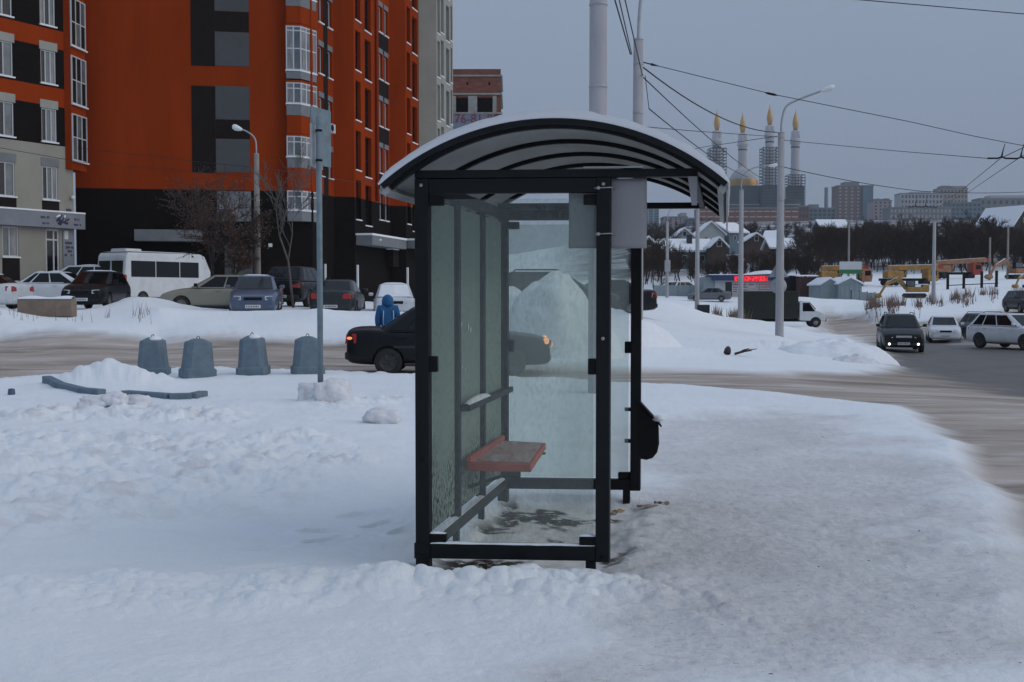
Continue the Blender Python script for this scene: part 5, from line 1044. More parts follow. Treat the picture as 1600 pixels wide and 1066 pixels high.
    go = m.build('tmp', None); bv = go.modifiers.new('b', 'BEVEL'); bv.width = 0.035; bv.segments = 3; bv.limit_method = 'ANGLE'; bv.angle_limit = R(20); me = bake(go); me.polygons.foreach_set('use_smooth', [True] * len(me.polygons)); me.set_sharp_from_angle(angle=R(40)); M_['cabin'] = me; bpy.data.objects.remove(go)
    V = Vector
    def pane(b0, b1, t1, t0, lo_=0.07, hi_=0.90, off=0.008):
        b0, b1, t1, t0 = V(b0), V(b1), V(t1), V(t0); q = [b0.lerp(t0, lo_), b1.lerp(t1, lo_), b1.lerp(t1, hi_), b0.lerp(t0, hi_)]; n_ = (q[1] - q[0]).cross(q[3] - q[0]).normalized(); cc = sum(q, V((0, 0, 0))) / 4
        if n_.dot(cc - V((X((s['xrf'] + s['xrr']) / 2), 0, s['belt']))) < 0: n_ = -n_
        mm = MB(); mm.prism([p_ - n_ * 0.012 for p_ in q], n_ * (0.012 + off)); return mm.mesh('pane')
    sides = []
    for sd in (1, -1):
        B0, B1 = V((base[1][0], sd * base[1][1], zb)), V((base[2][0], sd * base[2][1], zb)); T0, T1 = V((top[1][0], sd * top[1][1], zr)), V((top[2][0], sd * top[2][1], zr))
        for a_, b_ in s['side']: sides.append(pane(B0.lerp(B1, a_), B0.lerp(B1, b_), T0.lerp(T1, b_), T0.lerp(T1, a_)))
    M_['side'] = sides
    def band(q, ce, tq, tce, i, lo_, hi_):          # windscreen or rear glass in two facets joined into one pane
        mm = MB(); e, te = q[i], tq[i]
        bl_, bc, br_ = V((e[0], e[1] * 0.96, zb)), V((ce[0], 0, zb)), V((e[0], -e[1] * 0.96, zb)); tl_, tc_, tr_ = V((te[0], te[1] * 0.95, zr)), V((tce[0], 0, zr)), V((te[0], -te[1] * 0.95, zr))
        o_ = V((0.012 if i else -0.012, 0, 0.008)); P = [bl_.lerp(tl_, lo_), bc.lerp(tc_, lo_), br_.lerp(tr_, lo_), br_.lerp(tr_, hi_), bc.lerp(tc_, hi_), bl_.lerp(tl_, hi_)]
        mm.add([p_ + o_ for p_ in P] + [p_ - o_ for p_ in P], [(0, 1, 4, 5), (1, 2, 3, 4), (11, 10, 7, 6), (10, 9, 8, 7)] + [(a_, (a_ + 1) % 6, 6 + (a_ + 1) % 6, 6 + a_) for a_ in range(6)]); return mm.mesh('pane')
    M_['windscreen'] = band(base, cen[1], top, cent[1], 3, 0.06, 0.93); M_['rear_window'] = band(base, cen[0], top, cent[0], 0, 0.10, 0.90)
    # wheel
    r = s['wr']; m = MB(); m.lathe([(r * 0.62, -0.10), (r * 0.93, -0.105), (r, -0.07), (r, 0.07), (r * 0.93, 0.105), (r * 0.62, 0.10)], 28, cap=False); m.xform(Matrix.Rotation(R(90), 4, 'X')); M_['tyre'] = m.mesh('wheel')
    m = MB(); m.lathe([(0.0, 0.055), (r * 0.14, 0.06), (r * 0.2, 0.045), (r * 0.52, 0.05), (r * 0.62, 0.085), (r * 0.64, 0.09), (r * 0.64, -0.08), (0, -0.06)], 24, cap=False)
    for k_ in range(5): a_ = 2 * math.pi * k_ / 5; m.box((r * 0.36 * math.cos(a_), r * 0.36 * math.sin(a_), 0.058), (r * 0.46, r * 0.15, 0.03), a_)
    m.xform(Matrix.Rotation(R(-90), 4, 'X')); M_['rim'] = m.mesh('rim')
    CARMESH[kind] = M_; return M_
mono = {}
def mlink(me, name, mname, parent):
    """object sharing mesh data but with its own material"""
    o = bpy.data.objects.new(name, me); C.objects.link(o); o.parent = parent
    if not me.materials: me.materials.append(None)
    o.material_slots[0].link = 'OBJECT'; o.material_slots[0].material = MAT[mname]; return o
def rbox(c, s_, bev=0.02): m = MB(); m.box(c, s_); return m
def car(kind, px, d, head, color, label, z=None, group=None, name='parked_car', lit=None, glass='glass_car', snow=(), grille='black', bumper=None, plate=True, rims='rim', wind=None, roofrack=False, x=None, rear_lit=False):
    s = SPEC[kind]; M_ = car_meshes(kind); L_, W_, H = s['L'], s['W'], s['H']; hw = W_ / 2; X = lambda f: L_ / 2 - f
    xx = (px - CX) / F_PX * d if x is None else x; z = gz(xx, d) if z is None else z
    e = empty(name, (xx, d, z), R(head), label, 'car', group)
    body = mlink(M_['body'], 'body', color, e); cab = mlink(M_['cabin'], 'cabin', color, e)
    for i, me in enumerate(M_['side']): mlink(me, 'side_window', glass, cab)
    mlink(M_['windscreen'], 'windscreen', wind or glass, cab); mlink(M_['rear_window'], 'rear_window', 'snow' if 'rear' in snow else glass, cab)
    for f in (s['fw'], L_ - s['rw']):
        for sd in (1, -1):
            w = mlink(M_['tyre'], 'wheel', 'tyre', e); w.location = (X(f), sd * (hw - 0.115), s['wr']); w.rotation_euler.z = 0 if sd > 0 else math.pi
            ri = mlink(M_['rim'], 'rim', rims, w)
    zl = (s['zf'] + s['clr']) / 2 + 0.20
    for sd in (1, -1):
        m = MB(); y = sd * hw * 0.66; m.hexa([(X(0.34), y - sd * 0.05 + sd * 0.20, zl - 0.02), (X(0.04), y + sd * 0.10, zl - 0.06), (X(-0.012), y - sd * 0.16, zl - 0.07), (X(0.30), y - sd * 0.16, zl - 0.02), (X(0.42), y + sd * 0.145, zl + 0.10), (X(0.11), y + sd * 0.09, zl + 0.08), (X(0.045), y - sd * 0.16, zl + 0.07), (X(0.35), y - sd * 0.16, zl + 0.09)])
        m.build('headlight', 'headlamp', e, bevel=0.012)
        m = MB(); m.hexa([(X(L_ + 0.010), sd * hw * 0.84, s['zt'] - 0.34), (X(L_ + 0.010), sd * hw * 0.50, s['zt'] - 0.32), (X(L_ - 0.25), sd * hw * 0.50, s['zt'] - 0.32), (X(L_ - 0.24), sd * (hw * 0.962), s['zt'] - 0.32), (X(L_ - 0.02), sd * hw * 0.82, s['zt'] - 0.13), (X(L_ - 0.02), sd * hw * 0.50, s['zt'] - 0.13), (X(L_ - 0.25), sd * hw * 0.50, s['zt'] - 0.13), (X(L_ - 0.24), sd * hw * 0.95, s['zt'] - 0.13)])
        m.build('tail_light', 'redlight', e, bevel=0.012)
        if rear_lit and sd == -1: m = MB(); m.lathe([(0, -0.03), (0.035, -0.02), (0.038, 0.02), (0, 0.03)], 10); m.xform(Matrix.Translation((X(L_ - 0.10), sd * hw * 0.925, s['zt'] - 0.22)) @ Matrix.Rotation(R(90), 4, 'X') @ Matrix.Diagonal((1.5, 0.8, 1, 1))); m.build('indicator', 'redlit', e)
        m = MB(); m.box((X(s['xw'] + 0.28), sd * (hw + 0.09), s['belt'] + 0.09), (0.12, 0.18, 0.13)); mi = m.build('mirror', color if color != 'p_beige' else 'black', e, bevel=0.035)
        m = MB(); m.bar((X(s['xw'] + 0.30), sd * (hw * 0.90), s['belt'] + 0.03), (X(s['xw'] + 0.28), sd * (hw + 0.05), s['belt'] + 0.06), 0.05, 0.03); m.build('mirror_arm', 'black', e)
        for q in (0.50, 0.72):
            if q * L_ < s['xrb'] - 0.3: m = MB(); m.box((X(L_ * q), sd * (hw * 0.992), s['belt'] - 0.13), (0.19, 0.03, 0.035)); m.build('door_handle', color if color[:7] != 'p_white' else 'p_white', e, bevel=0.008)
    m = MB(); m.box((X(0.03), 0, zl - 0.015), (0.12, hw * 0.72, 0.10)); m.build('grille', grille, e, bevel=0.02)
    bc = bumper or 'bumper_grey'
    m = MB(); m.box((X(0.085), 0, s['clr'] + 0.16), (0.17, hw * 1.50, 0.13)); m.build('front_bumper', bc, e, bevel=0.04)
    m = MB(); m.box((X(L_ - 0.075), 0, s['clr'] + 0.21), (0.19, hw * 1.62, 0.17)); m.build('rear_bumper', bc, e, bevel=0.04)
    m = MB(); m.box((X(L_ / 2), 0, s['clr'] + 0.035), (L_ * 0.42, W_ * 0.985, 0.07)); m.build('sill', 'bumper_grey', e, bevel=0.02)
    if plate:
        for f, zz_ in ((-0.010, s['clr'] + 0.19), (L_ + 0.034 if kind not in ('hatch', 'wagon', 'suv') else L_ + 0.034, s['clr'] + 0.24)):
            m = MB(); m.box((X(f), 0, zz_), (0.02, 0.52, 0.112)); pl = m.build('number_plate', 'plate', e)
            tmm = MB(); rr_ = random.Random(int(px)); y = -0.21
            while y < 0.2: tmm.box((X(f) + (0.012 if f < 1 else -0.012), y, zz_), (0.004, 0.030, 0.06 * rr_.uniform(0.8, 1))); y += 0.056
            tag(tmm.build('characters', 'text_dark', pl), kind='stuff')
    if lit:
        for sd in (1, -1): m = MB(); m.lathe([(0.0, 0), (0.05, 0.0), (0.055, 0.015), (0, 0.03)], 10); m.xform(Matrix.Translation((X(-0.015), sd * hw * (0.66 if lit != 'high' else 0.62), s['clr'] + (0.17 if lit == 'fog' else 0.44))) @ Matrix.Rotation(R(90), 4, 'Y')); m.build('lit_lamp', 'headlit' if lit != 'amber' else 'amberlit', e)
    if 'roof' in snow:
        x0, x1 = X(s['xrr']) + 0.0, X(s['xrf']) - 0.02; wt = hw * 0.66
        m = MB(); m.grid(lambda u, v: (x0 + u * (x1 - x0), -wt + 2 * wt * v, H - 0.03 + (0.055 + 0.02 * math.sin(u * 9 + v * 5)) * min(1, 5 * u, 5 * (1 - u)) ** 0.5 * min(1, 5 * v, 5 * (1 - v)) ** 0.5 - 0.02 * (2 * v - 1) ** 2), 16, 12); m.build('roof_snow', 'snow', e)
    if 'hood' in snow:
        m = MB(); m.grid(lambda u, v: (X(s['xw'] + 0.02) + u * (s['xw'] - 0.22), hw * (0.82 - 0.05 * u) * (2 * v - 1), s['zh'] + 0.012 - (s['zh'] - s['zf'] - 0.06) * max(0, (u - 0.35) / 0.65) ** 1.5 + (0.045 + 0.015 * math.sin(u * 8 + v * 7)) * min(1, 5 * u + 0.2, 5 * (1 - u)) ** 0.5 * min(1, 5 * v, 5 * (1 - v)) ** 0.5), 16, 12); m.build('hood_snow', 'snow', e)
    if 'wind' in snow:
        me = M_['windscreen']; o = mlink(me, 'windscreen_snow', 'snow', e); o.location = (0.02, 0, 0.012)
    if roofrack:
        for sd in (1, -1): m = MB(); m.tube([(X(s['xrr'] - 0.1), sd * hw * 0.62, H), (X(s['xrr'] - 0.2), sd * hw * 0.62, H + 0.07), (X(s['xrf'] + 0.2), sd * hw * 0.62, H + 0.07), (X(s['xrf'] + 0.1), sd * hw * 0.62, H)], 0.018, 6); m.build('roof_rail', 'black', e)
    return e
G1_ = 'cars parked before the orange tower'; G2_ = 'cars driving on the road'
cs = car('lada', 703, 24.6, 0, 'p_black', 'black sedan driving behind the bus shelter with tail light lit', name='car', group=G2_, rims='rim_dark', rear_lit=True, lit='amber')
for sd in (1, -1): m = MB(); m.box((2.135 - 2.0, sd * 0.845, 0.60), (2.5, 0.02, 0.05)); m.build('side_trim', 'bumper_grey', cs)
for sd in (1, -1):
    m = MB(); m.lathe([(0, -0.03), (0.07, -0.02), (0.075, 0.02), (0, 0.03)], 10); m.xform(Matrix.Translation((2.135 - 0.10, sd * 0.735, 0.72)) @ Matrix.Rotation(R(60 * sd), 4, 'Z') @ Matrix.Diagonal((1.3, 1, 0.9, 1)) @ Matrix.Rotation(R(90), 4, 'X')); m.build('lit_lamp', 'amberlit', cs)
car('sedan', 348, 44.5, 182, 'p_beige', 'beige sedan parked side on, half hidden by the blue hatchback', z=0.90, group=G1_)
car('hatch', 401, 41.5, -81, 'p_blue', 'dusty blue hatchback facing the road, snow on its roof', z=0.80, group=G1_, snow=('roof',), bumper='p_blue')
car('suv', 467, 49.0, 82, 'p_dark', 'dark car seen from behind between blue hatchback and sign post', group=G1_)
car('sedan', 529, 45.0, 91, 'p_green', 'dark green sedan seen from behind with a white number plate', z=0.72, group=G1_, snow=(), bumper='p_green')
car('vaz', 616, 45.0, -83, 'p_white', 'old white boxy sedan with snow on hood and windscreen', z=0.58, group=G1_, snow=('roof', 'hood', 'wind'))
car('hatch', 152, 45.0, -87, 'p_black', 'black hatchback with snow patches behind the concrete slab', group=G1_, snow=('roof',), bumper='p_dark')
car('sedan', 98, 50.5, 2, 'p_white2', 'white sedan side on, its rear lamp at left, before the fascia', group=G1_, bumper='p_white2', snow=('roof',))
car('wagon', 122, 56.0, 176, 'p_white', 'white estate car behind the white sedan, snow on its roof', z=1.50, group=G1_, snow=('roof',), bumper='p_white')
car('sedan', -42, 46.0, 170, 'p_white2', 'white car cut off by the left picture edge', group=G1_, bumper='p_white2', snow=('hood',))
car('suv', 868, 42.0, 0, 'p_dark', 'dark car parked behind the tall snow pile, seen through glass', group=G1_, roofrack=True)
car('wagon', 772, 44.0, 5, 'p_grey', 'grey car left of the dark one behind the shelter glass', group=G1_, snow=('roof',))
car('sedan', 938, 46.5, 178, 'p_dark', 'dark car with red tail light just right of the shelter post', group=G1_, snow=('roof',))
car('suv', 1406, 54.0, -104, 'p_dark', 'dark oncoming car with two lit fog lamps and pale grille', name='car', group=G2_, lit='fog', grille='grille_white', roofrack=True)
car('sedan', 1474, 66.0, -107, 'p_white2', 'small white sedan following the dark oncoming car', name='car', group=G2_, bumper='p_white2')
car('suv', 1586, 56.0, -66, 'p_white2', 'large white car crossing at the right edge', name='car', group=G2_, bumper='p_white2', rims='rim_dark')
car('wagon', 1549, 66.0, -80, 'p_grey', 'grey car with roof rack hidden behind the large white car', name='car', group=G2_, roofrack=True)
car('suv', 1600, 90.0, -92, 'p_dark', 'dark car with a lit lamp coming down the far right slope', name='car', group=G2_, lit='fog')
G3_ = 'cars parked near the kiosk'
car('sedan', 1108, 120, 170, 'p_grey', 'grey green car parked left of the kiosk', group=G3_)
car('hatch', 1072, 138, 20, 'p_white', 'snow covered white car behind the pale fence', group=G3_, snow=('roof', 'hood', 'wind'))
car('sedan', 1052, 140, 10, 'p_white2', 'snow covered car at the left end of the pale fence', group=G3_, snow=('roof', 'hood', 'wind'))

# minibus
x = (248 - CX) / F_PX * 57.5; z0 = 1.08
mb = empty('minibus', (x, 57.5, z0), R(60), 'white minibus with dark side windows before the tower', 'minibus')
m = MB(); prof = [(-2.95, 0.35), (-2.98, 1.2), (-2.86, 2.35), (-2.75, 2.52), (1.9, 2.55), (2.2, 2.45), (2.75, 1.45), (3.0, 1.25), (3.05, 0.40)]
m.prism([Vector((a_, -1.0, b_)) for a_, b_ in prof], (0, 2.0, 0)); m.build('body', 'p_white', mb, bevel=0.09)
for sd in (1, -1):
    for a_, b_ in ((-2.6, -1.1), (-1.05, 0.45), (0.5, 1.75)): m = MB(); m.bb(a_, b_, sd * 0.99, sd * 1.012, 1.35, 2.12); m.build('side_window', 'glass_car', mb, bevel=0.01)
    m = MB(); m.bb(-2.99, -2.86, sd * 0.84, sd * 1.005, 0.85, 1.45); m.build('tail_light', 'redlight', mb, bevel=0.02)
    m = MB(); m.bb(-2.965, -2.90, sd * 0.08, sd * 0.80, 1.35, 2.12); m.build('rear_window', 'glass_car', mb, bevel=0.01)
    for a_ in (-1.9, 1.95): m = MB(); m.lathe([(0.2, -0.1), (0.33, -0.1), (0.34, 0.09), (0.2, 0.1)], 20); m.xform(Matrix.Translation((a_, sd * 0.93, 0.34)) @ Matrix.Rotation(R(90), 4, 'X')); w = m.build('wheel', 'tyre', mb); m = MB(); m.lathe([(0, -0.105), (0.2, -0.105), (0.2, 0.105), (0, 0.105)], 16); m.xform(Matrix.Translation((a_, sd * 0.93, 0.34)) @ Matrix.Rotation(R(90), 4, 'X')); m.build('rim', 'rim_dark', w)
m = MB(); m.prism([Vector((2.22, -0.86, 2.38)), Vector((2.22, 0.86, 2.38)), Vector((2.76, 0.90, 1.5)), Vector((2.76, -0.90, 1.5))], (0.04, 0, 0.03)); m.build('windscreen', 'glass_car', mb)
m = MB(); m.bb(-2.5, -1.5, -0.55, 0.55, 2.54, 2.72); m.build('roof_unit', 'p_white', mb, bevel=0.08)
m = MB(); m.grid(lambda u, v: (-2.7 + 4.6 * u, -0.92 + 1.84 * v, 2.555 + 0.05 * min(1, 6 * u, 6 * (1 - u)) ** 0.5 * min(1, 6 * v, 6 * (1 - v)) ** 0.5), 16, 8); m.build('roof_snow', 'snow', mb)

# cargo truck
mat('canvas', (0.018, 0.021, 0.017), 0.8, 0.2, 2, 0.2)
d = 95.0; x = (1222 - CX) / F_PX * d; z0 = EYE + (HOR - 511) / pxs(d)
tr = empty('cargo_truck', (x, d, z0), R(-4), 'light truck with white cab and long dark covered load bed', 'truck')
m = MB(); m.bb(-3.35, 1.15, -1.02, 1.02, 0.75, 2.95); m.build('cargo_cover', 'canvas', tr, bevel=0.06)
m = MB(); m.bb(-3.3, 3.0, -0.4, 0.4, 0.45, 0.72); m.build('chassis', 'black', tr)
m = MB(); prof = [(1.25, 0.55), (1.25, 2.05), (1.45, 2.15), (1.95, 2.12), (2.55, 1.42), (3.25, 1.12), (3.35, 0.85), (3.35, 0.5)]
m.prism([Vector((a_, -0.95, b_)) for a_, b_ in prof], (0, 1.9, 0)); cb = m.build('cab', 'p_white2', tr, bevel=0.07)
for sd in (1, -1):
    m = MB(); m.prism([Vector((1.5, sd * 0.945, 1.3)), Vector((2.5, sd * 0.945, 1.3)), Vector((2.02, sd * 0.945, 2.0)), Vector((1.5, sd * 0.945, 2.0))], (0, sd * 0.015, 0)); m.build('side_window', 'glass_car', cb)
    m = MB(); m.bb(3.27, 3.37, sd * 0.5, sd * 0.85, 0.82, 1.02); m.build('headlight', 'headlamp', cb)
    for a_ in (-2.0, 2.55): m = MB(); m.lathe([(0.18, -0.12), (0.35, -0.12), (0.36, 0.1), (0.18, 0.12)], 20); m.xform(Matrix.Translation((a_, sd * 0.86, 0.36)) @ Matrix.Rotation(R(90), 4, 'X')); w = m.build('wheel', 'tyre', tr); m = MB(); m.lathe([(0, -0.125), (0.19, -0.125), (0.19, 0.125), (0, 0.125)], 14); m.xform(Matrix.Translation((a_, sd * 0.86, 0.36)) @ Matrix.Rotation(R(90), 4, 'X')); m.build('rim', 'rim', w)
    m = MB(); m.lathe([(0, -0.06), (0.43, -0.06), (0.43, 0.06), (0, 0.06)], 20); m.xform(Matrix.Translation((2.55, sd * 0.90, 0.42)) @ Matrix.Rotation(R(90), 4, 'X')); m.build('wheel_arch', 'black', tr)
m = MB(); m.prism([Vector((2.02, -0.8, 2.06)), Vector((2.02, 0.8, 2.06)), Vector((2.56, 0.85, 1.46)), Vector((2.56, -0.85, 1.46))], (0.03, 0, 0.03)); m.build('windscreen', 'glass_car', cb)
m = MB(); m.bb(3.28, 3.42, -0.9, 0.9, 0.48, 0.72); m.build('bumper', 'black', tr, bevel=0.03)
# ---------------------------------------------------------------- kiosk, yard and machines beyond the road
def G(px, d, dz=0.0): x = (px - CX) / F_PX * d; return Vector((x, d, gz(x, d) + dz))
def ZY(py, d): return EYE + (HOR - py) / pxs(d)
mat('kiosk_blue', (0.025, 0.045, 0.13), 0.6, 0.15); mat('kiosk_wall', (0.45, 0.46, 0.47), 0.7, 0.12, 1); mat('poster', (0.50, 0.50, 0.50), 0.6, 0.25, 1.5)
mat('maroon', (0.065, 0.026, 0.026), 0.7, 0.15); mat('pale_metal', (0.24, 0.29, 0.31), 0.6, 0.15, 0.8); mat('crane_yellow', (0.34, 0.19, 0.05), 0.7, 0.3, 1.5); mat('crane_orange', (0.33, 0.17, 0.09), 0.6, 0.25, 1.5); mat('crane_red', (0.32, 0.045, 0.03), 0.6, 0.15)
mat('sign_green', (0.03, 0.16, 0.06), 0.6, 0.1); mat('poster_red', (0.30, 0.05, 0.05), 0.6, 0.2)
# light board: rows of red diodes
lm_ = bpy.data.materials.new('led_red'); lm_.use_nodes = True; t = lm_.node_tree; b = t.nodes['Principled BSDF']; b.inputs['Base Color'].default_value = (0.25, 0.01, 0.01, 1)
v = t.nodes.new('ShaderNodeTexNoise'); v.inputs['Scale'].default_value = 5; tcn = t.nodes.new('ShaderNodeTexCoord'); mp = t.nodes.new('ShaderNodeMapping'); mp.inputs['Scale'].default_value = (1, 1, 0.7); t.links.new(tcn.outputs['Object'], mp.inputs[0]); t.links.new(mp.outputs[0], v.inputs['Vector'])
mr = t.nodes.new('ShaderNodeMapRange'); mr.inputs['From Min'].default_value = 0.44; mr.inputs['From Max'].default_value = 0.54; mr.inputs['To Min'].default_value = 0.25; mr.inputs['To Max'].default_value = 1.1; t.links.new(v.outputs['Fac'], mr.inputs[0]); b.inputs['Emission Color'].default_value = (1.0, 0.03, 0.05, 1); t.links.new(mr.outputs[0], b.inputs['Emission Strength']); MAT['led_red'] = lm_
d = 128.0; g = G(1160, d); k = pxs(d); X_ = lambda px: (px - 1160) / k; Zk = lambda py: ZY(py, d) - g.z
ki = empty('kiosk', g, 0, 'white kiosk with blue fascia and glowing red light board', 'kiosk')
m = MB(); m.bb(X_(1117), X_(1232), 0.0, 4.0, -0.6, Zk(432)); m.build('wall', 'kiosk_wall', ki)
m = MB(); m.bb(X_(1112), X_(1234), -0.5, 4.2, Zk(438.5), Zk(430.5)); m.build('fascia', 'kiosk_blue', ki)
m = MB(); m.grid(lambda u, v: (X_(1106) + u * (X_(1236) - X_(1106)), -0.6 + 5 * v, Zk(430.3) + (0.10 + 0.45 * math.exp(-((u - 0.70) / 0.16) ** 2)) * min(1, 8 * v + 0.25) * min(1, 6 * (1 - v))), 40, 10); m.build('roof_snow', 'snow', ki)
m = MB(); m.bb(X_(1145.5), X_(1197.5), -0.62, -0.505, Zk(439.5), Zk(431.8)); m.build('light_board', 'led_red', ki)
m = MB(); m.bb(X_(1133), X_(1143), -0.03, 0.02, -0.5, Zk(441)); m.build('door', 'glass_dark', ki)
for p0, p1, y0, y1, mn in ((1144, 1153, 442, 460, 'poster'), (1160, 1168, 442, 456, 'poster'), (1169, 1180, 442, 450, 'white_frame'), (1184, 1210, 442, 460, 'poster')):
    m = MB(); m.bb(X_(p0), X_(p1), -0.06, -0.005, Zk(y1), Zk(y0)); po = m.build('poster', mn, ki)
    rn = random.Random(p0); m = MB(); zz_ = Zk(y0) - 0.15
    while zz_ > Zk(y1) + 0.12:
        x_ = X_(p0) + 0.08
        while x_ < X_(p1) - 0.15: w_ = rn.uniform(0.08, 0.2); m.bb(x_, x_ + w_, -0.068, -0.061, zz_ - 0.12, zz_); x_ += w_ + 0.06
        zz_ -= rn.uniform(0.24, 0.34)
    tag(m.build('lettering', 'text_dark' if p0 != 1184 else 'poster_red', po), kind='stuff')
m = MB(); m.bb(X_(1100), X_(1117), 0.2, 3.5, -0.4, Zk(433)); m.build('side_annex', 'pale_metal', ki)
def shed(name, px0, px1, y0, d, dep, mm, lab, cat, roof='flat', base=None, snow_=True, ridges=False, grp=None):
    g = G((px0 + px1) / 2, d); w = (px1 - px0) / pxs(d); h = ZY(y0, d) - g.z; e = empty(name, g, 0, lab, cat, grp)
    if roof == 'flat':
        m = MB(); m.bb(-w / 2, w / 2, 0, dep, -0.6, h); m.build('wall', mm, e)
        if snow_: m = MB(); m.grid(lambda u, v: (-w / 2 - 0.1 + (w + 0.2) * u, -0.12 + (dep + 0.2) * v, h + 0.01 + 0.22 * min(1, 6 * u + 0.3, 6 * (1 - u) + 0.3) * min(1, 6 * v + 0.4)), 16, 8); m.build('roof_snow', 'snow', e)
    else:
        m = MB(); m.prism([Vector((-w / 2, 0, -0.6)), Vector((w / 2, 0, -0.6)), Vector((w / 2, 0, h * 0.75)), Vector((0, 0, h)), Vector((-w / 2, 0, h * 0.75))], (0, dep, 0)); m.build('wall', mm, e)
        for sd in (-1, 1): m = MB(); m.prism([Vector((0, -0.2, h + 0.02)), Vector((sd * (w / 2 + 0.2), -0.2, h * 0.73)), Vector((sd * (w / 2 + 0.2), -0.2, h * 0.73 + 0.16)), Vector((0, -0.2, h + 0.2))], (0, dep + 0.3, 0)); m.build('roof_snow', 'snow', e)
    if ridges:
        n = int(w / 0.45); rm = MB(); rm.bb(-0.05, 0.05, -0.05, 0.0, -0.6, h * (0.97 if roof == 'flat' else 0.74)); me = rm.mesh('rib'); me.materials.append(MAT[mm])
        for i in range(n): link(me, 'rib', e, (-w / 2 + (i + 0.5) * w / n, 0, 0))
    return e
shed('cabin', 1233, 1250, 432, 126, 3, 'black', 'black cabin right of the second lamp pole', 'cabin')
cbn = C.objects['cabin']; m = MB(); m.bb(-0.35, 0.45, -0.05, 0.0, 1.0, 1.8); m.build('window', 'lamp_white', cbn)
shed('shipping_container', 1250, 1280, 433, 124, 5, 'maroon', 'maroon container with snowy roof between cabin and garages', 'container', ridges=True)
shed('metal_garage', 1283, 1310, 436, 118, 5, 'pale_metal', 'left pale metal garage with peaked snowy roof', 'garage', 'gable', ridges=True, grp='pale metal garages')
shed('metal_garage', 1310, 1346, 435, 117, 5, 'pale_metal', 'right pale metal garage with peaked snowy roof under the billboard', 'garage', 'gable', ridges=True, grp='pale metal garages')
def fence(px0, px1, y0, d, mm, lab, name='metal_fence'):
    a_, b_ = G(px0, d), G(px1, d); e = empty(name, a_, 0, lab, 'fence'); L_ = (b_ - a_).length; h = ZY(y0, d) - a_.z; n = max(3, int(L_ / 1.2)); pm = MB(); pm.bb(-L_ / n / 2 + 0.02, L_ / n / 2 - 0.02, -0.03, 0.03, -0.6, h); me = pm.mesh('panel'); me.materials.append(MAT[mm]); dv = (b_ - a_) / n
    for i in range(n): p_ = link(me, 'panel', e, dv * (i + 0.5)); p_.rotation_euler.z = math.atan2(dv.y, dv.x)
    qm = MB(); qm.bb(-0.04, 0.04, 0.032, 0.12, -0.6, h + 0.1); me2 = qm.mesh('post'); me2.materials.append(MAT['black'])
    for i in range(n + 1): link(me2, 'post', e, dv * i)
    return e
fence(1021, 1097, 446, 131, 'pale_metal', 'pale metal fence in front of snow covered cars'); fence(1330, 1367, 455, 113, 'pale_metal', 'pale blue grey metal fence below the right garage')
e = empty('billboard', G(1328, 122), 0, 'white and green billboard above the metal garages', 'billboard'); z0 = e.location.z; kk = pxs(122)
m = MB(); m.bb(-17 / kk, 17 / kk, -0.1, 0.1, ZY(421.5, 122) - z0, ZY(409, 122) - z0); m.build('panel', 'white_frame', e); m = MB(); m.bb(-17 / kk, 17 / kk, -0.11, 0.09, ZY(428, 122) - z0, ZY(421.6, 122) - z0); m.build('lower_panel', 'sign_green', e)
for sd in (-0.9, 0.9): m = MB(); m.tube([(sd, 0.15, -0.5), (sd, 0.15, ZY(410, 122) - z0)], 0.06, 8); m.build('post', 'black', e)
# backs of two road signs on the second pole
x_, d_, zb_, zt_, r_ = POLE['B']; e = empty('road_sign', (x_, d_ + 0.22, ZY(447, 48)), 0, 'grey backs of a triangular and a round sign on the second pole', 'road sign')
m = MB(); m.lathe([(0.0, -0.01), (0.34, -0.01), (0.34, 0.01), (0, 0.01)], 24); m.xform(Matrix.Rotation(R(90), 4, 'X')); m.build('round_board', 'galv', e)
m = MB(); hh = ZY(420, 48) - e.location.z; m.prism([Vector((-0.42, -0.01, 0.37)), Vector((0.42, -0.01, 0.37)), Vector((0, -0.01, 0.37 + 0.72))], (0, 0.02, 0)); m.build('triangular_board', 'galv', e)
for z_ in (0.0, 0.5): m = MB(); m.bb(-0.06, 0.06, -0.12, -0.012, z_ - 0.03, z_ + 0.03); m.build('clamp', 'black', e)
g = G(1100, 90); m = MB(); m.hexa([Vector(p) for p in ((-0.45, 0, -0.2), (0.45, 0, -0.4), (0.45, 0.8, -0.4), (-0.45, 0.8, -0.2), (-0.45, 0, 0.85), (0.45, 0, 0.85), (0.45, 0.8, 0.85), (-0.45, 0.8, 0.85))]); o = m.build('junction_box', 'frame_worn', bevel=0.03); o.location = g; tag(o, 'dark box standing right of the plain pole', 'box')
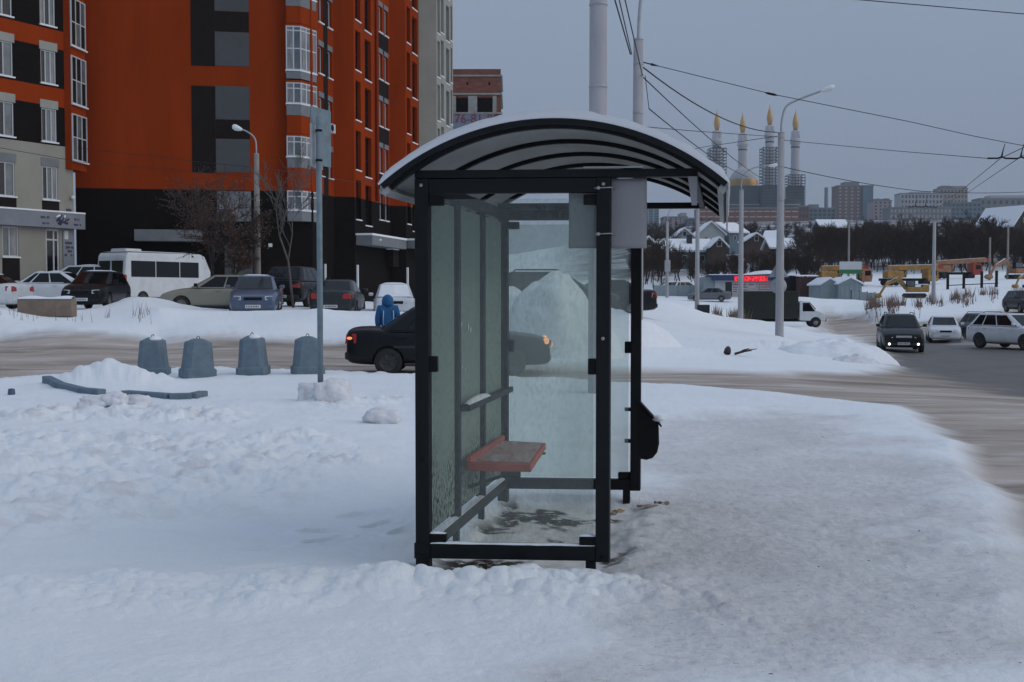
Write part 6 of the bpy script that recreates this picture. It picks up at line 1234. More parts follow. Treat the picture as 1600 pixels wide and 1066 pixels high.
# machines
def wheelset(e, xs, r, w):
    m = MB(); m.lathe([(0.15 * r, -0.16), (0.9 * r, -0.16), (r, -0.1), (r, 0.1), (0.9 * r, 0.16), (0.15 * r, 0.16)], 18); m.xform(Matrix.Rotation(R(90), 4, 'X')); me = m.mesh('wheel'); me.materials.append(MAT['tyre'])
    for x_ in xs:
        for sd in (-1, 1): link(me, 'wheel', e, (x_, sd * w, r))
def truck_crane(px, d, head, boomlen, bm, cm, lab, pit=2.0, bo=0.0, sc=1.0):
    e = empty('truck_crane', G(px, d), R(head), lab, 'crane', 'truck cranes in the yard'); e.scale = (sc, sc, sc)
    m = MB(); m.bb(-4.2, 3.2, -0.55, 0.55, 0.75, 1.15); m.build('chassis', 'black', e); wheelset(e, (-3.2, -2.0, 2.9), 0.52, 1.0)
    m = MB(); m.prism([Vector((3.0, -1.2, 0.7)), Vector((4.6, -1.2, 0.7)), Vector((4.75, -1.2, 1.6)), Vector((4.5, -1.2, 2.6)), Vector((3.0, -1.2, 2.7))], (0, 2.4, 0)); cb = m.build('cab', cm, e, bevel=0.08)
    for sd in (1, -1): m = MB(); m.bb(3.5, 4.4, sd * 1.19, sd * 1.215, 1.65, 2.4); m.build('side_window', 'glass_car', cb)
    m = MB(); m.bb(4.55, 4.70, -1.0, 1.0, 1.65, 2.4); m.build('windscreen', 'glass_car', cb)
    m = MB(); m.bb(-3.4, -0.8, -1.1, 1.1, 1.2, 2.3); m.build('turntable', bm, e, bevel=0.12)
    m = MB(); m.bb(-0.9, 0.3, 0.45, 1.2, 1.3, 2.7); m.build('crane_cab', bm, e, bevel=0.08)
    t_ = R(pit); a_ = Vector((-3.0, 0, 2.75)); m = MB(); dv = Vector((math.cos(t_), 0, math.sin(t_))); m.bar(a_, a_ + dv * boomlen, 0.6, 0.75); bmo = m.build('boom', bm, e, bevel=0.04)
    m = MB(); m.bar(a_ + dv * boomlen, a_ + dv * (boomlen + 0.9), 0.45, 0.55); m.build('boom_head', 'crane_red', bmo); m = MB(); m.bar(a_ + Vector((0.1, 0, 0.41)), a_ + dv * boomlen * 0.97 + Vector((0, 0, 0.41)), 0.5, 0.06); m.build('snow_cap', 'snow', bmo)
    m = MB(); m.tube([(-0.4, 0, 1.6), a_ + dv * 3.6], 0.13, 8); m.build('lift_cylinder', 'galv', e); return e
truck_crane(1415, 148, 4, 8.0, 'crane_yellow', 'crane_yellow', 'yellow truck crane with long level boom behind the concrete pole', 1.5, 0, 0.82)
truck_crane(1488, 160, 3, 8.8, 'crane_orange', 'crane_red', 'truck crane with pale orange boom and red cab', 3.5, 0, 0.80)
truck_crane(1312, 152, 5, 6.6, 'crane_yellow', 'crane_orange', 'truck crane whose yellow boom shows behind the billboard', 1.0, 0, 0.85)
def excavator(px, d, head, cm, lab, sc=1.0, dz=0.0):
    e = empty('excavator', G(px, d, dz), R(head), lab, 'excavator', 'excavators in the yard'); e.scale = (sc, sc, sc)
    for sd in (1, -1):
        m = MB(); pr = [(-1.9, 0.35), (-1.6, 0.75), (1.6, 0.75), (1.9, 0.35), (1.55, 0.0), (-1.55, 0.0)]; m.prism([Vector((a_, sd * 1.2 - 0.28, b_)) for a_, b_ in pr], (0, 0.56, 0)); m.build('track', 'tyre', e, bevel=0.08)
    m = MB(); m.bb(-2.2, 1.3, -1.3, 1.3, 0.95, 1.85); m.build('house', cm, e, bevel=0.10); m = MB(); m.bb(-2.3, -1.2, -1.25, 1.25, 1.0, 2.2); m.build('counterweight', cm, e, bevel=0.15)
    m = MB(); m.bb(-2.1, -0.2, -1.2, 1.2, 2.2, 2.32); m.build('snow_cap', 'snow', e)
    m = MB(); m.bb(0.0, 1.45, 0.35, 1.3, 1.86, 3.0); cb = m.build('cab', 'black', e, bevel=0.06)
    for a0, a1, y_ in ((0.1, 1.35, 1.305), (0.1, 1.35, 0.345)): m = MB(); m.bb(a0, a1, y_ - 0.012, y_ + 0.012, 2.0, 2.85); m.build('cab_window', 'glass_grey', cb)
    P = [Vector(p) for p in ((1.2, 0, 1.5), (2.6, 0, 3.3), (4.6, 0, 2.3), (5.6, 0, 0.6))]
    m = MB(); m.bar(P[0], P[1], 0.45, 0.65); m.bar(P[1] - (P[1] - P[0]).normalized() * 0.2, P[2], 0.42, 0.5); bmx = m.build('boom', cm, e, bevel=0.03)
    m = MB(); m.bar(P[1] + Vector((0.05, 0, 0.3)), P[2] + Vector((0, 0, 0.27)), 0.4, 0.06); m.build('snow_cap', 'snow', bmx)
    m = MB(); m.bar(P[2] - (P[3] - P[2]).normalized() * 0.8, P[3], 0.34, 0.36); m.build('stick', cm, e, bevel=0.03); m = MB(); m.tube([Vector((1.5, 0, 1.4)), Vector((2.9, 0, 2.9))], 0.1, 8); m.build('cylinder', 'galv', e)
    m = MB(); m.prism([Vector((5.5, -0.6, 0.75)), Vector((6.2, -0.6, 0.75)), Vector((6.5, -0.6, 0.2)), Vector((5.9, -0.6, -0.15)), Vector((5.3, -0.6, 0.1))], (0, 1.2, 0)); m.build('bucket', cm, e, bevel=0.03); return e
excavator(1428, 118, 168, 'crane_yellow', 'yellow excavator with its arm folded left, before the cranes', 0.60)
excavator(1590, 150, 190, 'crane_orange', 'orange excavator at the right edge above the slope', 0.72)
excavator(1612, 128, 205, 'crane_yellow', 'yellow machine cut off by the right edge by the road', 0.45)
fp = empty('fence_posts', G(1500, 132), 0, 'row of dark fence posts with a rail before the red crane cab', 'fence')
for i, px in enumerate((1480, 1505, 1533, 1556)): gp = G(px, 132) - fp.location; m = MB(); m.bb(-0.12, 0.12, -0.12, 0.12, -0.4, 1.9); o = m.build('post', 'black', fp); o.location = gp
m = MB(); m.bar(G(1478, 132) - fp.location + Vector((0, -0.16, 0.45)), G(1558, 132) - fp.location + Vector((0, -0.16, 0.45)), 0.06, 0.1); m.build('rail', 'black', fp)

# ---------------------------------------------------------------- houses on the hillside
mat('house_white', (0.42, 0.46, 0.46), 0.8, 0.1, 0.6); mat('house_green', (0.10, 0.16, 0.15), 0.8, 0.15, 0.6); mat('house_pale', (0.30, 0.34, 0.34), 0.8, 0.12, 0.6); mat('house_blue', (0.13, 0.19, 0.23), 0.8, 0.15, 0.6); mat('house_wood', (0.07, 0.045, 0.035), 0.9, 0.25, 0.8); mat('house_beige', (0.20, 0.165, 0.14), 0.9, 0.15, 0.6); mat('dark_wall', (0.035, 0.038, 0.036), 0.9, 0.3, 0.7)
def house(px0, px1, ye, yr, d, mm, lab, gable=True, dep=7.0, found=None, wins=2, rot=0.0, chim=False, snow_=True, under=3.0):
    """ye eaves row, yr ridge row in the photograph"""
    w = (px1 - px0) / pxs(d); g = G((px0 + px1) / 2, d); he = ZY(ye, d) - g.z; hr = ZY(yr, d) - g.z
    if he < 1.5: g.z += he - 2.4; hr += 2.4 - he; he = 2.4
    e = empty('house', g, rot, lab, 'house', 'houses on the hillside'); wl = MB()
    if gable:
        wl.prism([Vector((-w / 2, 0, -2)), Vector((w / 2, 0, -2)), Vector((w / 2, 0, he)), Vector((0, 0, hr)), Vector((-w / 2, 0, he))], (0, dep, 0)); wl.build('wall', mm, e); sl = (hr - he) / (w / 2)
        for sd in (-1, 1): m = MB(); ov = 0.5; q0 = Vector((0, -0.5, hr + 0.05)); q1 = Vector((sd * (w / 2 + ov), -0.5, he - sl * ov + 0.05)); m.prism([q0, q1, q1 + Vector((0, 0, 0.35)), q0 + Vector((0, 0, 0.35))], (0, dep + 1, 0)); m.build('roof_slope', 'snow' if snow_ else 'dark_wall', e)
        if found: m = MB(); m.bb(-w / 2 - 0.05, w / 2 + 0.05, -0.06, dep, -2, max(0.3, he - 2.6)); m.build('ground_floor', found, e)
    else:
        wl.prism([Vector((-w / 2, 0, -2)), Vector((-w / 2, dep, -2)), Vector((-w / 2, dep, he)), Vector((-w / 2, dep / 2, hr)), Vector((-w / 2, 0, he))], (w, 0, 0)); wl.build('wall', mm, e)
        for a_, b_ in ((0, 1), (1, -1)): m = MB(); y0 = -0.5 if a_ == 0 else dep + 0.5; q0 = Vector((-w / 2 - 0.4, dep / 2, hr + 0.05)); q1 = Vector((-w / 2 - 0.4, y0, he - 0.15)); m.prism([q0, q1, q1 + Vector((0, 0, 0.35)), q0 + Vector((0, 0, 0.35))], (w + 0.8, 0, 0)); m.build('roof_slope', 'snow', e)
    for i in range(wins):
        x_ = (i + 0.5) / wins * w * 0.8 - w * 0.4; m = MB(); zc = he - 1.3 if not gable or wins > 1 else he + (hr - he) * 0.25; m.bb(x_ - 0.45, x_ + 0.45, -0.10, 0.0, zc - 0.5, zc + 0.6); wn_ = m.build('window', 'white_frame', e); m = MB(); m.bb(x_ - 0.35, x_ + 0.35, -0.13, -0.101, zc - 0.4, zc + 0.5); m.build('pane', 'glass_dark', wn_)
    if chim: m = MB(); m.bb(w * 0.08, w * 0.08 + 0.9, dep * 0.25, dep * 0.25 + 0.9, he, hr + 1.0); m.build('chimney', 'dark_wall', e)
    return e
house(1026, 1112, 393, 375, 205, 'house_green', 'long green house with broad snowy roof and dark chimney', False, 9, wins=5, chim=True)
house(1112, 1134, 384, 373, 198, 'house_wood', 'small dark wooden house with gabled end right of the long roof', True, 6, wins=1)
house(1090, 1131, 366, 348, 262, 'house_white', 'white gabled house with two small windows above the long roof', True, 9, found='house_beige', wins=2)
house(1056, 1082, 369, 358, 258, 'house_pale', 'pale green gabled house with one attic window', True, 8, wins=1)
house(1135, 1170, 364, 349, 266, 'house_blue', 'blue grey house with snowy slope right of the white gable', False, 9, wins=2, rot=0.5)
house(1166, 1196, 376, 366, 240, 'house_wood', 'low house with rounded snowy roof left of the brown cottage', True, 7, wins=1)
house(1192, 1214, 377, 362, 246, 'house_blue', 'narrow house with tall snowy roof under a minaret', False, 7, wins=1, rot=-0.4)
house(1204, 1240, 388, 374, 215, 'house_wood', 'brown cottage with snow ledge right of the third pole', False, 7, wins=2)
house(1002, 1024, 383, 372, 200, 'house_beige', 'beige house end next to the plastic sheet', True, 7, wins=1)
house(1282, 1324, 356, 344, 300, 'dark_wall', 'dark house with flat snowy roof below the brown tower block', False, 9, wins=2)
house(1574, 1622, 352, 324, 250, 'dark_wall', 'steep snowy roofed house at the right edge of the hill', True, 10, wins=1, rot=0.45)
house(1556, 1576, 348, 326, 290, 'house_beige', 'narrow tan house left of the steep snowy roof', True, 7, wins=1, snow_=False)
house(1440, 1490, 376, 366, 260, 'dark_wall', 'half hidden house with snowy roof among the right trees', False, 8, wins=2)

# ---------------------------------------------------------------- distant city
mat('c_glass', (0.10, 0.17, 0.22), 0.4, 0.2, 0.1); mat('c_pink', (0.36, 0.31, 0.32), 0.8, 0.08, 0.05); mat('c_white', (0.40, 0.41, 0.43), 0.8, 0.08, 0.05); mat('c_brown', (0.155, 0.125, 0.125), 0.8, 0.12, 0.05); mat('c_teal', (0.14, 0.20, 0.23), 0.8, 0.1, 0.05); mat('c_brick', (0.20, 0.10, 0.085), 0.85, 0.2, 0.05); mat('c_beige', (0.33, 0.30, 0.26), 0.8, 0.1, 0.05); mat('c_grey', (0.20, 0.215, 0.23), 0.8, 0.12, 0.05); mat('c_win', (0.05, 0.06, 0.07), 0.3, 0.2, 0.1); mat('c_band', (0.42, 0.40, 0.38), 0.8, 0.1, 0.05)
def block(px0, px1, ytop, d, mm, lab, rows, cols, wm='c_win', dep=16, yb=352, name='apartment_block', ww=0.55, wh=0.55, steps=()):
    w = (px1 - px0) / pxs(d); x = ((px0 + px1) / 2 - CX) / F_PX * d; zt = ZY(ytop, d); zb = min(ZY(yb, d), zt - 6); e = empty(name, (x, d, zb), 0, lab, 'building', 'city blocks on the horizon'); h = zt - zb
    m = MB(); m.bb(-w / 2, w / 2, 0, dep, -25, h); m.build('wall', mm, e)
    m = MB(); m.bb(-w / 2 - 0.3, w / 2 + 0.3, -0.3, dep, h + 0.01, h + 0.8); m.build('roof', 'c_grey', e)
    for (a0, a1, yy, sm) in steps: m = MB(); m.bb((a0 - px0) / pxs(d) - w / 2, (a1 - px0) / pxs(d) - w / 2, 0.5, dep * 0.8, h + 0.81, ZY(yy, d) - zb); m.build('roof_structure', sm, e)
    if rows:
        cw, rh = w / cols, h / rows; wm_ = MB(); wm_.bb(-cw * ww / 2, cw * ww / 2, -0.25, -0.02, -rh * wh / 2, rh * wh / 2); me = wm_.mesh('window'); me.materials.append(MAT[wm])
        for r_ in range(rows):
            for c_ in range(cols): link(me, 'window', e, (-w / 2 + (c_ + 0.5) * cw, 0, (r_ + 0.5) * rh))
    return e
block(1004, 1029, 322, 650, 'c_white', 'blue glazed tower block left of the lamp with the box', 8, 3, 'c_glass', wh=0.75, ww=0.75)
block(1037, 1073, 341, 640, 'c_pink', 'pinkish block with stepped roof between two lamp poles', 4, 5, steps=((1063, 1072, 333, 'c_pink'),), ww=0.35)
block(1074, 1090, 343, 620, 'c_teal', 'small teal block right of the pinkish one', 4, 3)
block(1092, 1246, 327, 690, 'c_brick', 'long red brick building at the foot of the mosque', 3, 14, 'c_band', wh=0.22, ww=0.8, dep=20)
block(1246, 1262, 324, 720, 'c_brick', 'reddish building right of the mosque', 3, 3)
block(1262, 1304, 327, 720, 'c_teal', 'low grey green building left of the brown tower block', 4, 6, steps=((1264, 1278, 320, 'c_grey'),))
e_ = block(1306, 1362, 292, 900, 'c_brown', 'brown tower block with blue grey flank', 11, 6, 'c_band', ww=0.32, wh=0.4, steps=((1318, 1340, 285, 'c_grey'),))
m = MB(); w_ = 56 / pxs(900); m.bb(w_ * 0.2, w_ * 0.46, -1.6, -0.3, -20, ZY(293, 900) - e_.location.z); m.build('side_wing', 'c_glass', e_)
block(1363, 1391, 315, 860, 'c_pink', 'pale block right of the brown tower block', 7, 4, steps=((1366, 1374, 311, 'c_grey'), (1379, 1388, 311, 'c_brick')), ww=0.4)
block(1405, 1470, 304, 950, 'c_white', 'white stepped apartment complex behind the wire hanger', 6, 12, steps=((1421, 1452, 300.5, 'c_white'),), ww=0.45)
block(1466, 1509, 296, 960, 'c_beige', 'beige apartment tower with domed roof top', 7, 8, steps=((1470, 1482, 291, 'c_grey'), (1485, 1508, 291.5, 'c_beige')), ww=0.4)
block(1388, 1484, 326, 800, 'c_grey', 'long low grey block in front of the white complex', 3, 16, 'c_band', ww=0.4)
block(1484, 1530, 318, 840, 'c_teal', 'low bluish block right of the beige tower', 5, 7)
block(1528, 1640, 312, 880, 'c_grey', 'broad pale building with snowy roof at the right horizon', 4, 12, steps=((1545, 1610, 306, 'c_white'),), ww=0.4)
x = (1289 - CX) / F_PX * 760; m = MB(); m.lathe([(1.5, 0), (1.2, ZY(294, 760) - 40)], 12, (0, 0, 0)); o = m.build('chimney_stack', 'c_teal'); o.location = (x, 760, 40); tag(o, 'slim chimney stack left of the brown tower block', 'chimney')
# mosque
mat('mo_white', (0.44, 0.44, 0.46), 0.8, 0.06, 0.05); mat('mo_gold', (0.50, 0.30, 0.09), 0.4, 0.15, 0.2, metal=0.3); mat('scaffold', (0.055, 0.066, 0.08), 0.7, 0.2, 0.2); mat('mo_teal', (0.09, 0.135, 0.15), 0.8, 0.2, 0.05)
DM = 800.0; km = pxs(DM); zM = ZY(352, DM); xM = (1178 - CX) / F_PX * DM
mo = empty('mosque', (xM, DM, zM), 0, 'white mosque with gilded dome under construction between the minarets', 'mosque')
XM = lambda px: (px - 1178) / km; ZM = lambda py: ZY(py, DM) - zM
m = MB(); m.bb(XM(1128), XM(1250), 0, 45, -20, ZM(314)); m.build('hall', 'mo_teal', mo); m = MB(); m.bb(XM(1143), XM(1206), 5, 40, ZM(314) + 0.01, ZM(290)); m.build('drum', 'mo_teal', mo)
R_ = 23 / km; m = MB(); m.lathe([(R_, 0), (R_ * 1.03, R_ * 0.35), (R_ * 0.93, R_ * 0.75), (R_ * 0.68, R_ * 1.15), (R_ * 0.32, R_ * 1.42), (0.02, R_ * 1.6)], 24, (XM(1168), 20, ZM(292))); dm = m.build('dome', 'mo_white', mo)
m = MB(); m.lathe([(R_ * 1.01, 0), (R_ * 1.06, R_ * 0.36), (R_ * 0.99, R_ * 0.62)], 24, (XM(1168), 20, ZM(292)), cap=False); m.build('gilding', 'mo_gold', dm)
m = MB(); m.tube([(XM(1168), 20, ZM(262)), (XM(1168), 20, ZM(250))], 0.35, 6); m.build('spire', 'mo_gold', dm)
for i in range(5): m = MB(); m.bb(XM(1130), XM(1248), -0.8, -0.1, ZM(312 - 0) - 1.0 - i * 3.2, ZM(312) - 0.4 - i * 3.2); m.build('ledge', 'c_band' if i % 2 else 'mo_teal', mo)
for i, (px, yt, dd, s0, s1, lab) in enumerate(((1118, 176, 0, 235, 330, 'leftmost minaret with gold flame tip, wrapped in scaffolding'), (1158, 180, 45, None, None, 'second minaret from left, bare white shaft above the dome'), (1200, 168, -5, 232, 330, 'tallest looking minaret, third from left, wrapped in dense scaffolding'), (1240, 176, 45, 276, 330, 'rightmost minaret, scaffolding only at its foot'))):
    D_ = DM + dd; kk = pxs(D_); x = (px - CX) / F_PX * D_; e = empty('minaret', (x, D_, zM), 0, lab, 'minaret', 'four minarets of the mosque'); Zp = lambda py: ZY(py, D_) - zM; w = 6.3 / kk
    o_ = yt - 176
    m = MB(); m.lathe([(w * 1.25, -20), (w * 1.2, Zp(300)), (w * 1.05, Zp(232 + o_)), (w * 1.05, Zp(228 + o_)), (w * 1.3, Zp(226 + o_)), (w * 1.3, Zp(219 + o_)), (w * 0.8, Zp(217 + o_)), (w * 0.8, Zp(207 + o_)), (w * 0.55, Zp(206 + o_))], 12); m.build('shaft', 'mo_white', e)
    m = MB(); m.lathe([(w * 1.12, Zp(233 + o_)), (w * 1.12, Zp(231 + o_))], 12); m.build('dark_band', 'scaffold', e)
    for a_ in range(6): m = MB(); t_ = a_ * math.pi / 3; m.tube([(math.cos(t_) * w * 1.05, math.sin(t_) * w * 1.05, Zp(219 + o_)), (math.cos(t_) * w * 0.95, math.sin(t_) * w * 0.95, Zp(207 + o_))], 0.3, 5); m.build('lantern_post', 'mo_white', e)
    m = MB(); m.lathe([(w * 0.45, Zp(206 + o_)), (w * 0.62, Zp(202 + o_)), (w * 0.75, Zp(197 + o_)), (w * 0.70, Zp(191 + o_)), (w * 0.42, Zp(184 + o_)), (w * 0.14, Zp(179 + o_)), (0.05, Zp(173 + o_))], 14); m.build('flame_tip', 'mo_gold', e)
    if s0:
        sw = w * 2.0; m = MB(); z = Zp(s1)
        while z < Zp(s0):
            m.bb(-sw, sw, -sw, -sw + 0.5, z, z + 0.6); m.bb(-sw, sw, sw - 0.5, sw, z, z + 0.6); m.bb(-sw, -sw + 0.5, -sw, sw, z + 0.4, z + 0.7); m.bb(sw - 0.5, sw, -sw, sw, z + 0.4, z + 0.7); z += 2.1
        for a_ in range(6):
            x_ = -sw + 2 * sw * a_ / 5; m.bb(x_ - 0.22, x_ + 0.22, -sw - 0.2, -sw, Zp(s1), Zp(s0)); m.bb(x_ - 0.12, x_ + 0.12, sw, sw + 0.2, Zp(s1), Zp(s0))
        tag(m.build('scaffolding', 'scaffold', e), kind='stuff')
        m = MB(); m.bb(-sw * 0.93, sw * 0.93, -sw * 0.93, sw * 0.93, -20, Zp(max(s0, 292))); m.build('netting', 'mo_teal', e)

# ---------------------------------------------------------------- bare trees
def tree_segs(seed, h, spread=0.5, levels=4, nb=4, trunk=0.12, up=0.25, first=0.25):
    rnd = random.Random(seed); segs = []
    def grow(p, dr, L_, r, lv):
        n = 3; q = p
        for i in range(n):
            dr = (dr + Vector((rnd.gauss(0, 0.10), rnd.gauss(0, 0.10), rnd.gauss(0, 0.05) + (0.04 if lv else 0)))).normalized(); q2 = q + dr * L_ / n; r2 = r * (1 - 0.22 * (i + 1) / n) if lv < levels else r * (1 - 0.3 * (i + 1)); r2 = max(r2, r * 0.3)
            segs.append((q, q2, r, r2)); q = q2; r = r2
            if lv < levels and (lv > 0 or i >= 1 or n == 1):
                k_ = nb if lv < levels - 1 else nb + 1
                for _ in range(max(1, int(k_ * (0.5 if i < n - 1 else 0.7)))):
                    a_ = rnd.uniform(0, 6.283); s_ = rnd.uniform(0.5, 1.2) * spread; perp = Vector((math.cos(a_), math.sin(a_), 0)); perp = (perp - dr * perp.dot(dr)).normalized()
                    nd = (dr + perp * s_ * 1.6 + Vector((0, 0, up))).normalized(); grow(q, nd, L_ * rnd.uniform(0.45, 0.72), r * rnd.uniform(0.45, 0.65), lv + 1)
    grow(Vector((0, 0, -0.2)), Vector((rnd.gauss(0, 0.04), rnd.gauss(0, 0.04), 1)).normalized(), h * 0.55, trunk, 0); return segs
def seg_arrays(segs, rmin=0.0):
    V_, F_ = [], []
    for p, q, r0, r1 in segs:
        r0, r1 = max(r0, rmin), max(r1, rmin); dr = (q - p).normalized(); a_ = dr.cross(Vector((0.3, 0.7, 0.64))); a_ = a_.normalized() if a_.length > 1e-3 else Vector((1, 0, 0)); b_ = dr.cross(a_); n = len(V_)
        for c_, r in ((p, r0), (q, r1)):
            for k in range(3): t_ = 2.094 * k; V_.append(c_ + (a_ * math.cos(t_) + b_ * math.sin(t_)) * r)
        F_ += [(n, n + 1, n + 4, n + 3), (n + 1, n + 2, n + 5, n + 4), (n + 2, n, n + 3, n + 5)]
    return np.array([tuple(v) for v in V_]), np.array(F_)
def big_mesh(name, Vs, Fs, mname):
    V_ = np.concatenate(Vs); off = 0; FF = []
    for v, f in zip(Vs, Fs): FF.append(f + off); off += len(v)
    F_ = np.concatenate(FF); me = bpy.data.meshes.new(name); me.vertices.add(len(V_)); me.vertices.foreach_set('co', V_.astype(np.float32).ravel()); nf, nk = F_.shape
    me.loops.add(nf * nk); me.loops.foreach_set('vertex_index', F_.ravel().astype(np.int32)); me.polygons.add(nf); me.polygons.foreach_set('loop_start', (np.arange(nf) * nk).astype(np.int32)); me.update(calc_edges=True); me.materials.append(MAT[mname]); o = bpy.data.objects.new(name, me); C.objects.link(o); return o
VAR = [seg_arrays(tree_segs(100 + i, 6.0 + (i % 3) * 1.6, 0.55, 3, 5, 0.16, 0.22), 0.030) for i in range(6)]
rs_ = np.random.RandomState(5); Vs, Fs = [], []
HS = [(o.location.x, o.location.y) for o in C.objects if o.type == 'EMPTY' and o.name.startswith('house')]
def plant(px, d, sc):
    x = (px - CX) / F_PX * d
    if px > 1275 and d < 176: return
    if any(abs(x - hx) < 5.5 and -1.5 < d - hy < 9 for hx, hy in HS): return
    v, f = VAR[rs_.randint(len(VAR))]; a_ = rs_.uniform(0, 6.28); ca, sa_ = math.cos(a_), math.sin(a_); s3 = sc * rs_.uniform(0.75, 1.25)
    # crowns stay below the skyline of roofs that shows above this wood
    hmax = ZY(float(np.interp(px, SKY_PX, SKY_Y if d < 275 else SKY_Y2)) + (rs_.uniform(-5, 30) if rs_.rand() < 0.8 else rs_.uniform(-9, 0)), d) - float(macro(np.array([x]), np.array([d]))[0]); s3 = min(s3, hmax / float(v[:, 2].max()))
    if s3 < 0.14: return
    w = np.stack([v[:, 0] * ca - v[:, 1] * sa_, v[:, 0] * sa_ + v[:, 1] * ca, v[:, 2]], 1) * s3; z = float(macro(np.array([x]), np.array([d]))[0]); Vs.append(w + np.array([x, d, z])); Fs.append(f)
SKY_PX = [985, 1030, 1060, 1085, 1180, 1240, 1262, 1290, 1330, 1400, 1480, 1530, 1560, 1600, 1700]; SKY_Y = [352, 354, 366, 398, 398, 386, 360, 352, 352, 345, 346, 336, 350, 358, 356]; SKY_Y2 = [352, 352, 354, 350, 351, 352, 354, 352, 352, 345, 346, 336, 350, 352, 352]
for _ in range(380): plant(rs_.uniform(985, 1660), rs_.uniform(150, 205), rs_.uniform(0.3, 0.6))
for _ in range(330): plant(rs_.uniform(985, 1660), rs_.uniform(166, 300), rs_.uniform(0.5, 0.9))
for _ in range(230): plant(rs_.uniform(1255, 1660), rs_.uniform(180, 420), rs_.uniform(0.8, 1.35))
for _ in range(260): plant(rs_.uniform(985, 1300), rs_.uniform(276, 460), rs_.uniform(0.6, 1.1))
for _ in range(120): plant(rs_.uniform(985, 1660), rs_.uniform(460, 620), rs_.uniform(0.9, 1.4))
SKY_Y2 = [y_ - 5 for y_ in SKY_Y2]
for _ in range(170): plant(rs_.uniform(985, 1660), rs_.uniform(600, 780), rs_.uniform(0.8, 1.3))
tag(big_mesh('hillside_wood', Vs, Fs, 'twig'), 'dark bare wood covering the hillside', 'wood', kind='stuff')
# single trees
def single_tree(px, d, segs, mname, lab, leaves=0, rmin=0.006, lm='leaf_dead', seed=1, lsz=0.06, dz=0.0, group=None):
    g = G(px, d, dz); e = empty('bare_tree', g, 0, lab, 'tree', group); big = [s_ for s_ in segs if s_[2] > 0.028]; small = [s_ for s_ in segs if s_[2] <= 0.028]
    v, f = seg_arrays(big, rmin); o = big_mesh('trunk', [v], [f], mname); o.parent = e
    if small: v, f = seg_arrays(small, rmin); o = big_mesh('crown', [v], [f], mname); o.parent = e
    if leaves:
        rn = np.random.RandomState(seed); ends = np.array([tuple(s_[1]) for s_ in small]); P = ends[rn.randint(len(ends), size=leaves)] + rn.normal(0, 0.10, (leaves, 3)); A_ = rn.normal(0, 1, (leaves, 3)); A_ /= np.linalg.norm(A_, axis=1)[:, None]; B_ = np.cross(A_, rn.normal(0, 1, (leaves, 3))); B_ /= np.linalg.norm(B_, axis=1)[:, None]; s_ = rn.uniform(0.6, 1.3, (leaves, 1)) * lsz
        V_ = np.stack([P - A_ * s_, P + B_ * s_ * 0.5, P + A_ * s_, P - B_ * s_ * 0.5], 1).reshape(-1, 3); o = big_mesh('dead_leaves', [V_], [np.arange(leaves * 4).reshape(-1, 4)], lm); o.parent = e; tag(o, kind='stuff')
    return e
single_tree(325, 46, tree_segs(41, 5.2, 0.75, 4, 4, 0.10, 0.10), 'bark', 'spreading tree with clinging brown leaves before the minibus', 2000, 0.008, lsz=0.055)
single_tree(362, 45.5, tree_segs(43, 3.6, 0.8, 4, 4, 0.07, 0.05), 'bark', 'lower brown shrub right of the spreading brown tree', 1500, 0.009, seed=3, lsz=0.06)
single_tree(459, 45, tree_segs(47, 5.6, 0.55, 4, 3, 0.07, 0.35), 'bark_grey', 'slender bare young tree left of the sign post', 0, 0.010)
single_tree(1022, 210, tree_segs(53, 6, 0.6, 4, 4, 0.15, 0.2), 'twig', 'bare tree beside the plastic sheet above the long roof', 0, 0.04)
single_tree(1530, 240, tree_segs(57, 7, 0.6, 4, 4, 0.18, 0.2), 'twig', 'tall dark bare tree at right under the horizon', 0, 0.05)
# dry stems on the snow banks
def stems(name, n, fn, lab, h=0.7, r=0.012, seed=9):
    rn = np.random.RandomState(seed); Vs, Fs = [], []
    for _ in range(n):
        x, y = fn(rn); z = float(height(np.array([x]), np.array([y]))[0][0]) if n < 60 else None; Vs.append((x, y))
    A_ = np.array(Vs); zz = height(A_[:, 0], A_[:, 1])[0]; lean = rn.normal(0, 0.16, (n, 2)); hh = rn.uniform(0.4, 1.2, n) * h; rr_ = r * rn.uniform(0.7, 1.4, n)
    b0 = np.stack([A_[:, 0] - rr_, A_[:, 1], zz - 0.05], 1); b1 = np.stack([A_[:, 0] + rr_, A_[:, 1], zz - 0.05], 1); b2 = np.stack([A_[:, 0], A_[:, 1] + 1.5 * rr_, zz - 0.05], 1); tp = np.stack([A_[:, 0] + lean[:, 0] * hh, A_[:, 1] + lean[:, 1] * hh, zz + hh], 1)
    V_ = np.stack([b0, b1, b2, tp], 1).reshape(-1, 3); k = np.arange(n) * 4; F_ = np.concatenate([np.stack([k, k + 1, k + 3], 1), np.stack([k + 1, k + 2, k + 3], 1), np.stack([k + 2, k, k + 3], 1)]); return tag(big_mesh(name, [V_], [F_], 'dry_stem'), lab, 'dry grass', kind='stuff')
mat('dry_stem', (0.16, 0.105, 0.085), 0.9, 0.3, 0.4)
def cl(px0, px1, d0, d1, clump=6, seed=1):
    rr2 = np.random.RandomState(seed); cs_ = [(rr2.uniform(px0, px1), rr2.uniform(d0, d1)) for _ in range(clump)]
    def f(rn):
        c_ = cs_[rn.randint(clump)]; px = c_[0] + rn.normal(0, (px1 - px0) / clump * 0.5); d = c_[1] + rn.normal(0, (d1 - d0) / 6); return (px - CX) / F_PX * d, d
    return f
stems('dry_weeds', 420, cl(1345, 1450, 98, 112, 16, 2), 'brown dry weeds on the bank before the yellow excavator', 1.1, 0.03, 3)
stems('dry_weeds', 420, cl(1450, 1605, 102, 118, 22, 3), 'brown dry weeds along the slope by the far right road', 1.0, 0.03, 4)
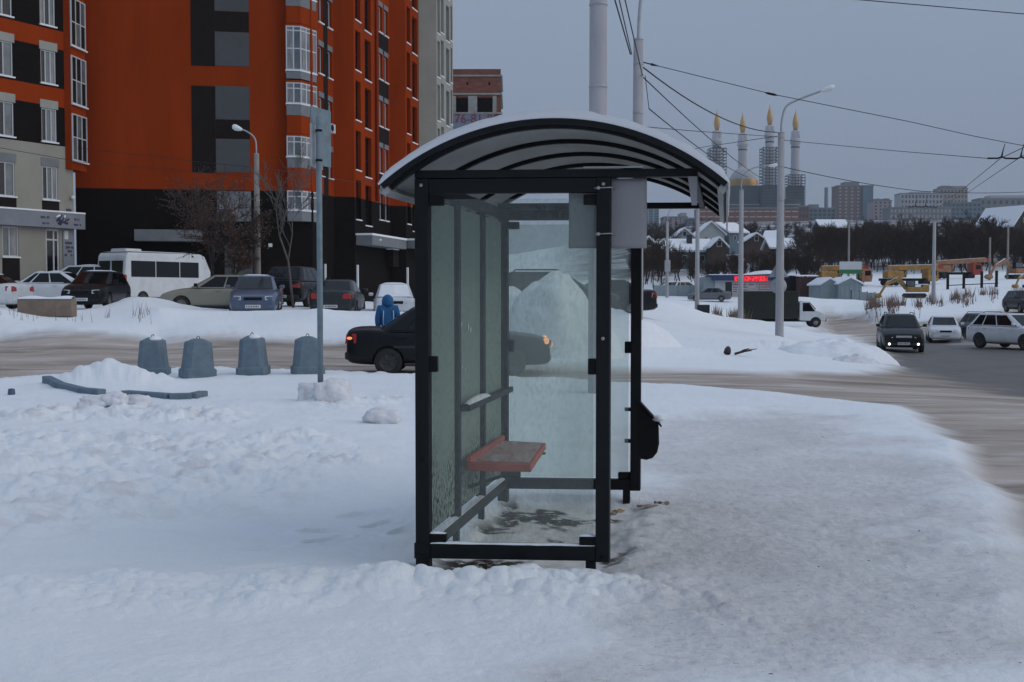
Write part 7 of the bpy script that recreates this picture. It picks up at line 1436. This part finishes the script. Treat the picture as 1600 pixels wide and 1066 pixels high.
stems('dry_weeds', 500, cl(1108, 1160, 84, 100, 6, 4), 'brown dry weeds in the snow left of the truck', 1.0, 0.025, 5)
stems('dry_twigs', 40, cl(10, 260, 34.2, 35.6, 12, 6), 'few dry twigs poking from the left road bank', 0.5, 0.008, 6)
# ---------------------------------------------------------------- person in a blue jacket beyond the black sedan
def skin_body(name, joints, edges, radii, mname, parent, root=0, sub=2):
    me = bpy.data.meshes.new(name); me.from_pydata(joints, edges, [])
    o = bpy.data.objects.new('tmp', me); C.objects.link(o); md = o.modifiers.new('skin', 'SKIN'); md.use_smooth_shade = True
    if not me.skin_vertices:
        with bpy.context.temp_override(object=o, active_object=o, selected_objects=[o]): bpy.ops.mesh.customdata_skin_add()
    for i, r in enumerate(radii):
        sv = me.skin_vertices[0].data[i]; sv.radius = r if isinstance(r, tuple) else (r, r); sv.use_root = (i == root)
    sb_ = o.modifiers.new('sub', 'SUBSURF'); sb_.levels = sub; sb_.render_levels = sub; m2 = bake(o); bpy.data.objects.remove(o); m2.materials.clear(); m2.materials.append(MAT[mname]); p = bpy.data.objects.new(name, m2); C.objects.link(p); p.parent = parent; return p
mat('skin', (0.45, 0.28, 0.21), 0.6, 0.08); mat('jacket_blue', (0.012, 0.105, 0.27), 0.75, 0.18, 6, 0.3); mat('trousers', (0.02, 0.021, 0.026), 0.8, 0.2); mat('jacket_light', (0.45, 0.5, 0.54), 0.7, 0.1)
dP = 27.6; xP = (606 - CX) / F_PX * dP; pe = empty('person', (xP, dP, gz(xP, dP) - 0.02), R(12), 'person in hooded blue jacket standing beyond the black sedan, back turned', 'person'); pe.scale = (0.95, 0.95, 0.95)
J = [(0, 0, 0.90), (0, 0.01, 1.10), (0, 0.015, 1.30), (0, 0.0, 1.42), (0, 0.02, 1.52), (0, 0.03, 1.62), (-0.10, 0, 0.84), (-0.10, 0.02, 0.46), (-0.10, -0.01, 0.08), (-0.10, 0.14, 0.03), (0.10, 0, 0.84), (0.10, -0.02, 0.46), (0.11, -0.05, 0.08), (0.11, 0.10, 0.03),
     (-0.19, 0, 1.36), (-0.26, 0.0, 1.10), (-0.24, 0.10, 0.88), (0.19, 0, 1.36), (0.27, 0.01, 1.10), (0.24, 0.12, 0.90)]
E_ = [(0, 1), (1, 2), (2, 3), (3, 4), (4, 5), (0, 6), (6, 7), (7, 8), (8, 9), (0, 10), (10, 11), (11, 12), (12, 13), (2, 14), (14, 15), (15, 16), (2, 17), (17, 18), (18, 19)]
rad = [(0.14, 0.10), (0.13, 0.10), (0.15, 0.105), (0.055, 0.055), (0.085, 0.10), (0.08, 0.095), 0.085, 0.058, 0.045, 0.04, 0.085, 0.058, 0.045, 0.04, 0.06, 0.045, 0.034, 0.06, 0.045, 0.034]
body = skin_body('body', J, E_, rad, 'skin', pe)
Jj = [(0, 0, 0.80), (0, 0.01, 1.08), (0, 0.015, 1.30), (0, 0.005, 1.42), (-0.20, 0, 1.37), (-0.245, 0.0, 1.10), (-0.235, 0.09, 0.90), (0.20, 0, 1.37), (0.25, 0.01, 1.10), (0.235, 0.11, 0.92)]
skin_body('jacket', Jj, [(0, 1), (1, 2), (2, 3), (2, 4), (4, 5), (5, 6), (2, 7), (7, 8), (8, 9)], [(0.20, 0.155), (0.19, 0.155), (0.205, 0.155), (0.12, 0.11), 0.11, 0.095, 0.07, 0.11, 0.095, 0.07], 'jacket_blue', pe)
skin_body('trousers', [(0, 0, 0.88), (-0.10, 0, 0.80), (-0.10, 0.02, 0.46), (-0.10, -0.01, 0.12), (0.10, 0, 0.80), (0.10, -0.02, 0.46), (0.11, -0.05, 0.12)], [(0, 1), (1, 2), (2, 3), (0, 4), (4, 5), (5, 6)], [(0.15, 0.12), 0.10, 0.078, 0.065, 0.10, 0.078, 0.065], 'trousers', pe)
m = MB()
def hood(u, v):
    a_ = u * 2 * math.pi; ph = v * math.pi * 0.86 + 0.10; r = 0.145 * math.sin(ph) * (1 + 0.25 * max(0, math.cos(ph + 3.14)) ) * (1 + 0.05 * math.sin(a_ * 3)); return (r * math.cos(a_), 0.015 + r * 1.12 * math.sin(a_) , 1.555 - 0.17 * math.cos(ph) * -1 * (1 if ph < 1.6 else 1.05))
m.grid(hood, 20, 12); m.build('hood', 'jacket_blue', pe)
for sd in (-1, 1):
    m = MB(); m.tube([(sd * 0.12, -0.135, 1.32), (sd * 0.13, -0.155, 1.15), (sd * 0.12, -0.15, 0.95)], 0.012, 6); m.build('jacket_strap', 'jacket_light', pe)
    for k in range(5):
        hx = sd * 0.245; b0 = Vector((hx + sd * 0.01, 0.10 + 0.012 * k, 0.86 if sd < 0 else 0.88)); m = MB(); L_ = [0.05, 0.075, 0.082, 0.078, 0.06][k]; tip = Vector((-sd * 0.01 if k else -sd * 0.03, 0.012, -1)).normalized() * L_; m.tube([b0, b0 + tip * 0.5, b0 + tip + Vector((-sd * 0.012, 0.004, 0.006))], [0.009, 0.0085, 0.006], 6); m.build('finger', 'skin', body)

# ---------------------------------------------------------------- exhaust and winter haze
def volume_mat(name, dens, col, aniso=0.0):
    m = bpy.data.materials.new(name); m.use_nodes = True; t = m.node_tree; t.nodes.clear(); o = t.nodes.new('ShaderNodeOutputMaterial'); v = t.nodes.new('ShaderNodeVolumePrincipled')
    v.inputs['Color'].default_value = (*col, 1); v.inputs['Density'].default_value = dens; v.inputs['Anisotropy'].default_value = aniso; t.links.new(v.outputs[0], o.inputs['Volume']); MAT[name] = m; return m
volume_mat('haze_air', 0.00022, (0.84, 0.91, 1.0))
zlo = float(Z.min()) - 1.0
m = MB(); m.bb(-1300, 1300, -60, 1400, zlo, 150.0); hz = m.build('haze', 'haze_air'); tag(hz, 'thin winter haze over the whole place', 'haze', kind='stuff')
volume_mat('exhaust_air', 0.45, (0.9, 0.93, 0.97))
m = MB(); m.lathe([(0.0, -1.0), (0.45, -0.85), (0.8, -0.5), (1.0, 0.0), (0.8, 0.5), (0.45, 0.85), (0.0, 1.0)], 16); m.xform(Matrix.Diagonal((0.65, 0.5, 0.38, 1))); o = m.build('exhaust_plume', 'exhaust_air'); o.location = at(1503, 536, 57.0); tag(o, 'small white puff of exhaust behind the large white car', 'exhaust', kind='stuff')
# crumbs of sand, bark and leaf on the trodden pavement
rn = np.random.RandomState(12); Vs, Fs = [], []
for _ in range(420):
    t_ = rn.uniform(0, 1); y = 4.6 + 12 * t_ ** 1.6; x = rn.uniform(0.7, 1.3 + 0.42 * y); r_ = rn.uniform(0.0018, 0.0045) * (1.0 if rn.rand() < 0.93 else 2.0); a_ = rn.uniform(0, 6.28); Vs.append((x, y, r_, a_))
A_ = np.array(Vs); hz_, rm_, pm_, _, _, _ = height(A_[:, 0], A_[:, 1]); VV, FF = [], []
for (x, y, r_, a_), z_, p_ in zip(A_, hz_, pm_):
    if p_ < 0.4: continue
    ca, sa_ = math.cos(a_), math.sin(a_); pts_ = [(-1.6, -0.5, 0), (1.4, -0.7, 0), (1.7, 0.5, 0), (-1.2, 0.8, 0), (0.1, 0.0, 1.0)]
    VV.append(np.array([(x + r_ * (u * ca - v * sa_), y + r_ * (u * sa_ + v * ca), z_ - 0.001 + w * r_ * 0.6) for u, v, w in pts_])); FF.append(np.array([(0, 1, 4), (1, 2, 4), (2, 3, 4), (3, 0, 4)]))
mat('crumb', (0.07, 0.05, 0.04), 0.9, 0.4, 3)
tag(big_mesh('pavement_crumbs', VV, FF, 'crumb'), 'dark crumbs of grit scattered on the trodden pavement', 'grit', kind='stuff')
